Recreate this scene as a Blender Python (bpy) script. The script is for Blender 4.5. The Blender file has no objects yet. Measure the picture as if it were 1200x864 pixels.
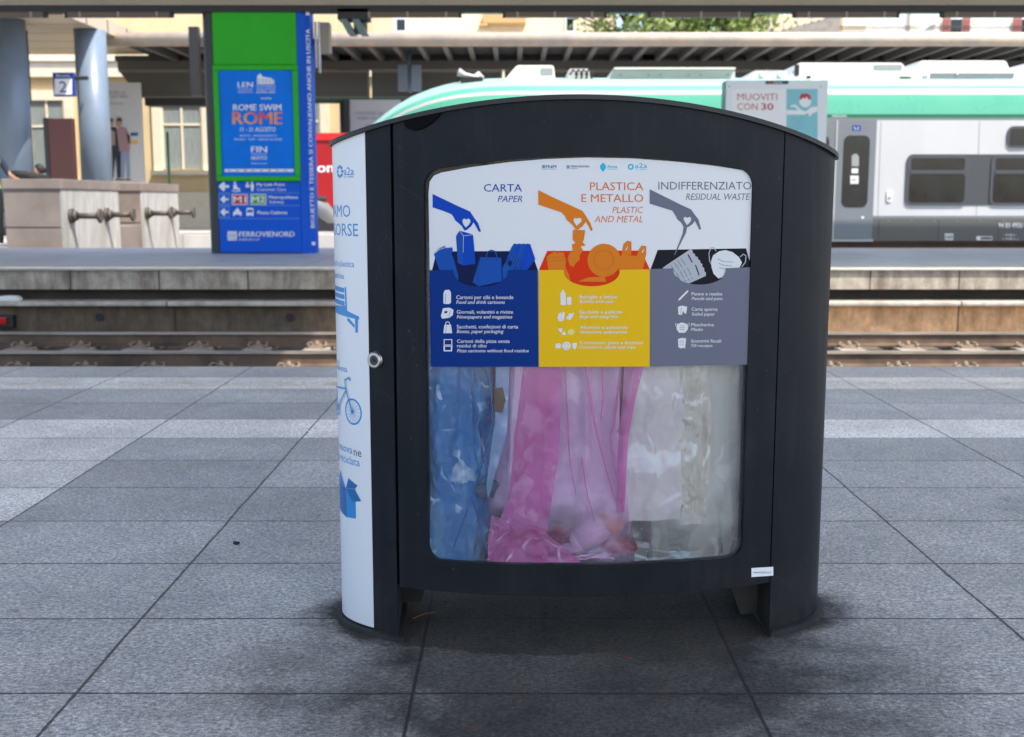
import bpy, bmesh, math, random
from mathutils import Vector, Matrix, noise

random.seed(7)
C = bpy.context.scene.collection
SC = bpy.context.scene
R = math.radians

# ------------------------------------------------------------------ camera, sky, sun, exposure
FPX, PITCH, EYE = 1346.0, R(8.3), 1.2          # focal length in photo pixels, downward pitch, eye height
cam_d = bpy.data.cameras.new('camera')
cam = bpy.data.objects.new('camera', cam_d)
C.objects.link(cam)
cam.location = (0, 0, EYE)
cam.rotation_euler = (R(90) - PITCH, 0, 0)
cam_d.sensor_width = 36
cam_d.lens = 36 * FPX / 1200
cam_d.clip_start, cam_d.clip_end = 0.05, 1000
cam_d.dof.use_dof = True
cam_d.dof.focus_distance = 3.05
cam_d.dof.aperture_fstop = 5.0
SC.camera = cam

SUN_EL, SUN_AZ = 58.0, 45.0                    # elevation; degrees the light leans away from the viewer while travelling left
w = bpy.data.worlds.new('World')
SC.world = w
w.use_nodes = True
nt = w.node_tree
sky = nt.nodes.new('ShaderNodeTexSky')
sky.sky_type = 'NISHITA'
sky.sun_disc = False
sky.sun_elevation = R(SUN_EL)
sky.sun_rotation = R(135)
sky.air_density, sky.dust_density, sky.ozone_density = 1.0, 2.0, 1.0
bg = nt.nodes['Background']
bg.inputs['Strength'].default_value = 0.15
nt.links.new(sky.outputs[0], bg.inputs[0])
sl = bpy.data.lights.new('sun', 'SUN')
sl.energy = 3.2
sl.angle = R(0.5)
sl.color = (1.0, 0.93, 0.82)
sun = bpy.data.objects.new('sun', sl)
C.objects.link(sun)
tr = Vector((-math.cos(R(SUN_EL)) * math.cos(R(SUN_AZ)), math.cos(R(SUN_EL)) * math.sin(R(SUN_AZ)), -math.sin(R(SUN_EL))))
sun.rotation_euler = tr.to_track_quat('-Z', 'Y').to_euler()
sun.location = (20, -10, 30)
SC.view_settings.view_transform = 'Standard'
SC.view_settings.look = 'None'
SC.view_settings.gamma = 1
SC.view_settings.exposure = 1.25
SC.cycles.use_denoising = True
SC.cycles.max_bounces = 10
SC.cycles.diffuse_bounces = 5
SC.cycles.transparent_max_bounces = 24
SC.cycles.use_fast_gi = False
SC.cycles.sample_clamp_indirect = 8

# ------------------------------------------------------------------ helpers: placing
_c, _s = math.cos(PITCH), math.sin(PITCH)


def ray(px, py):
    a, b = (px - 600) / FPX, -(py - 432) / FPX
    return Vector((a, _c + b * _s, -_s + b * _c))


def W(px, py, Y):
    """real-world point that lies Y metres ahead of the viewer"""
    d = ray(px, py)
    return Vector((0, 0, EYE)) + d * (Y / d.y)


def rect(x0, x1, y0, y1, Y):
    """world x0,x1,z0,z1 of an upright rectangle standing Y metres ahead"""
    m = (y0 + y1) / 2
    za, zb = sorted((W(600, y1, Y).z, W(600, y0, Y).z))
    return W(x0, m, Y).x, W(x1, m, Y).x, za, zb


# ------------------------------------------------------------------ helpers: materials
def lin(c):
    c = c / 255
    return c / 12.92 if c <= 0.04045 else ((c + 0.055) / 1.055) ** 2.4


def srgb(r, g, b, k=1.0):
    return (lin(r) * k, lin(g) * k, lin(b) * k, 1)


def mat(name, col, rough=0.5, metal=0.0, var=0.0, scale=3.0, bump=0.0, bscale=60.0, spec=0.5, stretch=None, dirt=None):
    m = bpy.data.materials.new(name)
    m.use_nodes = True
    n, l = m.node_tree.nodes, m.node_tree.links
    p = n['Principled BSDF']
    if len(col) == 3:
        col = (*col, 1)
    p.inputs['Base Color'].default_value = col
    p.inputs['Roughness'].default_value = rough
    p.inputs['Metallic'].default_value = metal
    p.inputs['Specular IOR Level'].default_value = spec
    tc = n.new('ShaderNodeTexCoord')
    src = tc.outputs['Object']
    if stretch:
        mp = n.new('ShaderNodeMapping')
        mp.inputs['Scale'].default_value = stretch
        l.new(src, mp.inputs[0])
        src = mp.outputs[0]
    if var:
        t = n.new('ShaderNodeTexNoise')
        t.inputs['Scale'].default_value = scale
        t.inputs['Detail'].default_value = 6
        t.inputs['Roughness'].default_value = 0.65
        l.new(src, t.inputs[0])
        mr = n.new('ShaderNodeMapRange')
        mr.inputs[1].default_value, mr.inputs[2].default_value = 0.3, 0.7
        mr.inputs[3].default_value, mr.inputs[4].default_value = 1 - var, 1 + var
        l.new(t.outputs[0], mr.inputs[0])
        mx = n.new('ShaderNodeMix')
        mx.data_type = 'RGBA'
        mx.blend_type = 'MULTIPLY'
        mx.inputs[0].default_value = 1
        mx.inputs[6].default_value = col
        l.new(mr.outputs[0], mx.inputs[7])
        out = mx.outputs[2]
        if dirt:
            t2 = n.new('ShaderNodeTexNoise')
            t2.inputs['Scale'].default_value = scale * 0.45
            t2.inputs['Detail'].default_value = 8
            l.new(src, t2.inputs[0])
            m2 = n.new('ShaderNodeMapRange')
            m2.inputs[1].default_value, m2.inputs[2].default_value = 0.48, 0.68
            m2.inputs[3].default_value, m2.inputs[4].default_value = 0, 0.8
            l.new(t2.outputs[0], m2.inputs[0])
            mx2 = n.new('ShaderNodeMix')
            mx2.data_type = 'RGBA'
            l.new(m2.outputs[0], mx2.inputs[0])
            l.new(out, mx2.inputs[6])
            mx2.inputs[7].default_value = (*dirt, 1)
            out = mx2.outputs[2]
        l.new(out, p.inputs['Base Color'])
        rr = n.new('ShaderNodeMapRange')
        rr.inputs[1].default_value, rr.inputs[2].default_value = 0.3, 0.7
        rr.inputs[3].default_value, rr.inputs[4].default_value = max(0.03, rough - 0.08), min(1, rough + 0.08)
        l.new(t.outputs[0], rr.inputs[0])
        l.new(rr.outputs[0], p.inputs['Roughness'])
    if bump:
        t = n.new('ShaderNodeTexNoise')
        t.inputs['Scale'].default_value = bscale
        t.inputs['Detail'].default_value = 4
        l.new(src, t.inputs[0])
        b = n.new('ShaderNodeBump')
        b.inputs['Strength'].default_value = bump
        b.inputs['Distance'].default_value = 0.01
        l.new(t.outputs[0], b.inputs['Height'])
        l.new(b.outputs[0], p.inputs['Normal'])
    return m


class Graph:
    """small node-building helper for the bigger materials"""

    def __init__(self, name):
        self.m = bpy.data.materials.new(name)
        self.m.use_nodes = True
        self.n, self.l = self.m.node_tree.nodes, self.m.node_tree.links
        self.p = self.n['Principled BSDF']

    def node(self, typ, ins=None, **kw):
        o = self.n.new(typ)
        for k, v in kw.items():
            setattr(o, k, v)
        for k, v in (ins or {}).items():
            self.put(o.inputs[k], v)
        return o

    def put(self, sock, v):
        if hasattr(v, 'is_linked') and hasattr(v, 'node'):
            self.l.new(v, sock)
        else:
            sock.default_value = v

    def math(self, op, a, b=0.0, c=None):
        o = self.n.new('ShaderNodeMath')
        o.operation = op
        self.put(o.inputs[0], a)
        self.put(o.inputs[1], b)
        if c is not None:
            self.put(o.inputs[2], c)
        return o.outputs[0]

    def noise(self, vec, scale, detail=4, rough=0.6, dist=0.0):
        o = self.node('ShaderNodeTexNoise', {'Vector': vec, 'Scale': scale, 'Detail': detail, 'Roughness': rough, 'Distortion': dist})
        return o.outputs[0]

    def remap(self, v, a, b, c, d):
        o = self.node('ShaderNodeMapRange', {0: v, 1: a, 2: b, 3: c, 4: d})
        return o.outputs[0]

    def mix(self, f, a, b, blend='MIX'):
        o = self.node('ShaderNodeMix', data_type='RGBA', blend_type=blend)
        self.put(o.inputs[0], f)
        self.put(o.inputs[6], a)
        self.put(o.inputs[7], b)
        return o.outputs[2]

    def band(self, v, lo, hi):
        return self.math('MULTIPLY', self.math('GREATER_THAN', v, lo), self.math('LESS_THAN', v, hi))


# ------------------------------------------------------------------ helpers: meshes and objects
def link(o, parent=None):
    C.objects.link(o)
    if parent is not None:
        o.parent = parent
    return o


def tag(o, label=None, cat=None, group=None, kind=None):
    if label: o['label'] = label
    if cat: o['category'] = cat
    if group: o['group'] = group
    if kind: o['kind'] = kind
    return o


def empty(name, loc=(0, 0, 0), rz=0, label=None, cat=None, group=None):
    o = bpy.data.objects.new(name, None)
    o.empty_display_size = 0.1
    link(o)
    o.location = loc
    o.rotation_euler = (0, 0, rz)
    return tag(o, label, cat, group)


def copy_tree(o, parent=None):
    kids = list(o.children)
    c = o.copy()
    C.objects.link(c)
    if parent is not None:
        c.parent = parent
    for k in kids:
        copy_tree(k, c)
    return c


class MB:
    def __init__(self):
        self.bm = bmesh.new()

    def quad(self, pts, mi=0):
        f = self.bm.faces.new([self.bm.verts.new(p) for p in pts])
        f.material_index = mi
        return f

    def box(self, x0, x1, y0, y1, z0, z1, mi=0, bevel=0.0):
        if x0 > x1: x0, x1 = x1, x0
        if y0 > y1: y0, y1 = y1, y0
        if z0 > z1: z0, z1 = z1, z0
        v = [self.bm.verts.new(p) for p in ((x0, y0, z0), (x1, y0, z0), (x1, y1, z0), (x0, y1, z0), (x0, y0, z1), (x1, y0, z1), (x1, y1, z1), (x0, y1, z1))]
        fs = []
        for q in ((0, 3, 2, 1), (4, 5, 6, 7), (0, 1, 5, 4), (1, 2, 6, 5), (2, 3, 7, 6), (3, 0, 4, 7)):
            f = self.bm.faces.new([v[i] for i in q])
            f.material_index = mi
            fs.append(f)
        if bevel:
            es = list({e for f in fs for e in f.edges})
            r = bmesh.ops.bevel(self.bm, geom=es, offset=bevel, segments=2, profile=0.6, affect='EDGES')
            for f in r['faces']:
                f.material_index = mi
        return self

    def tube(self, p0, p1, r0, r1=None, n=16, mi=0, caps=True):
        r1 = r0 if r1 is None else r1
        p0, p1 = Vector(p0), Vector(p1)
        d = (p1 - p0).normalized()
        a = d.orthogonal().normalized()
        b = d.cross(a)
        ra = [self.bm.verts.new(p0 + (a * math.cos(t) + b * math.sin(t)) * r0) for t in [2 * math.pi * i / n for i in range(n)]]
        rb = [self.bm.verts.new(p1 + (a * math.cos(t) + b * math.sin(t)) * r1) for t in [2 * math.pi * i / n for i in range(n)]]
        for i in range(n):
            j = (i + 1) % n
            f = self.bm.faces.new((ra[i], ra[j], rb[j], rb[i]))
            f.material_index = mi
            f.smooth = True
        if caps:
            self.bm.faces.new(ra[::-1]).material_index = mi
            self.bm.faces.new(rb).material_index = mi
        return self

    def path(self, pts, r, n=8, mi=0):
        """round bar along a polyline, one continuous skin"""
        pts = [Vector(p) for p in pts]
        rings = []
        up = None
        for i, p in enumerate(pts):
            d = (pts[min(i + 1, len(pts) - 1)] - pts[max(i - 1, 0)]).normalized()
            a = d.orthogonal().normalized() if up is None else (up - d * up.dot(d)).normalized()
            up = a
            b = d.cross(a)
            rr = r[i] if isinstance(r, (list, tuple)) else r
            rings.append([self.bm.verts.new(p + (a * math.cos(2 * math.pi * k / n) + b * math.sin(2 * math.pi * k / n)) * rr) for k in range(n)])
        for q, t in zip(rings, rings[1:]):
            for k in range(n):
                f = self.bm.faces.new((q[k], q[(k + 1) % n], t[(k + 1) % n], t[k]))
                f.smooth = True
                f.material_index = mi
        self.bm.faces.new(rings[0][::-1]).material_index = mi
        self.bm.faces.new(rings[-1]).material_index = mi
        return self

    def prism(self, poly, axis, a, b, mi=0):
        """extrude a 2D outline along an axis ('x': outline is (y,z); 'y': (x,z); 'z': (x,y))"""
        def P(u, v, t):
            return {'x': (t, u, v), 'y': (u, t, v), 'z': (u, v, t)}[axis]
        lo = [self.bm.verts.new(P(u, v, a)) for u, v in poly]
        hi = [self.bm.verts.new(P(u, v, b)) for u, v in poly]
        fs = [self.bm.faces.new(lo[::-1]), self.bm.faces.new(hi)]
        for i in range(len(poly)):
            j = (i + 1) % len(poly)
            fs.append(self.bm.faces.new((lo[i], lo[j], hi[j], hi[i])))
        for f in fs:
            f.material_index = mi
        return self

    def lathe(self, prof, cx, cy, n=24, mi=0, smooth=True):
        rings = [[self.bm.verts.new((cx + r * math.cos(2 * math.pi * k / n), cy + r * math.sin(2 * math.pi * k / n), z)) for k in range(n)] for r, z in prof]
        for q, t in zip(rings, rings[1:]):
            for k in range(n):
                f = self.bm.faces.new((q[k], q[(k + 1) % n], t[(k + 1) % n], t[k]))
                f.smooth = smooth
                f.material_index = mi
        self.bm.faces.new(rings[0][::-1]).material_index = mi
        self.bm.faces.new(rings[-1]).material_index = mi
        return self

    def build(self, name, mats, parent=None, loc=None, normals=True):
        me = bpy.data.meshes.new(name)
        if normals:
            bmesh.ops.recalc_face_normals(self.bm, faces=self.bm.faces)
        self.bm.to_mesh(me)
        self.bm.free()
        for m in (mats if isinstance(mats, (list, tuple)) else [mats]):
            me.materials.append(m)
        o = bpy.data.objects.new(name, me)
        link(o, parent)
        if loc: o.location = loc
        return o


# ------------------------------------------------------------------ helpers: flat graphics (printed sheets, lettering)
def _curve_mesh(cu):
    o = bpy.data.objects.new('tmp', cu)
    C.objects.link(o)
    dg = bpy.context.evaluated_depsgraph_get()
    me = bpy.data.meshes.new_from_object(o.evaluated_get(dg))
    vs = [(v.co.x, v.co.y) for v in me.vertices]
    fs = [tuple(p.vertices) for p in me.polygons]
    bpy.data.objects.remove(o)
    bpy.data.meshes.remove(me)
    return vs, fs


def fill(loops):
    cu = bpy.data.curves.new('tmp', 'CURVE')
    cu.dimensions = '2D'
    cu.fill_mode = 'BOTH'
    for lp in loops:
        sp = cu.splines.new('POLY')
        sp.points.add(len(lp) - 1)
        for q, (x, y) in zip(sp.points, lp):
            q.co = (x, y, 0, 1)
        sp.use_cyclic_u = True
    r = _curve_mesh(cu)
    bpy.data.curves.remove(cu)
    return r


_tcache = {}


def text_mesh(s, shear=0.0, bold=0.0, res=3, spacing=1.0):
    k = (s, shear, bold, res, spacing)
    if k not in _tcache:
        cu = bpy.data.curves.new('tmp', 'FONT')
        cu.body = s
        cu.shear = shear
        cu.offset = bold
        cu.resolution_u = res
        cu.fill_mode = 'BOTH'
        cu.space_character = spacing
        _tcache[k] = _curve_mesh(cu)
        bpy.data.curves.remove(cu)
    return _tcache[k]


_v, _ = text_mesh('H')
CAP = max(y for x, y in _v)


def densify(vs, fs, maxlen, zoff):
    """split long edges so that a sheet can follow a curved surface (shared edges split alike)"""
    vs = list(vs)
    tris = []
    for f in fs:
        for i in range(1, len(f) - 1): tris.append((f[0], f[i], f[i + 1]))
    for _ in range(8):
        mid, out, n0 = {}, [], len(vs)
        def m(a, c):
            k = (min(a, c), max(a, c))
            if k not in mid:
                if math.dist(vs[a], vs[c]) <= maxlen: mid[k] = None
                else:
                    mid[k] = len(vs)
                    vs.append(((vs[a][0] + vs[c][0]) / 2, (vs[a][1] + vs[c][1]) / 2))
            return mid[k]
        for a, c, d in tris:
            p, q, r = m(a, c), m(c, d), m(d, a)
            k = (p is not None) + (q is not None) + (r is not None)
            if k == 0: out.append((a, c, d))
            elif k == 3: out += [(a, p, r), (p, c, q), (r, q, d), (p, q, r)]
            else:
                while not (p is not None and (k == 1 or r is None)):
                    a, c, d, p, q, r = c, d, a, q, r, p
                if k == 1: out += [(a, p, d), (p, c, d)]
                else: out += [(p, c, q), (a, p, q), (a, q, d)]
        tris = out
        if len(vs) == n0: break
    return vs, tris


class Sheet:
    """a printed sheet: flat areas and lettering in layers, bent onto any surface by a mapping function"""

    def __init__(self, mapf, base=0.0, step=0.0004, maxlen=12.0, ydown=True):
        self.mapf, self.base, self.step, self.maxlen, self.ydown = mapf, base, step, maxlen, ydown
        self.V, self.Fs, self.MI, self.mats = [], [], [], []

    def _add(self, vs, fs, m, layer):
        vs, fs = densify(vs, fs, self.maxlen, 0)
        if m not in self.mats: self.mats.append(m)
        k = len(self.V)
        off = self.base + layer * self.step
        self.V += [self.mapf(u, v, off) for u, v in vs]
        self.Fs += [tuple(i + k for i in f) for f in fs]
        self.MI += [self.mats.index(m)] * len(fs)

    def poly(self, pts, m, layer=0, holes=()):
        self._add(*fill([pts, *holes]), m, layer)
        return self

    def rect(self, x0, x1, y0, y1, m, layer=0):
        return self.poly([(x0, y0), (x1, y0), (x1, y1), (x0, y1)], m, layer)

    def oval(self, cx, cy, rx, ry, m, layer=0, n=28, hole=0.0):
        o = [(cx + rx * math.cos(2 * math.pi * i / n), cy + ry * math.sin(2 * math.pi * i / n)) for i in range(n)]
        h = [[(cx + hole * rx * math.cos(2 * math.pi * i / n), cy + hole * ry * math.sin(2 * math.pi * i / n)) for i in range(n)]] if hole else []
        return self.poly(o, m, layer, h)

    def line(self, pts, wd, m, layer=0):
        L, Rr = [], []
        P = [Vector(p) for p in pts]
        for i, p in enumerate(P):
            d0 = (P[i] - P[i - 1]).normalized() if i else (P[1] - P[0]).normalized()
            d1 = (P[i + 1] - P[i]).normalized() if i + 1 < len(P) else d0
            t = (d0 + d1)
            t = d0 if t.length < 1e-6 else t.normalized()
            nn = Vector((-t.y, t.x))
            k = wd / 2 / max(0.5, nn.dot(Vector((-d0.y, d0.x))))
            L.append(p + nn * k)
            Rr.append(p - nn * k)
        vs = [tuple(p) for p in L] + [tuple(p) for p in Rr]
        n = len(P)
        self._add(vs, [(i, i + 1, n + i + 1, n + i) for i in range(n - 1)], m, layer)
        return self

    def text(self, s, x0, x1, yc, yb, m, layer=1, it=False, bold=0.0, res=2, vert=False, align='r'):
        """lettering fitted between x0 and x1 with cap line yc and base line yb; x0 or x1 None keeps natural width"""
        vs, fs = text_mesh(s, 0.22 if it else 0.0, min(bold, 0.0), res)
        a, b = min(v[0] for v in vs), max(v[0] for v in vs)
        h = abs(yb - yc) / CAP
        wd = (b - a) * h
        if x0 is None: x0 = x1 - wd
        if x1 is None: x1 = x0 + wd
        sx = (x1 - x0) / (b - a)
        sgn = -1 if self.ydown else 1
        out = [(x0 + (x - a) * sx, yb + sgn * y * h) for x, y in vs]
        self._add(out, fs, m, layer)
        if bold > 0:
            d = min(bold, 0.035) * 0.8 * h
            for k, q in ((0.15, -d), (0.3, d)):
                self._add([(x + q, y) for x, y in out], fs, m, layer + k)
        return self

    def vtext(self, s, xl, xr, ybot, ytop, m, layer=1, bold=0.0):
        """lettering that reads upwards: base line at xr, cap line at xl, from ybot up to ytop (y down)"""
        vs, fs = text_mesh(s, 0, 0.0, 2)
        a, b = min(v[0] for v in vs), max(v[0] for v in vs)
        h = (xr - xl) / CAP
        k = (ybot - ytop) / (b - a)
        for i, q in enumerate((0, -bold, bold) if bold else (0,)):
            self._add([(xr - y * h, ybot - (x - a) * k + q * h) for x, y in vs], fs, m, layer + i * 0.15)
        return self

    def build(self, name, parent=None):
        me = bpy.data.meshes.new(name)
        me.from_pydata([tuple(v) for v in self.V], [], self.Fs)
        for m in self.mats: me.materials.append(m)
        me.polygons.foreach_set('material_index', self.MI)
        me.update()
        o = bpy.data.objects.new(name, me)
        return link(o, parent)


def onto(Y, parent=None):
    off = parent.matrix_basis.translation.copy() if parent is not None else Vector()
    return lambda u, v, o: W(u, v, Y) - Vector((0, o, 0)) - off


def tri(x, k=1.0):
    return (x[0] * k, x[1] * k, x[2] * k)


# ------------------------------------------------------------------ materials
M = {}
g = Graph('anthracite_paint')
tc = g.node('ShaderNodeTexCoord').outputs['Object']
sz = g.node('ShaderNodeSeparateXYZ', {0: tc}).outputs[2]
streak = g.noise(g.node('ShaderNodeMapping', {'Vector': tc, 'Scale': (14, 14, 0.7)}).outputs[0], 2.2, 6, 0.7)
blotch = g.noise(tc, 6, 7, 0.7)
c = g.mix(g.remap(blotch, 0.35, 0.7, 0, 1), (0.0085, 0.0115, 0.0155, 1), (0.013, 0.016, 0.02, 1))
c = g.mix(g.math('MULTIPLY', g.remap(streak, 0.5, 0.72, 0, 0.5), g.remap(blotch, 0.4, 0.6, 0.2, 1)), c, (0.03, 0.031, 0.032, 1))
low = g.math('MULTIPLY', g.remap(sz, 0.02, 0.3, 0.55, 0.0), g.remap(g.noise(tc, 11, 6, 0.7), 0.35, 0.65, 0.2, 1))
c = g.mix(low, c, (0.04, 0.036, 0.031, 1))
speck = g.remap(g.noise(tc, 120, 2, 0.5), 0.735, 0.75, 0, 0.5)
c = g.mix(speck, c, (0.09, 0.09, 0.09, 1))
scr = g.node('ShaderNodeTexVoronoi', {'Vector': g.node('ShaderNodeMapping', {'Vector': tc, 'Scale': (9, 9, 2.2), 'Rotation': (0.3, 0.5, 0)}).outputs[0], 'Scale': 1.6}, feature='DISTANCE_TO_EDGE').outputs['Distance']
scf = g.math('MULTIPLY', g.remap(scr, 0.0, 0.006, 0.5, 0), g.remap(g.noise(tc, 3.1, 3), 0.56, 0.62, 0, 1))
c = g.mix(scf, c, (0.05, 0.052, 0.056, 1))
g.put(g.p.inputs['Base Color'], c)
g.p.inputs['Specular IOR Level'].default_value = 0.14
g.put(g.p.inputs['Roughness'], g.remap(streak, 0.3, 0.7, 0.36, 0.5))
g.put(g.p.inputs['Normal'], g.node('ShaderNodeBump', {'Height': g.noise(tc, 700, 2), 'Strength': 0.05, 'Distance': 0.01}).outputs[0])
M['anthracite'] = g.m
M['black_plate'] = mat('black_plate', (0.008, 0.009, 0.011), 0.45, var=0.2, scale=6)
M['dirty_black'] = mat('dirty_black', (0.016, 0.016, 0.017), 0.65, var=0.35, scale=14, dirt=(0.05, 0.043, 0.035), bump=0.2, bscale=80)
M['inner_metal'] = mat('inner_metal', (0.05, 0.052, 0.055), 0.5, 0.3, var=0.3, scale=9)
M['steel'] = mat('brushed_steel', (0.55, 0.54, 0.52), 0.28, 1.0)
M['dark_metal'] = mat('dark_metal', (0.03, 0.03, 0.032), 0.5, 0.4)
M['concrete'] = mat('concrete', (0.24, 0.22, 0.19), 0.9, var=0.3, scale=3, bump=0.3, bscale=40)
M['roof_dark'] = mat('roof_underside', (0.05, 0.05, 0.05), 0.7, var=0.15)
M['beam_beige'] = mat('beam_beige', (0.34, 0.29, 0.23), 0.6, var=0.1, scale=1)
M['beam_dark'] = mat('beam_dark', (0.02, 0.022, 0.025), 0.6)
M['fixture_brown'] = mat('fixture_brown', (0.13, 0.09, 0.07), 0.5)
M['teal_metal'] = mat('teal_metal', (0.12, 0.2, 0.2), 0.4)
M['white_paint'] = mat('white_paint', (0.78, 0.78, 0.77), 0.4)
M['glass_dark'] = mat('dark_window_glass', (0.012, 0.015, 0.018), 0.05, spec=0.45, var=0.5, scale=1.5)
M['rubber'] = mat('rubber', (0.02, 0.02, 0.02), 0.7)


def flat(name, r, g, b, k=1.0, rough=0.4):
    return mat(name, srgb(r, g, b, k), rough)


# ---- granite paving with stack-bonded slabs
TX, TY, X0, Y0 = 0.83, 0.513, -1.075, 2.683
g = Graph('granite_paving')
tc = g.node('ShaderNodeTexCoord').outputs['Object']
sep = g.node('ShaderNodeSeparateXYZ', {0: tc})
x, y = sep.outputs[0], sep.outputs[1]
wob = g.remap(g.noise(tc, 2.0, 2), 0.3, 0.7, -0.003, 0.003)
u = g.math('DIVIDE', g.math('SUBTRACT', g.math('ADD', x, wob), X0), TX)
v = g.math('DIVIDE', g.math('SUBTRACT', g.math('ADD', y, wob), Y0), TY)
iu, iv = g.math('FLOOR', u), g.math('FLOOR', v)
du = g.math('MULTIPLY', g.math('SUBTRACT', 0.5, g.math('ABSOLUTE', g.math('SUBTRACT', g.math('FRACT', u), 0.5))), TX)
dv = g.math('MULTIPLY', g.math('SUBTRACT', 0.5, g.math('ABSOLUTE', g.math('SUBTRACT', g.math('FRACT', v), 0.5))), TY)
dj = g.math('MINIMUM', du, dv)
chip = g.remap(g.noise(tc, 28, 4, 0.7), 0.35, 0.75, 0.0, 0.0045)
joint = g.math('SUBTRACT', 1.0, g.node('ShaderNodeMapRange', {0: g.math('SUBTRACT', dj, chip), 1: 0.0012, 2: 0.0036, 3: 0, 4: 1}).outputs[0])
cell = g.node('ShaderNodeCombineXYZ', {0: iu, 1: iv, 2: 0.0}).outputs[0]
wn = g.node('ShaderNodeTexWhiteNoise', {'Vector': cell}, noise_dimensions='3D')
fine = g.math('ADD', g.math('MULTIPLY', g.noise(tc, 210, 3, 0.7), 0.5), g.math('MULTIPLY', g.noise(tc, 85, 3, 0.65), 0.5))
mapn = g.node('ShaderNodeMapping', {'Vector': tc, 'Scale': (22, 60, 1)})
# per-slab turn of the grain
grain = g.noise(g.node('ShaderNodeVectorMath', {0: mapn.outputs[0], 1: wn.outputs['Color']}, operation='ADD').outputs[0], 2.2, 5, 0.75, 0.5)
cloud = g.noise(tc, 1.6, 5, 0.6)
lum = g.math('MULTIPLY', g.remap(wn.outputs[0], 0, 1, 0.92, 1.07), g.remap(cloud, 0.3, 0.7, 0.78, 1.2))
lum = g.math('MULTIPLY', lum, g.remap(fine, 0.38, 0.62, 0.42, 1.58))
fleck = g.node('ShaderNodeTexVoronoi', {'Vector': g.node('ShaderNodeMapping', {'Vector': tc, 'Scale': (1, 1.7, 1)}).outputs[0], 'Scale': 95.0})
lum = g.math('MULTIPLY', lum, g.remap(g.node('ShaderNodeSeparateXYZ', {0: fleck.outputs['Color']}).outputs[1], 0.0, 1.0, 0.72, 1.28))
lum = g.math('MULTIPLY', lum, g.remap(grain, 0.3, 0.7, 0.7, 1.3))
vy = g.math('DIVIDE', g.math('SUBTRACT', y, Y0), TY)
base = g.mix(g.remap(g.noise(tc, 5, 3), 0.35, 0.65, 0, 1), (0.405, 0.40, 0.38, 1), (0.455, 0.437, 0.40, 1))
lightstone = (0.80, 0.75, 0.67, 1)
row_a = g.band(iv, 5.5, 6.5)
row_b = g.math('MULTIPLY', g.band(iv, 8.5, 9.5), 0.75)
field = g.math('MULTIPLY', g.math('MULTIPLY', g.math('LESS_THAN', iu, -1.5), g.band(iv, 2.5, 6.5)), 0.85)
lightf = g.math('MAXIMUM', g.math('MAXIMUM', row_a, row_b), field)
base = g.mix(lightf, base, lightstone)
# worn yellow safety line along the edge row
yl = g.band(vy, 9.28, 9.62)
wear = g.remap(g.noise(g.node('ShaderNodeMapping', {'Vector': tc, 'Scale': (3, 9, 1)}).outputs[0], 2.4, 6, 0.7), 0.47, 0.62, 0, 0.8)
base = g.mix(g.math('MULTIPLY', yl, wear), base, (0.55, 0.38, 0.12, 1))
col = g.mix(1.0, base, lum, 'MULTIPLY')
# grime, spills and rust round the foot of the bin, its shade painted in too
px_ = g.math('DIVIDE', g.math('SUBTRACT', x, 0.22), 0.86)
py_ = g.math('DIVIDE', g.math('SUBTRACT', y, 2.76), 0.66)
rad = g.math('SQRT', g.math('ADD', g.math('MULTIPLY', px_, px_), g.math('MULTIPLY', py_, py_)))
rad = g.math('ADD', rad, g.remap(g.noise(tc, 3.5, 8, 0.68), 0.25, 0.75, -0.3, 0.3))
grime_shade = g.math('MULTIPLY', g.remap(rad, 0.55, 1.22, 0.95, 0.0), g.remap(g.noise(tc, 1.9, 4), 0.3, 0.7, 0.85, 1.0))
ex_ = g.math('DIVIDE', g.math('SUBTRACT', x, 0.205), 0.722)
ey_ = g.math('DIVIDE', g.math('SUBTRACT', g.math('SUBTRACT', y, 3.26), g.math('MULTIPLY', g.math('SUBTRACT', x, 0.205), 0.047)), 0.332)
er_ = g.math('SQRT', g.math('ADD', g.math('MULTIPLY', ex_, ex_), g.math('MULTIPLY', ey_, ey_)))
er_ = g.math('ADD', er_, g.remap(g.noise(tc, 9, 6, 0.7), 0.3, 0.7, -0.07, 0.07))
grime_shade = g.math('MAXIMUM', grime_shade, g.remap(er_, 1.0, 1.2, 0.94, 0.0))  # dirt and painted contact shade follow the outline of the base
col = g.mix(grime_shade, col, g.mix(1.0, (0.030, 0.029, 0.027, 1), g.remap(fine, 0.3, 0.7, 0.3, 1.7), 'MULTIPLY'))
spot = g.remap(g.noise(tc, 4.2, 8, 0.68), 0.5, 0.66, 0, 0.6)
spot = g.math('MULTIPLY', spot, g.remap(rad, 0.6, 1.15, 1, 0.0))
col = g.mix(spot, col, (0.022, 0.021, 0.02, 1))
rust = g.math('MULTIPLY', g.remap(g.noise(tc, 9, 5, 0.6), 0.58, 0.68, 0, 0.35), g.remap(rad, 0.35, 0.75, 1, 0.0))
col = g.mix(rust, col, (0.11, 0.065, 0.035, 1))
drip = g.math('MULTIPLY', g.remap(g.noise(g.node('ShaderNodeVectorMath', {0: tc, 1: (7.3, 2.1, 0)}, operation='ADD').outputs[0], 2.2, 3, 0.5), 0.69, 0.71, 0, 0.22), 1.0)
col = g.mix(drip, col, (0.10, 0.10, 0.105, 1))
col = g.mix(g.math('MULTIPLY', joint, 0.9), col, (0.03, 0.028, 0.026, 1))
gum = g.node('ShaderNodeTexVoronoi', {'Vector': tc, 'Scale': 2.3, 'Randomness': 1.0})
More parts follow.
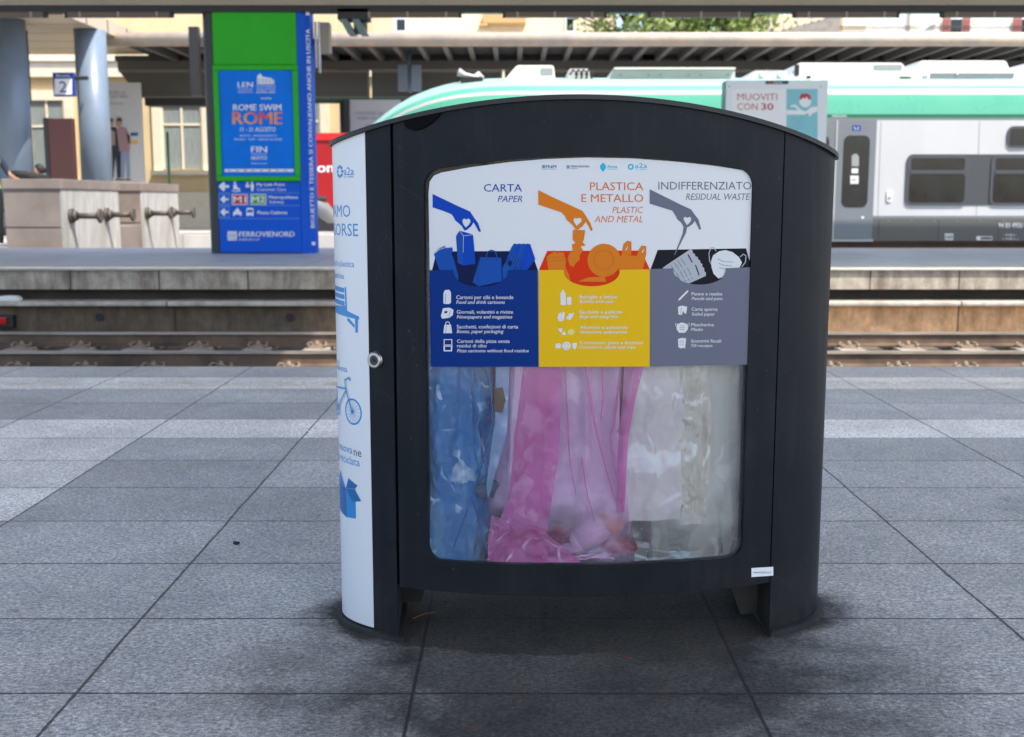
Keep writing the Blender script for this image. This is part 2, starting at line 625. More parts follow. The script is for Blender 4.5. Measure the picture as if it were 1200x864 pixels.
gumf = g.math('MULTIPLY', g.remap(gum.outputs['Distance'], 0.035, 0.05, 0.45, 0), g.math('GREATER_THAN', g.node('ShaderNodeSeparateXYZ', {0: gum.outputs['Color']}).outputs[0], 0.55))
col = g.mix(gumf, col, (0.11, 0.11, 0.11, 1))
g.put(g.p.inputs['Base Color'], col)
g.put(g.p.inputs['Roughness'], g.math('SUBTRACT', g.remap(cloud, 0.3, 0.7, 0.42, 0.62), g.math('MULTIPLY', grime_shade, -0.12)))
g.put(g.p.inputs['Specular IOR Level'], g.remap(grime_shade, 0, 1, 0.5, 0.12))
hgt = g.math('SUBTRACT', g.math('MULTIPLY', g.math('ADD', fine, grain), 0.0011), g.math('MULTIPLY', joint, 0.006))
bmp = g.node('ShaderNodeBump', {'Height': hgt, 'Strength': 0.7, 'Distance': 1.0})
g.put(g.p.inputs['Normal'], bmp.outputs[0])
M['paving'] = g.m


def concrete_edge(name, colr, stain, joint_pitch, joint_off, dirt_amount=0.6):
    g = Graph(name)
    tc = g.node('ShaderNodeTexCoord').outputs['Object']
    s = g.node('ShaderNodeSeparateXYZ', {0: tc})
    streak = g.noise(g.node('ShaderNodeMapping', {'Vector': tc, 'Scale': (2.6, 1, 0.6)}).outputs[0], 2.1, 8, 0.72)
    blot = g.noise(tc, 7, 6, 0.65)
    c = g.mix(g.remap(streak, 0.42, 0.66, 0, dirt_amount), (*colr, 1), (*stain, 1))
    c = g.mix(1.0, c, g.remap(blot, 0.3, 0.7, 0.7, 1.25), 'MULTIPLY')
    sp = g.remap(g.noise(tc, 38, 2), 0.66, 0.7, 0, 0.8)
    c = g.mix(g.math('MULTIPLY', sp, g.remap(blot, 0.45, 0.6, 0, 1)), c, (0.03, 0.025, 0.02, 1))
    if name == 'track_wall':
        side_ = g.remap(s.outputs[0], -2.5, 1.5, 0, 1)  # shade on the left and sun on the right painted in, along with rust
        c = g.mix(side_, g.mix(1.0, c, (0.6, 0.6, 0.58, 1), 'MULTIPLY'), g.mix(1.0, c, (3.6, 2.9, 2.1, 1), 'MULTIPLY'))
    if joint_pitch:
        f = g.math('FRACT', g.math('DIVIDE', g.math('SUBTRACT', s.outputs[0], joint_off), joint_pitch))
        d = g.math('MULTIPLY', g.math('SUBTRACT', 0.5, g.math('ABSOLUTE', g.math('SUBTRACT', f, 0.5))), joint_pitch)
        c = g.mix(g.remap(d, 0.006, 0.012, 0.9, 0), c, (0.035, 0.03, 0.026, 1))
    g.put(g.p.inputs['Base Color'], c)
    g.p.inputs['Roughness'].default_value = 0.85
    g.put(g.p.inputs['Normal'], g.node('ShaderNodeBump', {'Height': g.noise(tc, 45, 5), 'Strength': 0.25, 'Distance': 0.01}).outputs[0])
    return g.m


M['edge_block'] = concrete_edge('edge_block', (0.41, 0.36, 0.295), (0.13, 0.10, 0.075), 1.0, 0.03, 0.8)
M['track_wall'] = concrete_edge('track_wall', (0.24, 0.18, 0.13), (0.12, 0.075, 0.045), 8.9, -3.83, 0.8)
M['dark_stone'] = mat('recess_shade_stone', (0.06, 0.05, 0.042), 0.9, var=0.4, scale=4, stretch=(0.6, 2, 2))  # dark colour paints the shade of the deep recess under the edge
M['ledge'] = concrete_edge('ledge', (0.5, 0.46, 0.4), (0.22, 0.18, 0.14), 2.97, -0.9, 0.5)
g = Graph('far_paving')
tc = g.node('ShaderNodeTexCoord').outputs['Object']
s = g.node('ShaderNodeSeparateXYZ', {0: tc})
fy = g.math('SUBTRACT', s.outputs[1], 12.9)
c = g.mix(g.remap(g.noise(tc, 2.0, 5), 0.35, 0.65, 0, 1), (0.46, 0.46, 0.46, 1), (0.54, 0.535, 0.53, 1))
c = g.mix(g.band(fy, 0.9, 1.35), c, (0.55, 0.53, 0.5, 1))
c = g.mix(g.math('MULTIPLY', g.band(fy, 1.0, 1.1), g.remap(g.noise(tc, 3, 5), 0.45, 0.6, 0, 0.7)), c, (0.5, 0.35, 0.12, 1))
d = g.math('FRACT', g.math('DIVIDE', s.outputs[0], 1.24))
c = g.mix(g.math('MULTIPLY', g.band(d, 0.0, 0.012), 0.7), c, (0.06, 0.06, 0.06, 1))
g.put(g.p.inputs['Base Color'], c)
g.p.inputs['Roughness'].default_value = 0.5
M['far_paving'] = g.m
M['nosing'] = mat('nosing_stone', (0.45, 0.43, 0.39), 0.8, var=0.25, scale=4, stretch=(1, 3, 3))
M['ballast'] = mat('track_floor', (0.13, 0.105, 0.085), 0.95, var=0.5, scale=9, bump=0.8, bscale=25, dirt=(0.04, 0.035, 0.03))
M['sleeper'] = mat('sleeper_concrete', (0.36, 0.32, 0.27), 0.9, var=0.3, scale=6, dirt=(0.12, 0.09, 0.06))
M['rail'] = mat('rusty_rail', (0.14, 0.095, 0.065), 0.7, 0.2, var=0.35, scale=6, dirt=(0.06, 0.04, 0.03))
M['rail_top'] = mat('worn_rail_head', (0.42, 0.37, 0.32), 0.35, 0.6, var=0.25, scale=5, stretch=(0.4, 4, 4))
M['clip'] = mat('rusty_clip', (0.26, 0.2, 0.15), 0.75, 0.1, var=0.3, scale=20)

# ------------------------------------------------------------------ the setting
ZF, ZT = 0.45, -0.33          # far platform level, floor of the track
b = MB(); b.quad([(-300, -300, -0.72), (300, -300, -0.72), (300, 600, -0.72), (-300, 600, -0.72)])
tag(b.build('ground', M['concrete']), kind='structure')
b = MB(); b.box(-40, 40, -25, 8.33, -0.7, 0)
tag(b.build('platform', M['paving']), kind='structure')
b = MB(); b.box(-40, 40, 8.33, 13.05, -0.7, ZT)
tag(b.build('track_bed', M['ballast']), kind='structure')
b = MB(); b.box(-40, 40, 13.3, 18.75, -0.7, ZF - 0.004)
b.box(-40, -8.4, 18.75, 60, -0.7, ZF - 0.004)
b.box(-8.4, 40, 26.1, 60, -0.7, ZF - 0.004)
tag(b.build('platform', M['far_paving']), kind='structure')
b = MB(); b.box(-8.4, 40, 18.75, 26.1, -0.7, -0.3)
tag(b.build('track_bed', M['ballast']), kind='structure')

wall = empty('platform_wall', (0, 12.9, 0), 0, 'long stained concrete platform wall with a ledge, on the far side of the rails', 'wall')
b = MB(); b.box(-40, 40, 0.03, 0.4, 0.215, ZF - 0.02)
b.build('edge_block', M['edge_block'], wall)
b = MB(); b.box(-40, 40, -0.01, 0.4, ZF - 0.02, ZF, bevel=0.006)
b.build('nosing', M['nosing'], wall)
b = MB(); b.box(-40, 40, 0.3, 0.4, 0.06, 0.215)
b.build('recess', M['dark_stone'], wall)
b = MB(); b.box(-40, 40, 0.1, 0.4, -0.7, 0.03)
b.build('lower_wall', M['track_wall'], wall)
b = MB(); b.box(-40, 40, -0.06, 0.4, 0.03, 0.085, bevel=0.02)
b.build('ledge', M['ledge'], wall)
for px, py in ((117, 372), (340, 372), (880, 372)):
    p = W(px, py, 13.0)
    b = MB(); b.tube((p.x, 0.085, p.z), (p.x, 0.13, p.z), 0.034, n=18)
    b.tube((p.x, 0.085, p.z), (p.x, 0.079, p.z), 0.045, 0.045, n=18, caps=True)
    b.build('drain_hole', M['beam_dark'], wall)

# ---- the track: two rails with fastenings, on sleepers
track = empty('railway_track', (0, 10.95, ZT), 0, 'railway track of two rusty rails between the two platforms', 'track')
SP = 0.6
sl0 = None
xs = [i * SP - 0.18 for i in range(-26, 28)]
for i, xx in enumerate(xs):
    if sl0 is None:
        b = MB(); b.box(-0.13, 0.13, -1.25, 1.25, 0.0, 0.055, bevel=0.012)
        sl0 = b.build('sleeper', M['sleeper'], track)
        o = sl0
    else:
        o = sl0.copy(); C.objects.link(o); o.parent = track
    o.location = (xx, 0, 0)
clip0 = None
for side, yy in (('near', -0.75), ('far', 0.75)):
    b = MB()
    foot = [(-0.07, 0.06), (0.07, 0.06), (0.07, 0.072), (0.012, 0.09), (0.010, 0.165), (0.034, 0.178), (0.034, 0.2), (-0.034, 0.2), (-0.034, 0.178), (-0.010, 0.165), (-0.012, 0.09), (-0.07, 0.072)]
    b.prism(foot, 'x', -28, 28)
    for f in b.bm.faces:
        if all(v.co.z > 0.176 for v in f.verts): f.material_index = 1
    rl = b.build('rail', [M['rail'], M['rail_top']], track)
    rl.location = (0, yy, 0)
    for xx in xs:
        if clip0 is None:
            b = MB()
            b.box(-0.08, 0.08, -0.19, 0.19, 0.055, 0.068)
            for sy in (-1, 1):
                b.tube((0, sy * 0.12, 0.068), (0, sy * 0.12, 0.125), 0.017, n=8)
                b.tube((0, sy * 0.12, 0.085), (0, sy * 0.12, 0.105), 0.03, n=6)
                b.box(-0.055, 0.055, sy * 0.055, sy * 0.15, 0.066, 0.084, bevel=0.004)
                for sx in (-1, 1):
                    b.path([(sx * 0.05, sy * 0.06, 0.09), (sx * 0.085, sy * 0.1, 0.105), (sx * 0.1, sy * 0.14, 0.085), (sx * 0.07, sy * 0.17, 0.08)], 0.011, 7)
            clip0 = o = b.build('rail_clip', M['clip'], rl)
        else:
            o = clip0.copy(); C.objects.link(o); o.parent = rl
        o.location = (xx, 0, 0)

# ---- roofs over the platforms: slabs unseen, height and outline shaped for shade and sky light
unseen_near_roof = empty('platform_roof', (0, 0, 0), 0, 'flat station roof over the paved platform with the bin', 'roof')  # unseen roof, shaped for shade and sky light
HR = 7.5
b = MB(); b.box(-2.6, 8.4, -4.2, 5.1, HR, HR + 0.3)
b.box(-6.5, 1.35, 5.1, 9.8, HR, HR + 0.3)  # wing added to shade the left part of the track
b.build('roof_slab', M['beam_beige'], unseen_near_roof)
for xx, yy in ((8.2, -3.9), (8.2, 4.9), (-2.4, -3.9)):
    b = MB(); b.tube((xx, yy, 0), (xx, yy, HR), 0.13, n=20)
    b.build('post', M['teal_metal'], unseen_near_roof)
far_roof = empty('platform_roof', (0, 15.5, ZF), 0, 'flat station roof on a beam over the far platform', 'roof')
b = MB(); b.box(-20, 26, 10.7 - 15.5, 16.55 - 15.5, 6.0 - ZF, 6.25 - ZF)
b.build('roof_slab', M['beam_beige'], far_roof)
x0, x1, z0, z1 = rect(0, 1200, 5, -40, 16.62)
b = MB(); b.box(-40, 40, 16.62 - 15.5, 16.9 - 15.5, W(600, 6, 16.62).z - ZF, 4.5 - ZF)
b.build('fascia_beam', M['beam_beige'], far_roof)
b = MB(); b.box(-40, 40, 16.66 - 15.5, 16.86 - 15.5, W(600, 14, 16.66).z - ZF, W(600, 6, 16.62).z - ZF)
b.build('lower_beam', M['beam_dark'], far_roof)

for xx in (-16, -3.6, 6.5, 16):
    b = MB(); b.prism([(15.9 - 15.5, 5.999 - ZF), (16.4 - 15.5, 5.999 - ZF), (16.88 - 15.5, 4.501 - ZF), (16.7 - 15.5, 4.501 - ZF)], 'x', xx - 0.1, xx + 0.1)
    b.build('hanger', M['beam_dark'], far_roof)
# strip lights hung under the beam
YB = 16.72
z_hi, z_lo = W(600, 13.7, YB).z, W(600, 21, YB).z
segs = [(-60, 52), (80, 200), (418, 538), (592, 708), (762, 880), (932, 1050), (1105, 1222)]
for i, (a, e) in enumerate(segs):
    xa, xe = W(a, 17, YB).x, W(e, 17, YB).x
    t = empty('strip_light', ((xa + xe) / 2, YB, z_lo), 0,
              ['brown strip light under the roof beam at the far left, left of both blue columns', 'brown strip light under the roof beam just left of the green and blue pillar',
               'brown strip light right of the green v-shaped bracket under the roof beam', 'brown strip light under the roof beam between ochre balcony and leftmost tree',
               'brown strip light under the roof beam with green trees behind it', 'brown strip light under the roof beam left of the red shutters',
               'brown strip light under the roof beam in the top right corner'][i], 'strip light', 'strip lights under the far roof')
    h = (xe - xa) / 2
    b = MB(); b.box(-h, h, -0.05, 0.05, 0.004, z_hi - z_lo - 0.003, bevel=0.008)
    b.build('housing', M['fixture_brown'], t)
    for sx in (-1, 1):
        b = MB(); b.prism([(-0.055, z_hi - z_lo - 0.002), (0.055, z_hi - z_lo - 0.002), (0.055, 0.012), (-0.055, -0.012)], 'x', sx * h, sx * (h + 0.035))
        b.build('end_cap', M['beam_dark'], t)
    for k in (-0.75, 0.0, 0.75):
        b = MB(); b.box(k * h - 0.015, k * h + 0.015, -0.062, -0.051, 0.0, 0.075)
        b.build('clip', M['beam_beige'], t)
gaps = [(543, 588), (713, 757), (885, 928), (1055, 1100)]
for i, (a, e) in enumerate(gaps):
    xa, xe = W(a, 15, YB).x, W(e, 15, YB).x
    b = MB(); b.box(xa, xe, YB - 0.03, YB + 0.03, W(600, 16, YB).z, z_hi - 0.002, bevel=0.006)
    tag(b.build('cable_tray', M['teal_metal']), 'short teal cable tray under the roof beam ' + ['beside the ochre boxed balcony', 'in front of the leftmost tree', 'in front of the pale outside stairs', 'in front of the white house'][i], 'cable tray', 'teal cable trays between strip lights')
# v-shaped bracket
t = empty('hanging_bracket', (W(412, 15, 16.72).x, 16.72, z_lo), 0, 'grey green v-shaped metal bracket hanging under the roof beam right of the pillar', 'bracket')
for px, c in ((400, 'teal_metal'), (414, 'teal_metal')):
    a, e = W(px - 4, 18, 16.72), W(px + 8, 40, 16.72)
    b = MB()
    b.prism([(a.x - t.location.x, a.z - z_lo), (a.x + 0.1 - t.location.x, a.z - z_lo), (e.x + 0.1 - t.location.x, e.z - z_lo), (e.x - t.location.x, e.z - z_lo)], 'y', -0.05, 0.25)
    b.build('arm_plate', M[c], t)
x0, x1, z0, z1 = rect(396, 432, 16, 23, 16.72)
b = MB(); b.box(x0 - t.location.x, x1 - t.location.x, -0.06, 0.3, z0 - z_lo, z1 - z_lo + 0.06); b.build('mount', M['beam_dark'], t)
x0, x1, z0, z1 = rect(414, 430, 24, 40, 16.95)
b = MB(); b.box(x0 - t.location.x, x1 - t.location.x, 0.27, 0.3, z0 - z_lo, z1 - z_lo); b.build('back_plate', M['beam_beige'], t)

# ------------------------------------------------------------------ behind: station house, canopy, columns
M['cream'] = mat('cream_render', srgb(226, 204, 160, 0.8), 0.85, var=0.1, scale=1.2)
M['cream_light'] = mat('pale_moulding', srgb(232, 222, 200, 0.85), 0.8, var=0.06)
M['pale_house'] = mat('pale_house', srgb(232, 214, 184, 0.9), 0.85, var=0.06)
M['white_house'] = mat('white_house', srgb(232, 228, 220, 0.9), 0.85, var=0.06)
M['shutter'] = mat('red_brown_shutter', srgb(150, 88, 78), 0.6)
M['curtain'] = mat('net_curtain', srgb(150, 160, 160, 0.7), 0.8, var=0.3, scale=4, stretch=(9, 1, 0.6))
M['soffit'] = None
g = Graph('slatted_soffit')
tc = g.node('ShaderNodeTexCoord').outputs['Object']
s = g.node('ShaderNodeSeparateXYZ', {0: tc})
f = g.math('FRACT', g.math('DIVIDE', s.outputs[1], 1.35))
g.put(g.p.inputs['Base Color'], g.mix(g.band(f, 0.0, 0.06), (0.50, 0.43, 0.33, 1), (0.10, 0.08, 0.06, 1)))
M['soffit'] = g.m
M['column_blue'] = mat('pale_blue_paint', srgb(148, 168, 190, 0.52), 0.35, var=0.06, scale=2)
M['granite_pink'] = mat('pinkish_granite', (0.235, 0.195, 0.172), 0.6, var=0.22, scale=1.5)
M['granite_pale'] = mat('pale_stone_face', (0.45, 0.44, 0.42), 0.7, var=0.25, scale=2, stretch=(3, 3, 0.8), dirt=(0.3, 0.29, 0.27))
M['fascia'] = mat('grey_brown_cladding', (0.085, 0.08, 0.07), 0.45, var=0.1, scale=1)
M['fascia_lip'] = mat('cladding_lip', (0.2, 0.19, 0.165), 0.5)
M['rib'] = mat('roof_rib', (0.11, 0.105, 0.095), 0.6)
M['tube'] = mat('weathered_gutter_tube', (0.5, 0.4, 0.31), 0.55, var=0.15, scale=2.5, dirt=(0.36, 0.33, 0.29))
M['green_line'] = mat('green_trim', (0.03, 0.16, 0.08), 0.5)

YW = 33.0
house = empty('station_house', (-11, YW, ZF), 0, 'cream rendered station house with tall curtained windows behind the blue columns', 'building')
hx, hz = -11, ZF
b = MB()
xa, xb, za, zb = rect(-420, 440, 262, 20, YW)
zb = 7.6
b.box(xa - hx, xb - hx, 0, 5, 0, zb - hz)
b.build('wall', M['cream'], house)
b = MB(); b.box(xa - hx, xb - hx, -0.12, -0.003, 0, 1.0); b.build('plinth', M['cream_light'], house)
zz = W(600, 77, YW).z
b = MB(); b.box(xa - hx, xb - hx, -0.16, -0.003, zz - hz - 0.32, zz - hz + 0.25)
b.box(xa - hx, xb - hx, -0.24, -0.16, zz - hz + 0.1, zz - hz + 0.25); b.build('string_course', M['cream_light'], house)
for (a, e, t_, bt) in ((36, 78, 118, 206), (190, 238, 122, 198), (352, 376, 112, 200), (-60, -20, 118, 206)):
    x0, x1, z0, z1 = rect(a, e, bt, t_, YW)
    x0 -= hx; x1 -= hx; z0 -= hz; z1 -= hz
    b = MB()
    b.box(x0 - 0.24, x0, -0.1, 0.02, z0 - 0.05, z1 + 0.28); b.box(x1, x1 + 0.24, -0.1, 0.02, z0 - 0.05, z1 + 0.28); b.box(x0, x1, -0.1, 0.02, z1, z1 + 0.28)
    wf = b.build('window', M['cream_light'], house)
    b = MB(); b.box(x0, x1, -0.02, -0.006, z0, z1); b.build('curtain', M['curtain'], wf)
    b = MB()
    for xx in (x0 + 0.03, (x0 + x1) / 2, x1 - 0.03): b.box(xx - 0.03, xx + 0.03, -0.05, -0.021, z0, z1)
    b.box(x0 + 0.061, (x0 + x1) / 2 - 0.031, -0.049, -0.022, (z0 + z1) / 2 + 0.3, (z0 + z1) / 2 + 0.36)
    b.box((x0 + x1) / 2 + 0.031, x1 - 0.061, -0.049, -0.022, (z0 + z1) / 2 + 0.3, (z0 + z1) / 2 + 0.36)
    b.build('frame', M['cream_light'], wf)
    b = MB(); b.box(x0 - 0.3, x1 + 0.3, -0.28, -0.003, z0 - 0.17, z0 - 0.051); b.build('sill', M['cream_light'], wf)

# concourse roof with a slatted soffit, far left
conc = empty('concourse_roof', (-14, 26, ZF), 0, 'slatted beige concourse ceiling above the blue columns', 'roof')
x1_ = W(120, 45, 27).x
zs = W(600, 64, 31.3).z
b = MB(); b.box(-12, x1_ + 14, -5.5, 5.3, zs - ZF, zs - ZF + 0.3)
b.build('soffit', M['soffit'], conc)
xx = W(33, 90, 27).x
b = MB(); b.tube((xx + 14, 1, W(33, 120, 27).z - ZF), (xx + 14, 1, zs - ZF), 0.045, n=10)
b.build('drop_pole', M['beam_dark'], conc)

for k, (a, e, Y, lb) in enumerate(((-18, 25, 25.0, 'pale blue round column cut by the left edge of the photo'), (85, 121, 26.6, 'pale blue round column right of the platform number sign'))):
    xa, xe = W(a, 120, Y).x, W(e, 120, Y).x
    r = (xe - xa) / 2
    t = empty('column', ((xa + xe) / 2, Y + r, ZF), 0, lb, 'column', 'blue columns of the concourse')
    b = MB(); b.tube((0, 0, 0.12), (0, 0, zs - ZF - 0.002), r, n=48, caps=True); b.build('shaft', M['column_blue'], t)
    b = MB(); b.tube((0, 0, 0), (0, 0, 0.12), r + 0.05, n=48); b.build('base', M['dark_metal'], t)

# platform number sign
M['sign_blue'] = flat('sign_blue', 20, 62, 150, 0.9)
M['print_white'] = flat('print_white', 236, 238, 240, 0.95)
M['print_grey'] = flat('print_grey', 150, 155, 160)
Ys = 26.3
x0, x1, z0, z1 = rect(62, 87, 113, 85, Ys)
t = empty('platform_sign', ((x0 + x1) / 2, Ys, z0), 0, 'small blue platform sign with a white square and the number 2', 'sign')
b = MB(); b.box(-(x1 - x0) / 2, (x1 - x0) / 2, 0, 0.12, 0, z1 - z0, bevel=0.01); b.build('panel', M['sign_blue'], t)
b = MB(); b.box((x1 - x0) / 2 + 0.001, (x1 - x0) / 2 + 0.3, 0.04, 0.08, z1 - z0 - 0.16, z1 - z0 - 0.08); b.build('bracket', M['dark_metal'], t)
sh = Sheet(onto(Ys, t), 0.006, 0.004)
sh.rect(64, 84.5, 92.5, 111, M['print_white'], 0).text('Binario', 66, 82, 87, 90.5, M['print_white'], 0).text('2', 69.5, 78.5, 95.5, 108.5, M['sign_blue'], 1)
sh.build('lettering', t)

# banner with a standing couple, beside the blue column
def couple_banner(a, e, top, bot, Y, name_lbl, people=True, edge=True):
    x0, x1, z0, z1 = rect(a, e, bot, top, Y)
    t = empty('banner', ((x0 + x1) / 2, Y, z0), 0, name_lbl, 'banner')
    b = MB(); b.box(-(x1 - x0) / 2, (x1 - x0) / 2, 0, 0.08, 0, z1 - z0); b.build('board', M['banner_pale'], t)
    return t

M['banner_pale'] = mat('pale_grey_print', (0.5, 0.5, 0.5), 0.6, var=0.05, scale=1)
for nm, c in (('ink_navy', (30, 34, 52)), ('ink_skin', (170, 122, 98)), ('ink_jeans', (128, 138, 165)), ('ink_shirt', (150, 120, 125)), ('ink_hair', (60, 44, 38)), ('ink_grey', (120, 122, 126)), ('ink_yellow', (205, 165, 60)), ('ink_bluebar', (50, 70, 140)), ('ink_tan', (150, 130, 115))):
    M[nm] = flat(nm, *c)
t = couple_banner(119, 167, 97, 214, 30.0, 'tall pale banner printed with a standing couple, right of the blue column')
sh = Sheet(onto(30.0, t), 0.006, 0.004)
Z1 = lambda X, Y: (X / 2.88, Y / 2.88)
zp = lambda L: [Z1(*p) for p in L]
sh.text('CHOOSE US', 118, 147, 107, 110.5, M['ink_grey'], 0).text('WHEN YOU TRAVEL', 118, 151, 111.5, 115, M['ink_grey'], 0).text('smart and green travel', 120, 144, 120, 122.5, M['ink_grey'], 0)
sh.poly(zp([(364, 500), (408, 500), (408, 600), (396, 602), (390, 530), (384, 600), (370, 600)]), M['ink_navy'], 0)
sh.poly(zp([(356, 440), (372, 428), (392, 430), (408, 450), (408, 505), (360, 503)]), M['ink_navy'], 1)
sh.poly(zp([(358, 446), (372, 436), (388, 446), (390, 490), (360, 495)]), M['ink_tan'], 2)
sh.oval(372 / 2.88, 414 / 2.88, 11 / 2.88, 16 / 2.88, M['ink_skin'], 2).poly(zp([(361, 412), (364, 400), (376, 398), (383, 404), (383, 410)]), M['ink_hair'], 3)
sh.poly(zp([(404, 500), (436, 500), (440, 600), (428, 602), (424, 520), (420, 600), (408, 600)]), M['ink_jeans'], 0)
sh.poly(zp([(394, 436), (410, 428), (428, 434), (440, 470), (438, 512), (404, 512)]), M['ink_shirt'], 3)
sh.oval(402 / 2.88, 414 / 2.88, 10 / 2.88, 15 / 2.88, M['ink_skin'], 4).poly(zp([(392, 408), (398, 398), (410, 398), (414, 410)]), M['ink_hair'], 5)
sh.poly(zp([(428, 446), (440, 460), (440, 485), (432, 480)]), M['ink_hair'], 5)
sh.poly(zp([(441, 448), (466, 448), (466, 459), (441, 459)]), M['ink_bluebar'], 0).poly(zp([(441, 475), (466, 475), (466, 487), (441, 487)]), M['ink_yellow'], 0)
for x0_ in (364, 392, 402, 424): sh.poly(zp([(x0_, 604), (x0_ + 18, 604), (x0_ + 18, 609), (x0_ - 2, 609)]), M['ink_hair'], 1)
sh.build('print', t)

t = couple_banner(411, 470, 117, 230, 30.2, 'white poster board behind the rounded nose of the train')
sh = Sheet(onto(30.2, t), 0.006, 0.004)
sh.text('CHOOSE US', 416, 449, 131, 134.5, M['ink_grey'], 0, bold=0.01).text('WHEN YOU TRAVEL', 418, 459, 137, 140.5, M['ink_grey'], 0, bold=0.01).text('smart and green travel', 428, 460, 145.5, 148, M['ink_grey'], 0)
sh.build('print', t)
x0, x1, z0, z1 = rect(404.5, 410, 232, 117, 30.2)
b = MB(); b.box(x0, x1, 30.1, 30.4, ZF, z1)
tag(b.build('post', M['beam_dark']), 'dark upright post at the left edge of the white poster board', 'post')

# dark red-brown board standing on the concourse
x0, x1, z0, z1 = rect(56, 88, 225, 139, 25.2)
t = empty('notice_board', ((x0 + x1) / 2, 25.2, ZF), R(-14), 'dark red brown board standing between the two blue columns', 'board')
b = MB(); b.box(-(x1 - x0) / 2, (x1 - x0) / 2, 0, 0.12, z0 - ZF, z1 - ZF, bevel=0.01); b.build('panel', mat('red_brown_panel', srgb(74, 42, 42), 0.35), t)
b = MB(); b.box(-(x1 - x0) / 2 - 0.1, -(x1 - x0) / 2 - 0.001, -0.02, 0.2, 0, z1 - ZF + 0.02); b.build('frame', M['beam_dark'], t)
b = MB(); b.box(-(x1 - x0) / 2, (x1 - x0) / 2, 0.02, 0.1, 0, z0 - ZF - 0.001); b.build('foot', M['beam_dark'], t)
# green-grey thin pole near the right window
x0 = W(197, 180, 30).x
t = empty('pole', (x0, 30, ZF), 0, 'thin dark green pole in front of the curtained window left of the pillar', 'pole')
b = MB(); b.tube((0, 0, 0.02), (0, 0, 2.5), 0.035, n=10); b.build('shaft', M['green_line'], t)
b = MB(); b.tube((0, 0, 0), (0, 0, 0.02), 0.12, n=16); b.build('foot', M['beam_dark'], t)

# ---- stone buffer blocks with buffers
XF = -7.45
def buffer_block(y0, y1, xl, lab, cap=True):
    zt = 1.56
    t = empty('buffer_block', (XF, (y0 + y1) / 2, -0.3), 0, lab, 'buffer block', 'stone blocks that end the tracks')
    h = (y1 - y0) / 2
    b = MB(); b.box(xl - XF, -0.03, -h, h, 0.0, zt + 0.3 - 0.17); b.build('granite_body', M['granite_pink'], t)
    b = MB(); b.box(xl - XF - 0.02, 0.02, -h - 0.03, h + 0.03, zt + 0.3 - 0.165, zt + 0.3, bevel=0.012); b.build('cap_stone', M['granite_pink'], t)
    b = MB(); b.box(-0.028, 0.0, -h + 0.002, h - 0.002, 0.0, zt + 0.3 - 0.168); b.build('end_face', M['granite_pale'], t)
    b = MB(); b.box(xl - XF - 0.006, -0.04, -h - 0.005, -h + 0.01, 0.76 + 0.3, 0.775 + 0.3); b.build('joint', M['rubber'], t)
    return t, h
def buffer(t, dy, ln):
    bf = MB()
    z = 0.95 + 0.3
    bf.tube((0.0, dy, z), (0.05, dy, z), 0.125, n=24); bf.tube((0.05, dy, z), (0.12, dy, z), 0.1, 0.075, n=20)
    bf.tube((0.12, dy, z), (ln - 0.06, dy, z), 0.05, n=18)
    o = bf.build('buffer', M['buffer'], t)
    b = MB(); b.tube((ln - 0.06, dy, z), (ln - 0.03, dy, z), 0.08, 0.125, n=24); b.tube((ln - 0.03, dy, z), (ln, dy, z), 0.125, 0.115, n=24)
    b.build('buffer_plate', M['buffer'], o)
M['buffer'] = mat('rusty_buffer', (0.10, 0.085, 0.075), 0.6, 0.3, var=0.3, scale=8)
t, h = buffer_block(19.2, 22.0, -8.4, 'nearer stone buffer block with two dark buffers, left of the green and blue pillar')
buffer(t, 19.55 - 20.6, 0.52); buffer(t, 21.25 - 20.6, 0.52)
t, h = buffer_block(23.35, 25.9, -8.4, 'farther stone buffer block, the one next to the pillar')
buffer(t, 23.6 - 24.62, 0.52); buffer(t, 25.3 - 24.62, 0.52)
b = MB(); b.box(-8.4, -7.9, 22.05, 23.3, -0.3, 1.5, bevel=0.01); b.box(-7.88, -7.5, 22.05, 23.3, -0.3, 0.72, bevel=0.01)
tag(b.build('step_block', M['granite_pink']), 'low pinkish granite steps in the gap between the two buffer blocks', 'stone steps')
# black case lying on the block
p0, p1 = W(6, 207.5, 20), W(40, 207.5, 20)
b = MB(); b.box(0, p1.x - p0.x, 0, 0.55, 0, 0.17, bevel=0.05)
for v in b.bm.verts:
    if v.co.x > (p1.x - p0.x) * 0.6 and v.co.z > 0.1: v.co.z -= 0.07
bag = empty('travel_case', (p0.x, 20.2, 1.56), 0, 'black soft travel case lying on top of the nearer stone block', 'case')
b.build('shell', mat('black_fabric', (0.02, 0.021, 0.022), 0.5), bag)
b = MB(); b.path([(0.12, -0.01, 0.08), (0.14, -0.05, 0.1), (0.28, -0.05, 0.1), (0.3, -0.01, 0.08)], 0.012); b.build('handle', M['rubber'], bag)
# gravel strip and kerb behind the blocks are part of the rear platform; low parapet right of the blocks
x0, x1, z0, z1 = rect(212, 262, 290, 273, 26.6)
b = MB(); b.box(x0, x1 + 1.2, 26.5, 26.8, -0.2, z1, bevel=0.02)
tag(b.build('kerb_wall', M['concrete']), 'low weathered kerb wall seen between the farther stone block and the pillar', 'kerb')

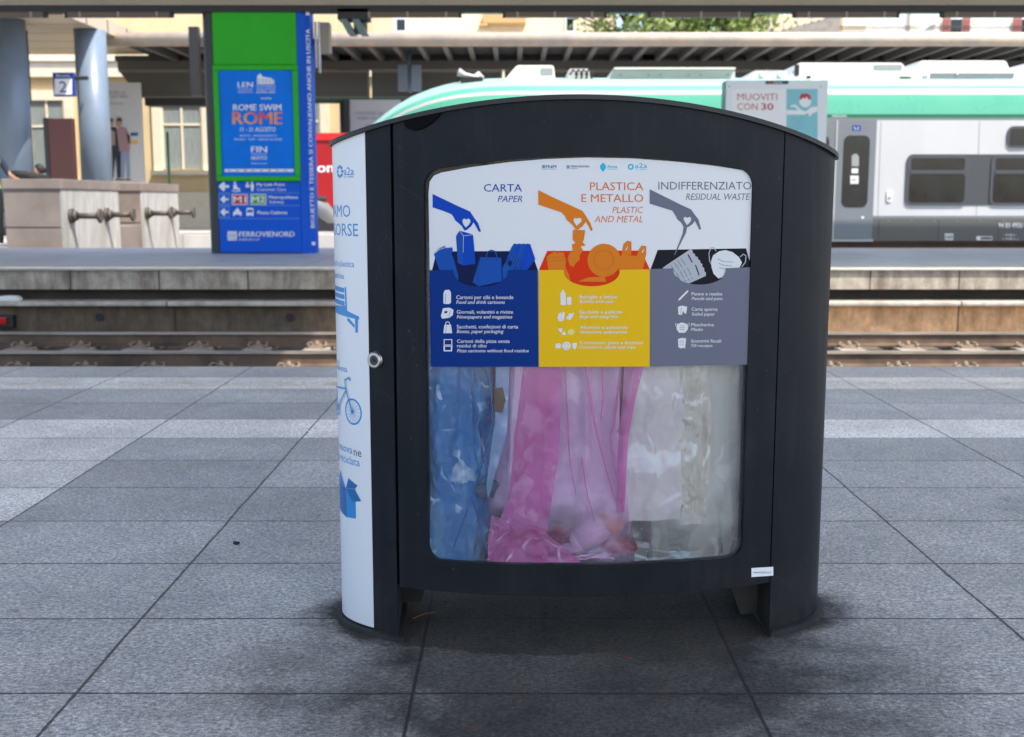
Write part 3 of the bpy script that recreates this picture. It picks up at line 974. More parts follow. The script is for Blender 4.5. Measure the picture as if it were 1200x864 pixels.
# ---- rear canopy: gutter tube, ribbed underside, hanging cladding
YC, YD = 28.0, 30.8
zt, zb_ = W(600, 38, YC).z, W(600, 54.5, YC).z
rc = empty('rear_canopy', (0, YC, ZF), 0, 'rear platform canopy with a rounded beige gutter edge and dark ribbed underside', 'canopy')
xl = W(118, 46, YC).x
rr = (zt - zb_) / 2
b = MB(); b.tube((xl, 0, (zt + zb_) / 2 - ZF), (24, 0, (zt + zb_) / 2 - ZF), rr, n=32); b.build('gutter_tube', M['tube'], rc)
b = MB()
zc = zb_ - ZF
b.box(xl + 0.15, 24, 0.05, 3.4, zc + 0.18, zc + 0.26); b.build('roof_sheet', M['roof_dark'], rc)
rib0 = None
xi = math.ceil(xl) + 0.2
for k in range(56):
    xx = xi + k * 0.6
    if rib0 is None:
        b = MB(); b.box(-0.06, 0.06, 0.12, YD - YC + 0.3, 0, 0.175); rib0 = o = b.build('rib', M['rib'], rc)
    else:
        o = rib0.copy(); C.objects.link(o); o.parent = rc
    o.location = (xx, 0, zc + 0.003)
zf1, zf0 = W(600, 70, YD).z - ZF, W(600, 114, YD).z - ZF
b = MB(); b.box(W(130, 70, YD).x, 24, YD - YC + 0.3, YD - YC + 0.5, zf1, zc + 0.17); b.build('upper_fascia', M['fascia'], rc)
fx = [W(-0 + a, 90, YD).x for a in (134, 282, 433, 590, 745, 900, 1055, 1210)]
for a, e in zip(fx, fx[1:]):
    b = MB()
    sl = 0.35 if a == fx[0] else 0.03
    b.prism([(a + sl + 0.25 * (a == fx[0]), zf0), (e - 0.03, zf0), (e - 0.03, zf1 - 0.24), (a + 0.03, zf1 - 0.24)], 'y', YD - YC + 0.2, YD - YC + 0.28)
    pn = b.build('fascia_panel', M['fascia'], rc)
    b = MB()
    b.box(a + 0.05, e - 0.03, YD - YC + 0.17, YD - YC + 0.198, zf1 - 0.3, zf1 - 0.25)
    b.box(e - 0.08, e - 0.03, YD - YC + 0.17, YD - YC + 0.198, zf0, zf1 - 0.305)
    b.box(a + (0.62 if a == fx[0] else 0.03), e - 0.085, YD - YC + 0.17, YD - YC + 0.198, zf0, zf0 + 0.04)
    b.build('lip', M['fascia_lip'], pn)
b = MB(); b.box(fx[0] + 0.05, 24, YD - YC + 0.14, YD - YC + 0.5, zf1 - 0.23, zf1 - 0.005); b.build('cladding_band', M['fascia'], rc)
b = MB(); b.box(fx[0] + 0.7, fx[1] + 0.3, YD - YC + 0.2, YD - YC + 0.8, zf0 - 0.2, zf0 - 0.004); b.build('end_beam', M['beam_dark'], rc)
b = MB(); b.box(fx[1] + 0.3, 24, YD - YC + 0.22, YD - YC + 0.3, zf0 - 0.05, zf0 - 0.004); b.build('trim', M['green_line'], rc)
b = MB(); b.box(fx[1] + 0.305, 24, YD - YC + 0.4, YD - YC + 0.8, zf0 - 0.1, zf0 - 0.004); b.build('soffit_board', M['roof_dark'], rc)
for xx in (-4.4, 3.6, 11.6):
    b = MB(); b.tube((xx, 3.2, 0), (xx, 3.2, zc + 0.18), 0.18, n=20); b.build('post', M['beam_dark'], rc)
x0 = W(228, 60, 27.6).x
b = MB(); b.box(x0 - 0.1, x0 + 0.12, 27.5, 27.7, W(228, 112, 27.6).z, W(228, 32, 27.6).z)
tag(b.build('downpipe', M['dark_metal']), 'dark square downpipe just left of the top of the pillar', 'downpipe')
# pair of pale blue display blades hanging under the rear canopy
p = W(480, 90, 30.0)
t = empty('hanging_display', (p.x, 30.0, W(480, 107, 30).z), 0, 'pair of pale blue blades hanging from the rear canopy left of the train nose', 'display')
hh = W(480, 76, 30).z - W(480, 107, 30).z
for dx, a in ((-0.17, -0.25), (0.17, 0.25)):
    b = MB(); b.box(-0.13, 0.13, -0.03, 0.03, 0, hh, bevel=0.01); o = b.build('blade', M['column_blue'], t); o.location = (dx, 0, 0); o.rotation_euler = (0, 0, a)
b = MB(); b.tube((0, 0.08, -0.02), (0, 0.08, W(480, 55, 30).z - t.location.z), 0.045, n=10); b.build('hanger', M['column_blue'], t)

# ---- houses, stairs and trees beyond the canopy
YH = 58.0
def far_house(name, a, e, top, Y, m, lab, depth=9):
    x0, x1, z0, z1 = rect(a, e, 200, top, Y)
    t = empty(name, ((x0 + x1) / 2, Y, ZF), 0, lab, 'building')
    b = MB(); b.box(x0 - t.location.x, x1 - t.location.x, 0, depth, 0, z1 - ZF); b.build('wall', m, t)
    return t
hA = far_house('apartment_house', 380, 722, -60, YH, M['pale_house'], 'sunlit cream house wall above the rear canopy, left of the trees')
hB = far_house('apartment_house', 985, 1400, -60, YH, M['white_house'], 'sunlit white house with red brown shutters above the rear canopy, top right')
hC = far_house('apartment_house', 60, 262, -40, 70, M['pale_house'], 'pale far house seen between blue column and pillar above the canopy')
def far_window(t, a, e, top, bot, Y, shut=True, glass=True):
    ox = t.location.x
    x0, x1, z0, z1 = rect(a, e, bot, top, Y)
    x0 -= ox; x1 -= ox; z0 -= ZF; z1 -= ZF
    b = MB(); b.box(x0 - 0.08, x1 + 0.08, -0.08, -0.003, z0 - 0.08, z1 + 0.08); wd = b.build('window', M['white_paint'], t)
    b = MB(); b.box(x0, x1, -0.095, -0.083, z0, z1); b.build('pane', M['glass_dark'], wd)
    if shut:
        for q0, q1 in ((x0 - (x1 - x0) * 0.75, x0 - 0.03), (x1 + 0.03, x1 + (x1 - x0) * 0.75)):
            b = MB(); b.box(q0, q1, -0.13, -0.085, z0 - 0.05, z1 + 0.05)
            zz = z0
            while zz < z1: b.box(q0 + 0.04, q1 - 0.04, -0.145, -0.132, zz, zz + 0.05); zz += 0.1
            b.build('shutter', M['shutter'], wd)
far_window(hA, 465, 475, 23, 36, YH, False); far_window(hA, 664, 672, 22, 36, YH, False)
far_window(hB, 1113, 1126, 23, 45, YH); far_window(hB, 1196, 1210, 23, 45, YH)
b = MB(); x0, x1, z0, z1 = rect(984, 1012, 45, 15, YH); b.box(x0 - hB.location.x, x1 - hB.location.x, -0.5, -0.01, z0 - ZF, z1 - ZF); b.build('pilaster', M['cream_light'], hB)
b = MB(); x0, x1, z0, z1 = rect(1065, 1072, 45, 10, YH); b.box(x0 - hB.location.x, x1 - hB.location.x, -0.2, -0.01, z0 - ZF, z1 - ZF); b.build('downpipe', M['cream_light'], hB)
x0, x1, z0, z1 = rect(1072, 1105, 31, 24, YH - 0.3)
b = MB(); q = W(1072, 30, YH).z - ZF
b.prism([(x0 - hB.location.x, q - 0.35), (x0 - hB.location.x + 0.2, q - 0.35), (x1 - hB.location.x, q + 0.5), (x1 - hB.location.x - 0.4, q + 0.5)], 'y', -1.0, -0.1); b.build('awning', M['white_paint'], hB)
b = MB()
for zz in (33.5, 36): b.tube((x0 - hB.location.x - 4, -0.6, W(600, zz, YH).z - ZF), (x0 - hB.location.x + 9, -0.6, W(600, zz, YH).z - ZF), 0.025, n=6)
b.build('balcony_rail', M['dark_metal'], hB)
x0, x1, z0, z1 = rect(566, 616, 31, 18, YH)
b = MB(); b.box(x0, x1, YH - 1.0, YH - 0.02, z0, z1, bevel=0.04)
b.box(x0 - 0.15, x0 + 0.25, YH - 1.05, YH - 0.01, z0 - 0.1, z0 - 0.004)
tag(b.build('window_awning', mat('ochre_box', srgb(205, 165, 110, 0.8), 0.7)), 'ochre boxed-in balcony on the sunlit cream house above the canopy', 'balcony')
# outside staircase
x0, x1, z0, z1 = rect(886, 984, 45, 12, 56)
t = empty('outside_stairs', ((x0 + x1) / 2, 56, ZF), 0, 'pale outside stairs and railing between the trees and the white house', 'stairs')
L = x1 - x0
b = MB(); b.box(-L / 2, L / 2, 1.2, 3, 0, z1 - ZF + 1.5); b.build('wall', M['pale_house'], t)
b = MB()
n = 12
for i in range(n):
    b.box(-L / 2 + L * i / n, -L / 2 + L * (i + 1) / n, 0, 1.19, 0, z0 - ZF + (z1 - z0) * (i + 1) / n * 0.8)
b.build('steps', M['concrete'], t)
b = MB()
for i in range(7):
    xx = -L / 2 + L * i / 6
    zz = z0 - ZF + (z1 - z0) * i / 6 * 0.8
    b.tube((xx, 0.05, zz + 0.1), (xx, 0.05, zz + 1.2), 0.05, n=8)
b.path([(-L / 2, 0.05, z0 - ZF + 1.2), (L / 2, 0.05, z0 - ZF + (z1 - z0) * 0.8 + 1.2)], 0.06)
b.build('railing', M['white_paint'], t)

# trees
M['bark'] = mat('bark', (0.07, 0.05, 0.035), 0.9, var=0.3, scale=8)
g = Graph('leaves')
oi = g.node('ShaderNodeTexCoord').outputs['Object']
c = g.mix(g.remap(g.noise(oi, 1.5, 4), 0.35, 0.65, 0, 1), (0.10, 0.16, 0.03, 1), (0.30, 0.36, 0.10, 1))
g.put(g.p.inputs['Base Color'], c)
g.p.inputs['Roughness'].default_value = 0.5
g.p.inputs['Transmission Weight'].default_value = 0.0
M['leaf'] = g.m
def tree(x, y, h, rx, rz, lab, seed):
    rnd = random.Random(seed)
    t = empty('tree', (x, y, ZF), 0, lab, 'tree', 'trees above the rear canopy')
    b = MB()
    b.path([(0, 0, 0), (0.1, 0, h * 0.3), (-0.1, 0.1, h * 0.6), (0.05, 0, h * 0.85)], [0.28, 0.22, 0.15, 0.05])
    for i in range(7):
        a = rnd.uniform(0, 6.28); zz = h * rnd.uniform(0.4, 0.75)
        b.path([(0, 0, zz), (math.cos(a) * rx * 0.4, math.sin(a) * rx * 0.4, zz + 0.8), (math.cos(a) * rx * 0.8, math.sin(a) * rx * 0.8, zz + 1.2)], [0.1, 0.06, 0.03], 6)
    b.build('trunk', M['bark'], t)
    b = MB()
    cl = []
    for i in range(46):
        a, q = rnd.uniform(0, 6.28), rnd.uniform(-1, 1)
        rad_ = rnd.uniform(0.45, 1.0)
        k = math.sqrt(1 - q * q)
        cl.append((Vector((math.cos(a) * k * rx * rad_, math.sin(a) * k * rx * rad_, h * 0.72 + q * rz * rad_)), rnd.uniform(0.5, 1.0)))
    for cpos, cr in cl:
        for i in range(85):
            d = Vector((rnd.gauss(0, 1), rnd.gauss(0, 1), rnd.gauss(0, 0.8))) * cr * 0.5
            p = cpos + d
            n_ = Vector((rnd.gauss(0, 1), rnd.gauss(0, 1), rnd.gauss(0.6, 1))).normalized()
            a_ = n_.orthogonal().normalized(); c_ = n_.cross(a_)
            s1, s2 = rnd.uniform(0.12, 0.22), rnd.uniform(0.06, 0.11)
            b.quad([p - a_ * s1, p + c_ * s2, p + a_ * s1, p - c_ * s2])
    b.build('crown', M['leaf'], t, normals=False)
    return t
for i, (px, Y, topz, rx) in enumerate(((735, 54, 12.6, 2.6), (800, 57, 11.6, 2.5), (850, 53, 11.2, 2.3), (886, 58, 11.6, 1.5))):
    p = W(px, 30, Y)
    tree(p.x, Y, topz * 1.02, rx, 3.4, ['sunlit green tree left of the others, against the cream house', 'second sunlit tree from the left above the gutter tube', 'third sunlit tree from the left above the gutter tube', 'slim rightmost tree beside the pale outside stairs'][i], 11 + i)

# ------------------------------------------------------------------ green and blue information pillar
M['pil_green'] = mat('green_panel', srgb(40, 156, 34, 1.3), 0.5, var=0.08, scale=1.5, spec=0.2)
M['pil_blue'] = mat('blue_panel', srgb(6, 84, 196, 1.15), 0.5, var=0.05, scale=1.5, spec=0.2)
M['pil_dark'] = mat('dark_cladding', (0.022, 0.028, 0.036), 0.4)
M['poster_blue'] = mat('poster_blue', srgb(12, 110, 214, 1.2), 0.45, var=0.12, scale=1.3, spec=0.1)
M['print_red'] = flat('print_red', 205, 40, 70, 0.9)
M['print_green'] = flat('print_green', 70, 165, 80, 0.9)
M['print_pale'] = flat('print_pale_blue', 120, 175, 225, 0.9)
M['print_sunset'] = None
g = Graph('orange_red_letters')
tc = g.node('ShaderNodeTexCoord').outputs['Object']
g.put(g.p.inputs['Base Color'], g.mix(g.remap(g.noise(tc, 3.2, 1), 0.42, 0.58, 0, 1), srgb(222, 70, 84), srgb(232, 165, 88)))
M['print_sunset'] = g.m
YP = 16.7
x0, x1, z0, z1 = rect(253, 350, 297, 8, YP)
xL, xR = rect(239.5, 365, 150, 150, YP)[:2]
z1 = 3.925
pil = empty('information_pillar', ((x0 + x1) / 2, YP, ZF), 0, 'square green and blue station pillar with a framed blue poster and direction signs', 'pillar')
ox, hz_ = pil.location.x, z1 - ZF
b = MB()
b.prism([(xL - ox + 0.1, 0.06), (xR - ox - 0.1, 0.06), (xR - ox - 0.04, 0.12), (xR - ox - 0.04, 0.4), (xL - ox + 0.04, 0.4), (xL - ox + 0.04, 0.12)], 'z', 0, hz_); b.build('core', M['pil_dark'], pil)
def rnd_side(xa, xb, sgn, name, m):
    pts = [(xa, 0.0)]
    for k in range(0, 7):
        a = k / 6 * math.pi / 2
        pts.append((xb - sgn * 0.12 * (1 - math.sin(a)), 0.02 + 0.12 * (1 - math.cos(a))))
    pts += [(xb, 0.38), (xb - sgn * 0.035, 0.38), (xb - sgn * 0.035, 0.16), (xa, 0.055)]
    b = MB(); b.prism(pts, 'z', 0.0, hz_ - 0.02); o = b.build(name, m, pil)
    return o
sidep = rnd_side(x1 - ox + 0.006, xR - ox, 1, 'blue_side_panel', M['pil_blue'])
rnd_side(x0 - ox - 0.006, xL - ox, -1, 'dark_side_panel', M['pil_dark'])
zg = W(600, 76, YP).z - ZF
b = MB(); b.box(x0 - ox, x1 - ox, 0.0, 0.05, zg, hz_ - 0.01, bevel=0.004); b.build('green_panel', M['pil_green'], pil)
zb1, zb0 = W(600, 213.2, YP).z - ZF, 0.0
b = MB(); b.box(x0 - ox, x1 - ox, 0.0, 0.05, 0.01, zb1, bevel=0.004); dirp = b.build('direction_panel', M['pil_blue'], pil)
pz0, pz1 = W(600, 212.8, YP).z - ZF, W(600, 76.4, YP).z - ZF
b = MB()
fw = 0.075
xa, xb = x0 - ox - 0.004, x1 - ox + 0.012
for (q0, q1, h0, h1) in ((xa, xb, pz0 + 0.004, pz0 + fw), (xa, xb, pz1 - fw, pz1 - 0.004), (xa, xa + fw, pz0 + fw + 0.001, pz1 - fw - 0.001), (xb - fw, xb, pz0 + fw + 0.001, pz1 - fw - 0.001)):
    b.box(q0, q1, -0.05, 0.05, h0, h1, bevel=0.012)
fr = b.build('poster_frame', M['pil_green'], pil)
b = MB(); b.box(xa + fw + 0.001, xb - fw - 0.001, -0.02, 0.03, pz0 + fw + 0.001, pz1 - fw - 0.001); b.build('poster', M['poster_blue'], pil)
pw = M['print_white']
sh = Sheet(onto(YP - 0.02, pil), 0.003, 0.003)
sh.text('LEN', 278.8, 296.3, 96.3, 102.3, pw, 0, bold=0.03).text('EUROPEAN', 279, 296, 104, 105.6, pw, 0).text('AQUATICS', 279, 296, 107, 109, pw, 0)
sh.poly([(301.5, 98.8), (301.5, 89.5), (305, 86), (308, 90), (313, 91), (318, 91.5), (321.3, 94), (321.3, 98.8)], pw, 0)
for r_ in range(2):
    for k in range(5): sh.oval(304 + k * 3.8, 93.5 + r_ * 2.9, 0.8, 0.9, M['poster_blue'], 1, 10)
sh.text('EUROPEAN', 301, 322.5, 100, 102.3, pw, 0).text('AQUATICS', 301, 322.5, 103.4, 105.8, pw, 0).text('ROMA 2022', 301, 322.5, 106.9, 109.4, pw, 0, bold=0.02).text('italia', 306, 318.4, 114, 116.3, pw, 0, bold=0.02)
sh.text('ROME SWIM', 273.3, 329.7, 122.5, 129.7, pw, 0, bold=0.025).text('ROME', 273, 330.7, 131.5, 145.7, M['print_sunset'], 0, bold=0.035)
sh.text('11 - 21 AGOSTO', 281.7, 323, 149.2, 154.3, pw, 0, bold=0.015).text('NUOTO - SINCRONIZZATO', 281, 324.8, 158, 160.2, pw, 0).text('FONDO - TUFFI - GRANDI ALTEZZE', 275, 330.7, 162.4, 164.6, pw, 0)
sh.text('FIN', 294.6, 312.8, 171.7, 178.6, pw, 0, bold=0.05).text('FEDERAZIONE', 294.8, 312.6, 180, 181.4, pw, 0).text('NUOTO', 294.6, 312.8, 183, 187.4, pw, 0, bold=0.02).text('federnuoto.it', 294.6, 313, 190.6, 192.6, pw, 0)
sh.rect(263.4, 344.0, 198.2, 201.6, pw, 0)
for k in range(8): sh.rect(267 + k * 9.4, 270.5 + k * 9.4, 199.2, 200.6, M['print_red'] if k % 3 == 2 else M['print_pale'], 1)
sh.build('poster_print', fr)
sh = Sheet(onto(YP, pil), 0.004, 0.003)
def P2(X, Y): return (235 + X / 6.171, 160 + Y / 6.171)
def arrow(cx, cy, k, m, lay=0):
    q = lambda L: [(cx + a * k, cy + c * k) for a, c in L]
    sh.poly(q([(-6, 0), (0, -6), (2.6, -3.6), (0.8, -1.6), (7, -1.6), (7, 1.6), (0.8, 1.6), (2.6, 3.6), (0, 6)]), m, lay)
arrow(*P2(166, 362), 0.95, pw)
for yy in (455, 547):
    x_, y_ = P2(170, yy)
    sh.poly([(x_ - 6.3, y_ - 6.3), (x_ + 6.3, y_ - 6.3), (x_ + 6.3, y_ + 6.3), (x_ - 6.3, y_ + 6.3)], M['print_pale'], 0, [[(x_ - 5.7, y_ - 5.7), (x_ + 5.7, y_ - 5.7), (x_ + 5.7, y_ + 5.7), (x_ - 5.7, y_ + 5.7)]])
    arrow(x_, y_, 0.75, pw, 1)
# assistance, waiting room, taxi and bus pictograms
cx, cy = P2(258, 362)
sh.oval(cx - 1.5, cy - 4.6, 1.5, 1.5, pw, 0, 12).poly([(cx - 3, cy - 2.6), (cx + 0.5, cy - 2.6), (cx + 1, cy + 1), (cx + 4.5, cy + 2.4), (cx + 4, cy + 4.4), (cx - 3.4, cy + 3)], pw, 0).line([(cx - 5, cy + 4.9), (cx, cy + 6), (cx + 5, cy + 4.9)], 1.1, pw, 0)
cx, cy = P2(355, 362)
sh.oval(cx - 2.6, cy - 4, 1.4, 1.4, pw, 0, 12).oval(cx + 2.8, cy - 4.6, 1.4, 1.4, pw, 0, 12).poly([(cx - 5, cy - 2), (cx - 0.6, cy - 2.2), (cx + 0.4, cy + 0.6), (cx - 2, cy + 1.2), (cx - 4.4, cy + 1)], pw, 0).poly([(cx + 0.8, cy - 2.8), (cx + 5, cy - 2.8), (cx + 5, cy + 2), (cx + 4, cy + 5.6), (cx + 2.2, cy + 5.6), (cx + 1.4, cy + 1)], pw, 0)
sh.text('My Link Point', *[P2(407, 0)[0], P2(612, 0)[0]], P2(0, 336)[1], P2(0, 358)[1], pw, 0, bold=0.035).text('Customer Care', P2(407, 0)[0], P2(618, 0)[0], P2(0, 372)[1], P2(0, 394)[1], pw, 0)
sh.rect(P2(226, 0)[0], P2(342, 0)[0], P2(0, 418)[1], P2(0, 494)[1], pw, 0).rect(P2(231, 0)[0], P2(337, 0)[0], P2(0, 423)[1], P2(0, 489)[1], M['print_red'], 1).text('M1', P2(240, 0)[0], P2(330, 0)[0], P2(0, 434)[1], P2(0, 478)[1], pw, 2, bold=0.03)
sh.rect(P2(360, 0)[0], P2(476, 0)[0], P2(0, 418)[1], P2(0, 494)[1], pw, 0).rect(P2(365, 0)[0], P2(471, 0)[0], P2(0, 423)[1], P2(0, 489)[1], M['print_green'], 1).text('M2', P2(372, 0)[0], P2(466, 0)[0], P2(0, 434)[1], P2(0, 478)[1], pw, 2, bold=0.03)
sh.text('Metropolitana', P2(494, 0)[0], P2(706, 0)[0], P2(0, 428)[1], P2(0, 450)[1], pw, 0, bold=0.035).text('Subway', P2(496, 0)[0], P2(604, 0)[0], P2(0, 462)[1], P2(0, 484)[1], pw, 0)
cx, cy = P2(266, 548)
sh.poly([(cx - 5, cy + 2.4), (cx - 4.6, cy - 0.6), (cx - 2.6, cy - 1.2), (cx - 1.8, cy - 3.6), (cx - 0.8, cy - 3.8), (cx - 0.6, cy - 5), (cx + 0.8, cy - 5), (cx + 1, cy - 3.8), (cx + 2, cy - 3.6), (cx + 2.8, cy - 1.2), (cx + 4.8, cy - 0.6), (cx + 5.2, cy + 2.4), (cx + 4.6, cy + 4.4), (cx + 3, cy + 4.4), (cx + 2.8, cy + 2.8), (cx - 2.8, cy + 2.8), (cx - 3, cy + 4.4), (cx - 4.6, cy + 4.4)], pw, 0)
cx, cy = P2(358, 548)
sh.poly([(cx - 4.2, cy - 3.6), (cx - 3, cy - 5), (cx + 3, cy - 5), (cx + 4.2, cy - 3.6), (cx + 4.2, cy + 3.4), (cx + 3.4, cy + 4.8), (cx + 2.2, cy + 4.8), (cx + 2, cy + 3.8), (cx - 2, cy + 3.8), (cx - 2.2, cy + 4.8), (cx - 3.4, cy + 4.8), (cx - 4.2, cy + 3.4)], pw, 0, [[(cx - 3.2, cy - 3), (cx + 3.2, cy - 3), (cx + 3.2, cy + 0.4), (cx - 3.2, cy + 0.4)]])
sh.text('Piazza Cadorna', P2(413, 0)[0], P2(627, 0)[0], P2(0, 538)[1], P2(0, 562)[1], pw, 0, bold=0.035)
for yy in (409, 500, 594): sh.line([P2(132 + (yy - 409) * 0.03, yy), P2(718, yy)], 0.45, M['print_pale'], 0)
cx, cy = P2(230, 720)
for dy in (-4.1, 1.0): sh.rect(cx - 5.6, cx + 5.6, cy + dy, cy + dy + 2.0, pw, 0)
sh.rect(cx - 6.4, cx + 6.4, cy - 1.3, cy + 0.2, pw, 0).rect(cx - 5.6, cx + 5.6, cy - 5.6, cy - 4.6, pw, 0).rect(cx - 5.6, cx + 5.6, cy + 3.8, cy + 5.2, pw, 0)
sh.text('FERROVIENORD', 280.4, 345.2, 271.5, 277.5, pw, 0, bold=0.03).text('FNM', 280.4, 288.4, 279.8, 282, pw, 0, bold=0.04).text('GROUP', 289, 304, 279.8, 282, pw, 0)
sh.build('direction_print', dirp)
ssh = Sheet(lambda u, v, o: Vector((W(u, 150, YP).x - ox, -o - 0.0, W(600, v, YP).z - ZF)), 0.004, 0.003)
ssh.vtext('BIGLIETTO E TESSERA SI CONVALIDANO ANCHE IN USCITA', 361.4, 365.8, 267, 34, pw, 0, bold=0.03)
ssh.rect(362, 366, 283.5, 287.5, pw, 0).rect(362, 366, 14, 18, pw, 0)
ssh.build('side_lettering', sidep)

# loudspeaker box with two thin rods on the pillar's right side
x0, x1, z0, z1 = rect(370, 386, 62, 26, 17.0)
t = empty('loudspeaker', (x0, 17.0, z0), 0, 'beige loudspeaker box with two thin rods fixed right of the pillar top', 'loudspeaker')
b = MB(); b.box(0.03, x1 - x0, 0, 0.22, 0, z1 - z0, bevel=0.015); b.build('cabinet', M['beam_beige'], t)
b = MB()
b.box(-0.06, 0.029, 0.08, 0.14, 0.12, 0.2)
b.build('bracket', M['dark_metal'], t)
for px, yb in ((370.5, 80), (374.5, 86)):
    b = MB(); q = W(px, 60, 16.98)
    b.tube((q.x - x0, -0.03, W(px, yb, 17).z - z0), (q.x - x0, -0.03, z1 - z0), 0.018, n=10); b.build('rod', M['white_paint'], t)

# ------------------------------------------------------------------ advertising board on the far platform
YA = 16.6
x0, x1, z0, z1 = rect(849, 968, 245, 94, YA)
ad = empty('advertising_board', ((x0 + x1) / 2, YA, ZF), 0, 'pale framed advertising board with red lettering and a teal picture, behind the bin', 'advertising board')
hw = (x1 - x0) / 2
M['frame_pale'] = mat('pale_frame_metal', srgb(226, 234, 238, 0.95), 0.35)
b = MB(); b.box(-hw, hw, 0, 0.3, z0 - ZF, z1 - ZF, bevel=0.012); b.build('cabinet', M['frame_pale'], ad)
b = MB(); b.box(-hw - 0.012, -hw - 0.001, 0.03, 0.27, z0 - ZF, z1 - ZF - 0.01); b.build('side_trim', M['teal_metal'], ad)
for sx in (-1, 1):
    b = MB(); b.box(sx * hw * 0.7 - 0.05, sx * hw * 0.7 + 0.05, 0.1, 0.2, 0, z0 - ZF - 0.001); b.build('leg', M['dark_metal'], ad)
M['ad_white'] = flat('ad_white', 238, 240, 242, 0.95)
M['ad_teal'] = mat('ad_teal', srgb(120, 190, 202, 1.0), 0.3, var=0.1, scale=2.5)
M['ad_red'] = flat('ad_red', 190, 40, 66, 0.9)
M['ad_navy'] = flat('ad_navy', 44, 48, 88)
sh = Sheet(onto(YA, ad), 0.003, 0.003)
sh.rect(857.5, 921.5, 104.5, 232, M['ad_white'], 0).rect(921.5, 958, 104.5, 232, M['ad_teal'], 0)
sh.text('MUOVITI', 864, 910.6, 109.8, 117.6, M['ad_red'], 1, bold=-0.006).text('CON', 864, 887.8, 121.2, 129, M['ad_red'], 1, bold=-0.006).text('30', 892, 906, 121.2, 129, M['ad_red'], 1, bold=0.03)
sh.rect(897, 923.8, 94.8, 98.7, M['ad_navy'], 1).oval(902, 96.7, 2.2, 1.6, M['ad_red'], 2, 14).text('Media', 906.5, 916.5, 95.7, 97.9, pw, 2, bold=0.02)
sh.oval(943.5, 118.5, 7.0, 7.6, M['ad_white'], 1, 24).poly([(936.7, 116), (938, 111), (941, 109.8), (946, 109.8), (949.4, 111.5), (950.3, 117), (947, 116.8), (945.6, 113.5), (943, 116), (940.6, 114.6), (938.6, 117.2)], M['ad_red'], 2)
sh.poly([(921.6, 129), (936, 129.5), (931, 125.4), (926, 125.6), (926.4, 123.6), (932.5, 123), (938, 128.5), (944, 131), (950, 126), (957.6, 125), (957.6, 131), (952, 133), (949, 137), (946.5, 132.6), (942, 134.6), (921.6, 134.5)], M['ad_white'], 1)
for px in (854.5, 962): sh.oval(px, 101.5, 1.0, 1.0, M['print_grey'], 1, 12)
sh.build('print', ad)

# ------------------------------------------------------------------ red stand and scooter between pillar and bin
YR = 28.6
x0, x1, z0, z1 = rect(362, 452, 244, 157, YR)
M['kiosk_red'] = mat('red_panel', srgb(196, 24, 34, 0.6), 0.4)
ks = empty('red_stand', ((x0 + x1) / 2, YR, ZF), 0, 'red stand with white letters, seen between the pillar and the bin', 'stand')
hw = (x1 - x0) / 2
b = MB(); b.box(-hw, hw, 0, 1.2, z0 - ZF, z1 - ZF - 0.16); b.build('body', M['kiosk_red'], ks)
b = MB(); b.prism([(-hw - 0.02, z1 - ZF - 0.155), (hw + 0.02, z1 - ZF - 0.155), (hw - 0.25, z1 - ZF + 0.02), (-hw + 0.1, z1 - ZF + 0.02)], 'y', -0.04, 1.2); b.build('top', mat('bright_red', srgb(226, 40, 44, 0.75), 0.35), ks)
b = MB(); b.box(-hw + 0.1, hw - 0.1, 0.1, 1.1, 0, z0 - ZF - 0.001); b.build('base', M['dark_metal'], ks)
sh = Sheet(onto(YR, ks), 0.006, 0.003)
sh.text('on', 372, 391, 190.5, 202, pw, 0, bold=0.03)
sh.build('lettering', ks)
# scooter
sx_, sy_ = W(384, 270, 26.9).x, 26.9
sc_ = empty('motor_scooter', (sx_, sy_, ZF), R(35), 'grey parked motor scooter in front of the red stand, half hidden by the bin', 'scooter')
b = MB()
b.path([(-0.75, 0, 0.62), (-0.45, 0, 0.7), (-0.1, 0, 0.55), (0.1, 0, 0.38), (0.3, 0, 0.36), (0.48, 0, 0.6), (0.56, 0, 0.95)], [0.1, 0.17, 0.19, 0.16, 0.15, 0.15, 0.09], 16)
b.build('body', mat('grey_scooter_paint', (0.18, 0.19, 0.2), 0.3), sc_)
b = MB(); b.box(-0.72, -0.05, -0.14, 0.14, 0.74, 0.86, bevel=0.05); b.build('seat', M['rubber'], sc_)
for wx in (-0.6, 0.72):
    b = MB(); b.tube((wx, -0.06, 0.24), (wx, 0.06, 0.24), 0.24, n=32); wh = b.build('wheel', M['rubber'], sc_)
    b = MB(); b.tube((wx, -0.065, 0.24), (wx, 0.065, 0.24), 0.14, n=24); b.build('rim', M['steel'], wh)
b = MB(); b.path([(0.56, 0, 0.9), (0.52, 0, 1.05), (0.48, 0.3, 1.08)], 0.02); b.path([(0.52, -0.001, 1.05), (0.48, -0.3, 1.08)], 0.02); b.build('handlebar', M['dark_metal'], sc_)
b = MB(); b.tube((0.6, 0, 0.95), (0.68, 0, 0.95), 0.07, 0.09, n=20); b.build('headlight', M['steel'], sc_)
b = MB(); b.path([(0.46, 0, 0.7), (0.66, 0, 0.5), (0.8, 0, 0.5)], [0.05, 0.09, 0.05], 10); b.build('front_fender', M['steel'], sc_)

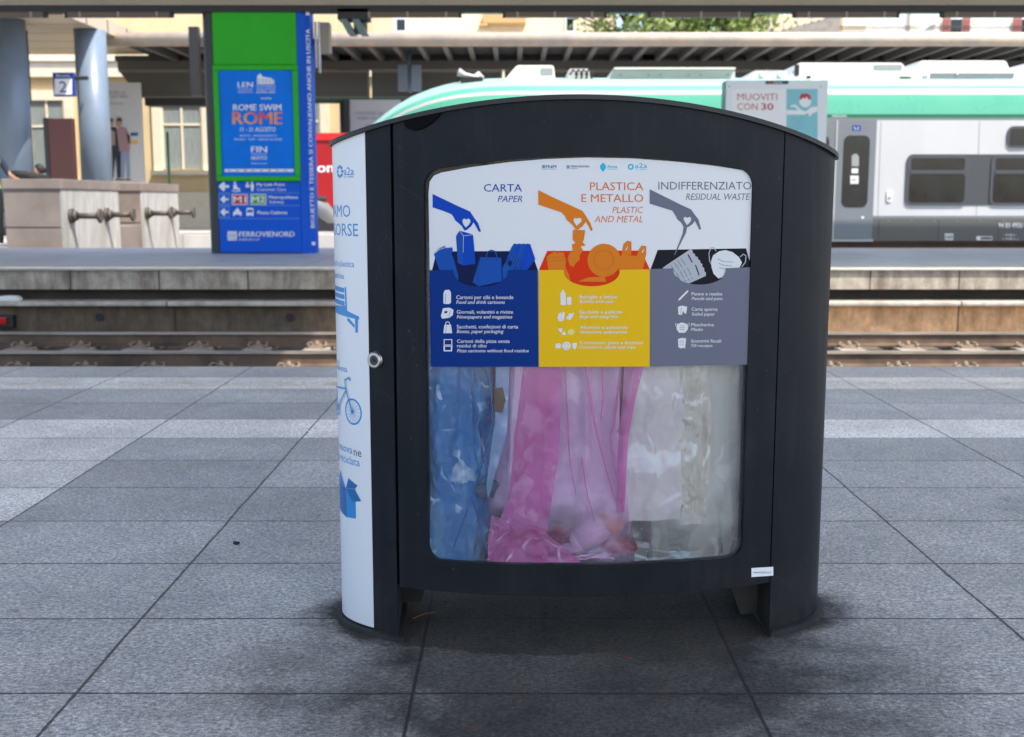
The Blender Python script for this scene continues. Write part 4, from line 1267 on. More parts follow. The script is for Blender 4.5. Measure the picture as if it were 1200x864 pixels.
# ------------------------------------------------------------------ people behind the stone block
M['skin_a'] = mat('skin_tone', (0.32, 0.17, 0.11), 0.55)
M['hair'] = mat('dark_hair', (0.012, 0.01, 0.009), 0.6, bump=0.5, bscale=120)
M['pink_top'] = flat('pink_fabric', 205, 70, 130, 0.9, 0.8)
M['navy_top'] = flat('navy_fabric', 24, 32, 56, 0.9, 0.8)
M['vest'] = flat('safety_vest', 170, 220, 60, 0.9, 0.7)
M['dark_trousers'] = flat('dark_trousers', 26, 34, 32, 0.9, 0.85)
def person(name, joints, bones, mats, pick, loc, rz, lab, hair, cloth=None):
    me = bpy.data.meshes.new('tmp')
    names = list(joints)
    me.from_pydata([joints[k][0] for k in names], [(names.index(a), names.index(c)) for a, c in bones], [])
    o = bpy.data.objects.new('tmp', me); C.objects.link(o)
    sm = o.modifiers.new('s', 'SKIN')
    sm.use_smooth_shade = True
    for i, k in enumerate(names):
        sv = me.skin_vertices[0].data[i]
        sv.radius = (joints[k][1], joints[k][2] if len(joints[k]) > 2 else joints[k][1])
        sv.use_root = (k == 'pelvis')
    ss = o.modifiers.new('u', 'SUBSURF'); ss.levels = 2
    dg = bpy.context.evaluated_depsgraph_get()
    bm_ = bpy.data.meshes.new_from_object(o.evaluated_get(dg))
    bpy.data.objects.remove(o)
    bm_.name = name
    for m in mats: bm_.materials.append(m)
    for p in bm_.polygons:
        p.material_index = pick(p.center); p.use_smooth = True
    t = empty('person', loc, rz, lab, 'person')
    ob = bpy.data.objects.new('body', bm_); link(ob, t)
    hd = Vector(joints['head'][0])
    b = MB()
    n = 18
    rings = []
    for i in range(7):
        a = i / 6 * math.pi * 0.66
        rings.append((0.098 * math.sin(a) + 0.001, 0.125 * math.cos(a)))
    b.lathe(rings[::-1], 0, 0, n)
    for v in b.bm.verts:
        v.co += Vector((hd.x, hd.y + (0.042 if v.co.z < 0.04 else 0.018), hd.z + 0.015))
        v.co += Vector((noise.noise(v.co * 30), noise.noise(v.co * 30 + Vector((9, 0, 0))), noise.noise(v.co * 30 + Vector((0, 9, 0))))) * 0.012
    b.build('hair', hair, t)
    return t
std = {'pelvis': ((0, 0, 0.95), 0.15, 0.11), 'waist': ((0, 0, 1.1), 0.13, 0.1), 'chest': ((0, 0, 1.32), 0.16, 0.11), 'neckb': ((0, 0, 1.48), 0.07), 'neck': ((0, -0.01, 1.55), 0.055), 'head': ((0, -0.03, 1.66), 0.082, 0.1), 'nose': ((0, -0.125, 1.64), 0.018), 'crown': ((0, -0.01, 1.75), 0.06),
       'shl': ((-0.19, 0, 1.43), 0.065), 'ell': ((-0.24, 0.02, 1.15), 0.045), 'wrl': ((-0.2, -0.16, 0.98), 0.03), 'hal': ((-0.19, -0.22, 0.95), 0.035),
       'shr': ((0.19, 0, 1.43), 0.065), 'elr': ((0.3, -0.06, 1.2), 0.045), 'wrr': ((0.42, -0.22, 1.12), 0.03), 'har': ((0.46, -0.28, 1.11), 0.036),
       'hil': ((-0.1, 0, 0.88), 0.1), 'knl': ((-0.11, -0.02, 0.5), 0.065), 'anl': ((-0.11, 0.02, 0.09), 0.045), 'tol': ((-0.12, -0.14, 0.045), 0.04),
       'hir': ((0.1, 0, 0.88), 0.1), 'knr': ((0.11, -0.02, 0.5), 0.065), 'anr': ((0.11, 0.02, 0.09), 0.045), 'tor': ((0.12, -0.14, 0.045), 0.04)}
bones = [('pelvis', 'waist'), ('waist', 'chest'), ('chest', 'neckb'), ('neckb', 'neck'), ('neck', 'head'), ('head', 'nose'), ('head', 'crown'), ('neckb', 'shl'), ('shl', 'ell'), ('ell', 'wrl'), ('wrl', 'hal'), ('neckb', 'shr'), ('shr', 'elr'), ('elr', 'wrr'), ('wrr', 'har'),
         ('pelvis', 'hil'), ('hil', 'knl'), ('knl', 'anl'), ('anl', 'tol'), ('pelvis', 'hir'), ('hir', 'knr'), ('knr', 'anr'), ('anr', 'tor')]
def pick_std(c):
    if c.z > 1.52 or (abs(c.x) > 0.3 and c.y < -0.07) : return 0
    if c.z < 0.93 and abs(c.x) < 0.2 and c.y > -0.15: return 1
    if abs(c.x) < 0.165 and 0.95 < c.z < 1.48: return 3
    return 2
person('worker', std, bones, [M['skin_a'], M['dark_trousers'], M['navy_top'], M['vest']], pick_std, (W(-10, 230, 20.0).x, 20.0, ZF), R(20), 'standing person in a dark top and yellow green vest, cut by the left edge', M['hair'])
sit = dict(std)
dz = -0.5
for k in ('pelvis', 'waist', 'chest', 'neckb', 'neck', 'head', 'nose', 'crown', 'shl', 'shr', 'ell', 'elr'):
    v_ = sit[k]; sit[k] = ((v_[0][0], v_[0][1], v_[0][2] + dz), *v_[1:])
sit.update(wrl=((-0.15, -0.3, 0.6), 0.03), hal=((-0.13, -0.36, 0.58), 0.035), elr=((0.25, -0.05, 0.68), 0.045), wrr=((0.15, -0.3, 0.6), 0.03), har=((0.13, -0.36, 0.58), 0.036),
           hil=((-0.1, -0.05, 0.47), 0.09), knl=((-0.11, -0.44, 0.5), 0.065), anl=((-0.11, -0.44, 0.09), 0.045), tol=((-0.12, -0.58, 0.045), 0.04), hir=((0.1, -0.05, 0.47), 0.09), knr=((0.11, -0.44, 0.5), 0.065), anr=((0.11, -0.44, 0.09), 0.045), tor=((0.12, -0.58, 0.045), 0.04))
def pick_sit(c):
    if c.z > 1.03 or c.z < 0.12 or (c.y < -0.26 and c.z > 0.56): return 0
    return 1 if c.z < 0.5 or c.y < -0.14 else 2
ps = W(47, 200, 23.6)
person('traveller', sit, bones, [M['skin_a'], M['dark_trousers'], M['pink_top']], pick_sit, (ps.x, 23.6, ps.z - 1.16), R(-50), 'person with short dark hair and a pink top sitting behind the nearer stone block', M['hair'])
b = MB(); zb_s = ps.z - 1.16
be = empty('bench', (ps.x, 23.62, ZF), 0, 'plain bench behind the nearer stone block, mostly hidden', 'bench')
b.box(-0.7, 0.7, -0.25, 0.3, zb_s + 0.33 - ZF, zb_s + 0.38 - ZF, bevel=0.01); b.build('seat', M['dark_metal'], be)
for sx in (-0.55, 0.55):
    b = MB(); b.box(sx - 0.03, sx + 0.03, -0.2, 0.25, 0, zb_s + 0.329 - ZF); b.build('leg', M['dark_metal'], be)

# ------------------------------------------------------------------ commuter train
YT = 18.95
M['tr_green'] = mat('train_green', srgb(112, 208, 180, 0.66), 0.3, var=0.04, scale=1)
M['tr_light'] = mat('train_pale_green', srgb(178, 230, 214, 0.7), 0.35, var=0.04, scale=1)
M['tr_dkgreen'] = mat('train_dark_green', srgb(20, 120, 80, 0.8), 0.35)
M['tr_white'] = mat('train_white', (0.56, 0.57, 0.595), 0.35, var=0.05, scale=1.2, stretch=(1, 1, 0.4))
M['tr_grey'] = mat('train_dark_grey', (0.11, 0.108, 0.105), 0.45, var=0.06, scale=1)
M['tr_mid'] = mat('train_grey', (0.175, 0.195, 0.225), 0.35, var=0.08, scale=1.5)
M['tr_brown'] = mat('brown_dust', (0.09, 0.05, 0.035), 0.8, var=0.3, scale=6)
M['tr_stripe'] = mat('train_grey_stripe', (0.5, 0.5, 0.5), 0.4)
M['tr_frame'] = mat('window_frame_grey', (0.065, 0.07, 0.082), 0.4)
M['tr_band'] = mat('window_band', (0.06, 0.064, 0.073), 0.35)
M['roof_unit'] = mat('white_roof_unit', (0.75, 0.75, 0.74), 0.5, var=0.05, scale=2)
M['roof_grey'] = mat('grey_roof_unit', (0.5, 0.5, 0.52), 0.5, var=0.08, scale=2)
train = empty('commuter_train', (0, YT, ZF), 0, 'green and white commuter train with white rooftop boxes, standing beyond the far platform', 'train')
zy = lambda py, Y=YT: W(600, py, Y).z - ZF
prof = [(0.10, -0.9), (0.03, zy(288)), (0.0, zy(282.5)), (0.0, zy(256)), (0.0, zy(253)), (0.0, zy(141)), (0.0, zy(138)), (0.0, zy(134)), (0.05, zy(111, YT + 0.05)), (0.07, zy(107, YT + 0.07)), (0.14, zy(101, YT + 0.14)), (0.28, zy(95.5, YT + 0.28)), (0.55, zy(93, YT + 0.55)), (1.42, zy(91.5, YT + 1.42))]
mrow = ['tr_brown', 'tr_brown', 'tr_grey', 'tr_mid', 'tr_white', 'tr_mid', 'tr_dkgreen', 'tr_green', 'tr_stripe', 'tr_green', 'tr_light', 'tr_light', 'tr_light']
roofline = [(430, 147), (437, 142), (447, 134), (460, 125), (478, 115), (500, 106.5), (520, 101), (540, 97.2), (570, 94.3), (600, 93)]
tops = [(W(px, py, YT + 0.6).x, W(px, py, YT + 0.6).z - ZF) for px, py in roofline]
zfull = prof[-2][1]
st = [(x_, min(1.0, z_ / zfull)) for x_, z_ in tops]
st += [(x_, 1.0) for x_ in [0.5 + 0.75 * k for k in range(30)]]
full = prof + [(2.84 - dy, z) for dy, z in prof[::-1][1:]]
bm = bmesh.new()
rings = []
xtip = st[0][0]
for x_, k in st:
    s_ = min(1.0, max(0.0, (x_ - xtip + 0.12) / 2.4))
    tp = math.sqrt(1 - (1 - s_) ** 2)
    ring = []
    for dy, z in full:
        yy = 1.42 + (dy - 1.42) * (0.25 + 0.75 * tp)
        zz = z * k if z > 0 else z
        ring.append(bm.verts.new((x_, yy, zz)))
    rings.append(ring)
mk = sorted(set(mrow))
for a, c in zip(rings, rings[1:]):
    for j in range(len(full) - 1):
        f = bm.faces.new((a[j], a[j + 1], c[j + 1], c[j]))
        jj = j if j < 13 else 25 - j
        f.material_index = mk.index(mrow[jj])
        f.smooth = jj > 6
bm.faces.new(rings[0][::-1]).material_index = mk.index('tr_green'); bm.faces.new(rings[-1])
mb = MB(); mb.bm.free(); mb.bm = bm
mb.build('body', [M[k] for k in mk], train)

def tbox(name, a, e, top, bot, m, out=0.01, par=None, Y=YT, bevel=0.0, back=0.0):
    x0, x1, z0, z1 = rect(a, e, bot, top, Y)
    b = MB(); b.box(x0, x1, -out, back - 0.003, z0 - ZF, z1 - ZF, bevel=bevel)
    return b.build(name, m, par or train)

def rrect(x0, x1, z0, z1, r, n=6):
    pts = []
    for cx, cz, a0 in ((x1 - r, z0 + r, -90), (x1 - r, z1 - r, 0), (x0 + r, z1 - r, 90), (x0 + r, z0 + r, 180)):
        for i in range(n + 1):
            a = R(a0 + 90 * i / n)
            pts.append((cx + r * math.cos(a), cz + r * math.sin(a)))
    return pts

def train_window(a, e, top, bot, split=None):
    x0, x1, z0, z1 = rect(a, e, bot, top, YT)
    z0 -= ZF; z1 -= ZF
    b = MB(); b.prism(rrect(x0, x1, z0, z1, 0.1), 'y', -0.028, -0.013)
    wd = b.build('window', M['tr_frame'], train)
    if split:
        zs_ = W(600, split, YT).z - ZF
        b = MB(); b.prism(rrect(x0 + 0.07, x1 - 0.07, zs_ + 0.04, z1 - 0.06, 0.03), 'y', -0.032, -0.029); b.build('pane', M['glass_dark'], wd)
        b = MB(); b.prism(rrect(x0 + 0.05, x1 - 0.05, z0 + 0.05, zs_ - 0.03, 0.06), 'y', -0.032, -0.029); b.build('pane', M['glass_dark'], wd)
        b = MB(); b.box(x0 + 0.06, x1 - 0.06, -0.042, -0.0325, zs_ - 0.025, zs_ + 0.03); b.build('bar', M['tr_frame'], wd)
    else:
        b = MB(); b.prism(rrect(x0 + 0.04, x1 - 0.04, z0 + 0.04, z1 - 0.04, 0.05), 'y', -0.032, -0.029); b.build('pane', M['glass_dark'], wd)
    return wd
tbox('window_band', 1072, 1640, 181, 240.5, M['tr_band'], 0.012)
for k in range(5): train_window(1061.5 + 98.5 * k, 1134 + 98.5 * k, 181, 241, 202)
for k in range(3): train_window(1180 + 120 * k, 1262 + 120 * k, 148, 173.5)
for k in range(3): train_window(640 + 98.5 * k, 712 + 98.5 * k, 181, 241, 202)
# entrance doors
def door(a, e, glass=True):
    x0, x1, z0, z1 = rect(a, e, 280, 141, YT)
    b = MB(); b.box(x0, x1, -0.02, -0.004, z0 - ZF, z1 - ZF, bevel=0.004); d_ = b.build('door', M['tr_mid'], train)
    return d_
d1 = door(979, 1024.5)
x0, x1, z0, z1 = rect(987, 1017.5, 243, 159, YT)
b = MB(); b.prism(rrect(x0, x1, z0 - ZF, z1 - ZF, 0.1), 'y', -0.026, -0.0215); b.build('door_window', M['glass_dark'], d1)
d2 = door(932, 977)
x0, x1, z0, z1 = rect(940, 970, 243, 159, YT)
b = MB(); b.prism(rrect(x0, x1, z0 - ZF, z1 - ZF, 0.1), 'y', -0.026, -0.0215); b.build('door_window', M['glass_dark'], d2)
tbox('door_edge', 977.2, 978.8, 141, 281, M['tr_stripe'], 0.03)
tbox('door_step', 966, 1022, 280.5, 283, M['tr_stripe'], 0.05)
sh = Sheet(onto(YT - 0.028, train), 0.002, 0.003)
sh.rect(998, 1005.5, 197.5, 203, pw, 0).rect(996.5, 1006, 206, 215.5, pw, 0).rect(998, 1003, 210, 212, M['print_grey'], 1).poly([(998, 195), (998, 183), (1001, 180.5), (1004, 180.5), (1006.5, 184), (1006.5, 195)], M['print_grey'], 0)
sh.build('door_stickers', d1)
sh = Sheet(onto(YT - 0.02, train), 0.002, 0.003)
sh.rect(998.6, 1008.7, 147, 153.3, M['sign_blue'], 0).line([(1001, 149), (1002.5, 152)], 0.9, pw, 1).line([(1004.6, 152), (1006, 149)], 0.9, pw, 1).oval(1011, 255, 1.6, 1.6, pw, 0, 14)
sh.build('door_signs', d1)
sh = Sheet(onto(YT, train), 0.006, 0.003)
sh.text('PORTA 8 DX', 975, 992, 135, 137.6, pw, 0, bold=0.02)
sh.text('94 83 4926 012', 1170, 1209, 261.4, 267, pw, 0, bold=0.02)
sh.rect(1107, 1117, 273.8, 281.4, pw, 0).text('160', 1108, 1116, 275.2, 280, M['tr_grey'], 1, bold=0.03)
sh.poly([(1144, 277), (1162.6, 277), (1162.6, 281.6), (1144, 281.6)], pw, 0, [[(1149, 277.8), (1162, 277.8), (1162, 280.8), (1149, 280.8)]])
sh.text('- 47.88 m -', 1176, 1192, 274, 276.8, pw, 0).text('|- 46.88 m -|', 1175, 1193, 278.4, 281.2, pw, 0)
sh.build('side_lettering', train)
x0, x1, z0, z1 = rect(1038.8, 1045.4, 237, 223, YT)
b = MB(); b.prism(rrect(x0, x1, z0 - ZF, z1 - ZF, 0.04), 'y', -0.02, -0.003); pl = b.build('door_control', M['white_paint'], train)
b = MB(); b.box((x0 + x1) / 2 - 0.02, (x0 + x1) / 2 + 0.02, -0.03, -0.021, z0 - ZF + 0.05, z0 - ZF + 0.09); b.build('button', M['print_grey'], pl)
sh = Sheet(onto(YT, train), 0.003, 0.003)
for px in (1030.5, 1146, 1244, 900, 780, 660): sh.line([(px + 2, 142), (px - 2, 253)], 0.5, M['tr_mid'], 0)
for px in (700, 860, 1030, 1100, 1170, 1240): sh.line([(px, 258), (px - 0.6, 281)], 0.5, M['rubber'], 0)
for px in (1041, 1068, 1095, 1122, 1149, 1176): sh.oval(px, 259, 0.6, 0.6, M['print_grey'], 1, 8)
sh.build('panel_seams', train)
nx = lambda px, py, dy: W(px, py, YT + dy) - Vector((0, YT, ZF))
# roof equipment
def unit(a, e, top, dy0, dy1, m, ch0, ch1, name='roof_unit', base=94):
    x0, x1, _, z1 = rect(a, e, base, top, YT + dy0)
    z0 = prof[-2][1] + 0.0
    z1 -= ZF
    zl = zfull - 0.03
    b = MB(); b.prism([(x0, zl), (x1, zl), (x1 - ch1, z1), (x0 + ch0, z1)], 'y', dy0, dy1)
    bmesh.ops.bevel(b.bm, geom=[e_ for e_ in b.bm.edges], offset=0.02, segments=2, affect='EDGES')
    return b.build(name, m, train)
def detail(par, a, e, top, bot, dy, m, name, out=0.015):
    x0, x1, z0, z1 = rect(a, e, bot, top, YT + dy)
    b = MB(); b.box(x0, x1, dy - out, dy - 0.002, z0 - ZF, z1 - ZF, bevel=0.003); return b.build(name, m, par)
u = unit(590, 651, 76.5, 0.55, 2.2, M['roof_unit'], 0.22, 0.03); detail(u, 634, 648, 80, 87, 0.55, M['print_grey'], 'grille')
u = unit(663, 692, 80.5, 0.6, 1.6, M['roof_grey'], 0.05, 0.02)
b = MB()
for k in range(4):
    p = nx(668 + k * 6, 88, 0.55); b.path([p, p + Vector((0.05, -0.03, 0.08)), p + Vector((0.12, -0.02, 0.02)), p + Vector((0.1, 0.02, -0.06))], 0.018, 6)
b.build('cable', M['dark_metal'], u)
u = unit(710, 862, 81.5, 0.6, 2.2, M['roof_grey'], 0.12, 0.01)
for px in (727, 760, 774, 807, 821, 853): detail(u, px - 1, px + 1, 87, 89.5, 0.6, M['print_grey'], 'bolt')
b = MB(); x0, x1, z0, z1 = rect(720, 862, 83, 81.3, YT + 0.5); b.box(x0, x1, 0.5, 2.3, z1 - ZF + 0.003, z1 - ZF + 0.03); b.build('cover', M['roof_unit'], u)
u = unit(870, 924, 82.5, 0.6, 2.0, M['roof_grey'], 0.2, 0.01)
for px in (893, 914): detail(u, px - 2, px + 2, 86, 90, 0.6, M['roof_unit'], 'bolt', 0.03)
u = unit(922, 1070, 73.5, 0.6, 2.2, M['roof_unit'], 0.2, 0.18)
detail(u, 1024, 1057, 76, 81.5, 0.6, M['print_grey'], 'grille', 0.012); detail(u, 931, 936.5, 76, 89, 0.6, M['dark_metal'], 'grille'); detail(u, 945, 950, 89, 92, 0.6, M['dark_metal'], 'foot'); detail(u, 1054, 1068, 90, 92, 0.6, M['dark_metal'], 'foot')
u = unit(1066, 1190, 71, 0.6, 2.2, M['roof_unit'], 0.18, 0.16)
detail(u, 1090, 1188, 86, 92, 0.6, M['tr_mid'], 'recess', 0.012); detail(u, 1120, 1122, 84, 88, 0.6, M['white_paint'], 'latch', 0.03); detail(u, 1081, 1087, 88.5, 92, 0.6, M['print_grey'], 'plate')
u = unit(1188, 1330, 74, 0.6, 2.2, M['roof_unit'], 0.2, 0.2)
# horn on the roof behind the nose
b = MB()
p = nx(536, 90, 0.5)
b.path([nx(537, 84.5, 0.5), nx(545, 88, 0.5), nx(556, 90, 0.5), nx(562, 90, 0.5)], [0.07, 0.04, 0.03, 0.03], 12)
b.path([nx(556, 89, 0.55), nx(560, 87.5, 0.55), nx(566, 92, 0.6)], [0.03, 0.055, 0.03], 10)
b.build('horn', M['roof_grey'], train)
b = MB(); b.tube(nx(536.5, 97, 0.52), nx(536.5, 83, 0.52), 0.012, n=8); b.build('aerial', M['dark_metal'], train)
b = MB(); b.box(nx(540, 95, 0.5).x, nx(566, 95, 0.5).x, 0.45, 0.9, zfull - 0.12, zfull + 0.03, bevel=0.01); b.build('horn_mount', M['dark_metal'], train)

# ------------------------------------------------------------------ the recycling bin
BX, BY, YAW = 0.205, 3.26, R(2.7)
BA, BB = 0.70, 0.31
binr = empty('recycling_bin', (BX, BY, 0), YAW, 'large anthracite three-stream recycling bin with arched top, clear window and printed sorting panel', 'bin')


def lidz(x):
    return 1.464 - 0.24 * (x + 0.05) ** 2


def ell(t, off=0.0):
    """point on the oval plan, pushed outwards by off; t runs from the front middle, negative to the viewer's left"""
    x, y = BA * math.sin(t), -BB * math.cos(t)
    n = Vector((x / BA ** 2, y / BB ** 2)).normalized()
    return Vector((x + n.x * off, y + n.y * off))


def t_of_x(x):
    return math.asin(max(-1, min(1, x / BA)))


def bin_hit(px, py):
    d = ray(px, py)
    cy, sy = math.cos(YAW), math.sin(YAW)
    o = Vector((-BX * cy - BY * sy, BX * sy - BY * cy))
    e = Vector((d.x * cy + d.y * sy, -d.x * sy + d.y * cy))
    A = (e.x / BA) ** 2 + (e.y / BB) ** 2
    B_ = 2 * (o.x * e.x / BA ** 2 + o.y * e.y / BB ** 2)
    Cc = (o.x / BA) ** 2 + (o.y / BB) ** 2 - 1
    D = max(0.0, B_ * B_ - 4 * A * Cc)
    t = (-B_ - math.sqrt(D)) / (2 * A)
    return o.x + t * e.x, EYE + t * d.z


def on_front(px, py, off):
    x, z = bin_hit(px, py)
    p = ell(t_of_x(x), off)
    return Vector((p.x, p.y, z))


def strip(ts, zlo, zhi, off_out, off_in, name, m, parent, nz=1, mi=0):
    """curved slab between angles ts, from zlo(x) to zhi(x)"""
    b = MB()
    O, I = [], []
    for t in ts:
        po, pi_ = ell(t, off_out), ell(t, off_in)
        za, zb2 = zlo(po.x), zhi(po.x)
        O.append([b.bm.verts.new((po.x, po.y, za + (zb2 - za) * k / nz)) for k in range(nz + 1)])
        I.append([b.bm.verts.new((pi_.x, pi_.y, za + (zb2 - za) * k / nz)) for k in range(nz + 1)])
    for S in (O, I):
        for a, c in zip(S, S[1:]):
            for k in range(nz):
                f = b.bm.faces.new((a[k], c[k], c[k + 1], a[k + 1])); f.smooth = True
    def wall(va, vb):
        for k in range(len(va) - 1):
            b.bm.faces.new((va[k], va[k + 1], vb[k + 1], vb[k]))
    wall([r[0] for r in O], [r[0] for r in I]); wall([r[-1] for r in O], [r[-1] for r in I])
    wall(O[0], I[0]); wall(O[-1], I[-1])
    # keep the rims crisp
    o = b.build(name, m, parent)
    me = o.data
    me.set_sharp_from_angle(angle=R(40))
    return o


def lin_t(a, c, n):
    return [a + (c - a) * i / n for i in range(n + 1)]


XL, XR = -0.523, 0.499            # door edges
hwl, hwr = -0.445, 0.412          # window edges
Rc = 0.038


def zt(x):
    z = 1.3115 - 0.19 * (x + 0.018) ** 2
    for xe, s in ((hwl, 1), (hwr, -1)):
        d = (x - xe) * s
        if d < Rc:
            z -= Rc - math.sqrt(max(0.0, Rc * Rc - (Rc - d) ** 2))
    return z


def zbm(x):
    z = 0.2405
    for xe, s in ((hwl, 1), (hwr, -1)):
        d = (x - xe) * s
        if d < Rc:
            z += Rc - math.sqrt(max(0.0, Rc * Rc - (Rc - d) ** 2))
    return z


door_lo = lambda x: 0.154
door_hi = lambda x: lidz(x) - 0.013


def make_door(name, front=True):
    """door leaf with a rounded window opening, 25 mm thick"""
    corner = [Rc * (1 - math.cos(R(90) * k / 8)) for k in range(9)]
    xs_ = [XL, XL + 0.02, XL + 0.05] + [hwl + c for c in corner] + [hwl + 0.06 + (hwr - hwl - 0.12) * k / 40 for k in range(41)] + [hwr - c for c in corner[::-1]] + [XR - 0.05, XR - 0.02, XR]
    b = MB()
    def P(x, z, off):
        p = ell(t_of_x(x), off)
        return b.bm.verts.new((p.x, p.y if front else -p.y, z))
    layers = []
    for off in (0.0, -0.025):
        cols = []
        for x in xs_:
            if x < hwl - 1e-6 or x > hwr + 1e-6:
                cols.append([P(x, z, off) for z in (door_lo(x), zbm(hwl), zt(hwl if x < 0 else hwr), door_hi(x))])
            else:
                cols.append([P(x, z, off) for z in (door_lo(x), zbm(x), zt(x), door_hi(x))])
        for x, (a, c) in zip(xs_, zip(cols, cols[1:])):
            for k in range(3):
                inside = (x >= hwl - 1e-6 and x < hwr - 1e-6)
                if k == 1 and inside: continue
                f = b.bm.faces.new((a[k], c[k], c[k + 1], a[k + 1])); f.smooth = True
        layers.append(cols)
    o_, i_ = layers
    for j in range(len(xs_) - 1):
        inside = (xs_[j] >= hwl - 1e-6 and xs_[j] < hwr - 1e-6)
        for k in (0, 3) + ((1, 2) if inside else ()):
            b.bm.faces.new((o_[j][k], o_[j + 1][k], i_[j + 1][k], i_[j][k]))
    for j in (0, len(xs_) - 1):
        for k in range(3): b.bm.faces.new((o_[j][k], o_[j][k + 1], i_[j][k + 1], i_[j][k]))
    for xe in (hwl, hwr):
        j = min(range(len(xs_)), key=lambda q: abs(xs_[q] - xe))
        b.bm.faces.new((o_[j][1], o_[j][2], i_[j][2], i_[j][1]))
    o = b.build(name, M['anthracite'], binr)
    o.data.set_sharp_from_angle(angle=R(40))
    return o


g = Graph('clear_pane')
n_ = g.n
g.n.remove(g.p)
tp_ = g.node('ShaderNodeBsdfTransparent', {'Color': (0.93, 0.95, 0.96, 1)})
gl_ = g.node('ShaderNodeBsdfGlossy', {'Color': (1, 1, 1, 1), 'Roughness': 0.05})
fr_ = g.node('ShaderNodeFresnel', {'IOR': 1.32})
tcp = g.node('ShaderNodeTexCoord').outputs['Object']
smear = g.noise(g.node('ShaderNodeMapping', {'Vector': tcp, 'Scale': (3, 3, 1)}).outputs[0], 4, 7, 0.7, 0.8)
hz = g.math('MULTIPLY', g.remap(smear, 0.35, 0.7, 0.004, 0.03), g.remap(g.node('ShaderNodeSeparateXYZ', {0: tcp}).outputs[2], 0.22, 0.36, 1.7, 1.0))
dfp = g.node('ShaderNodeBsdfDiffuse', {'Color': (0.8, 0.79, 0.77, 1)})
mx0 = g.node('ShaderNodeMixShader', {0: hz, 1: tp_.outputs[0], 2: dfp.outputs[0]})
mx_ = g.node('ShaderNodeMixShader', {0: fr_.outputs[0], 1: mx0.outputs[0], 2: gl_.outputs[0]})
g.l.new(mx_.outputs[0], g.n['Material Output'].inputs[0])
M['pane'] = g.m


def make_pane(name, par, front=True, off0=-0.007, off1=-0.010, ztop=None):
    b = MB()
    xs_ = [hwl + (hwr - hwl) * k / 40 for k in range(41)]
    L0, L1 = [], []
    for off, L in ((off0, L0), (off1, L1)):
        for x in xs_:
            p = ell(t_of_x(x), off)
            col_ = []
            for k in range(2):
                z = (zbm(hwl) - Rc - 0.004) if k == 0 else 1.3145 - 0.19 * (x + 0.018) ** 2
                col_.append(b.bm.verts.new((p.x, p.y if front else -p.y, z)))
            L.append(col_)
    for L in (L0, L1):
        for a, c in zip(L, L[1:]):
            f = b.bm.faces.new((a[0], c[0], c[1], a[1])); f.smooth = True
    return b.build(name, M['pane'], par)


fdoor = make_door('front_door')
rdoor = make_door('rear_door', False)
make_pane('window_pane', fdoor)
make_pane('window_pane', rdoor, False)

# curved ends with feet
tl, trr = t_of_x(-0.531), t_of_x(0.503)
zfoot = lambda x: 0.017
ls = strip(lin_t(tl, -math.pi - tl, 60), zfoot, lambda x: lidz(x) - 0.0125, 0.0, -0.005, 'end_shell', M['anthracite'], binr)
rs = strip(lin_t(trr, math.pi - trr, 60), zfoot, lambda x: lidz(x) - 0.0125, 0.0, -0.005, 'end_shell', M['anthracite'], binr)
tw = t_of_x(-0.5985)
M['sheet_white'] = mat('white_printed_sheet', (0.74, 0.75, 0.76), 0.32, var=0.02, scale=3)
wp = strip(lin_t(tw, -math.pi - tw, 60), lambda x: 0.021, lambda x: lidz(x) - 0.0135, 0.0022, 0.0004, 'printed_end_sheet', M['sheet_white'], ls)
# frame strips behind the door gaps, inner cheeks of the feet
for xa, xb in ((-0.553, -0.502), (0.482, 0.522)):
    for sgn in (1, -1):
        ta, tb = t_of_x(xa), t_of_x(xb)
        if sgn == 1:
            strip(lin_t(ta, tb, 4), lambda x: 0.15, lambda x: lidz(x) - 0.014, -0.027, -0.032, 'door_frame', M['black_plate'], binr)
        else:
            strip(lin_t(math.pi - ta, math.pi - tb, 4), lambda x: 0.15, lambda x: lidz(x) - 0.014, -0.027, -0.032, 'door_frame', M['black_plate'], binr)
for xx, sgn in ((-0.531, -1), (0.503, 1)):
    yy = -ell(t_of_x(xx), -0.0055).y
    b = MB(); b.box(xx - 0.002, xx + 0.002, -yy, yy, 0.018, 0.15); b.build('foot_cheek', M['dirty_black'], binr)
# bin floor and sump below it
b = MB()
pl_ = [tuple(ell(t, -0.034)) for t in lin_t(t_of_x(-0.528), t_of_x(0.5), 24)] + [tuple(ell(t, -0.034)) for t in lin_t(math.pi - t_of_x(0.5), math.pi - t_of_x(-0.528), 24)]
b.prism(pl_, 'z', 0.158, 0.166); b.build('bin_floor', mat('galvanised_floor', (0.42, 0.42, 0.42), 0.6, 0.0, var=0.2, scale=8), binr)
# sloping gusset behind the right foot
b = MB(); b.prism([(0.40, 0.152), (0.498, 0.152), (0.498, 0.018), (0.452, 0.018)], 'y', -0.10, -0.095); b.build('gusset', M['dirty_black'], binr)
b = MB(); b.prism([(-0.43, 0.152), (-0.527, 0.152), (-0.527, 0.018), (-0.475, 0.018)], 'y', 0.05, 0.055); b.build('gusset', M['dirty_black'], binr)
# flanged base plates
for xe, s in ((-0.506, -1), (0.495, 1)):
    ta = t_of_x(xe)
    rng = lin_t(ta, -math.pi - ta, 40) if s < 0 else lin_t(ta, math.pi - ta, 40)
    b = MB(); b.prism([tuple(ell(t, 0.018)) for t in rng], 'z', 0.0, 0.016)
    bmesh.ops.bevel(b.bm, geom=[e_ for e_ in b.bm.edges if all(v.co.z > 0.01 for v in e_.verts)], offset=0.003, segments=2, affect='EDGES')
    b.build('base_plate', M['dirty_black'], binr)
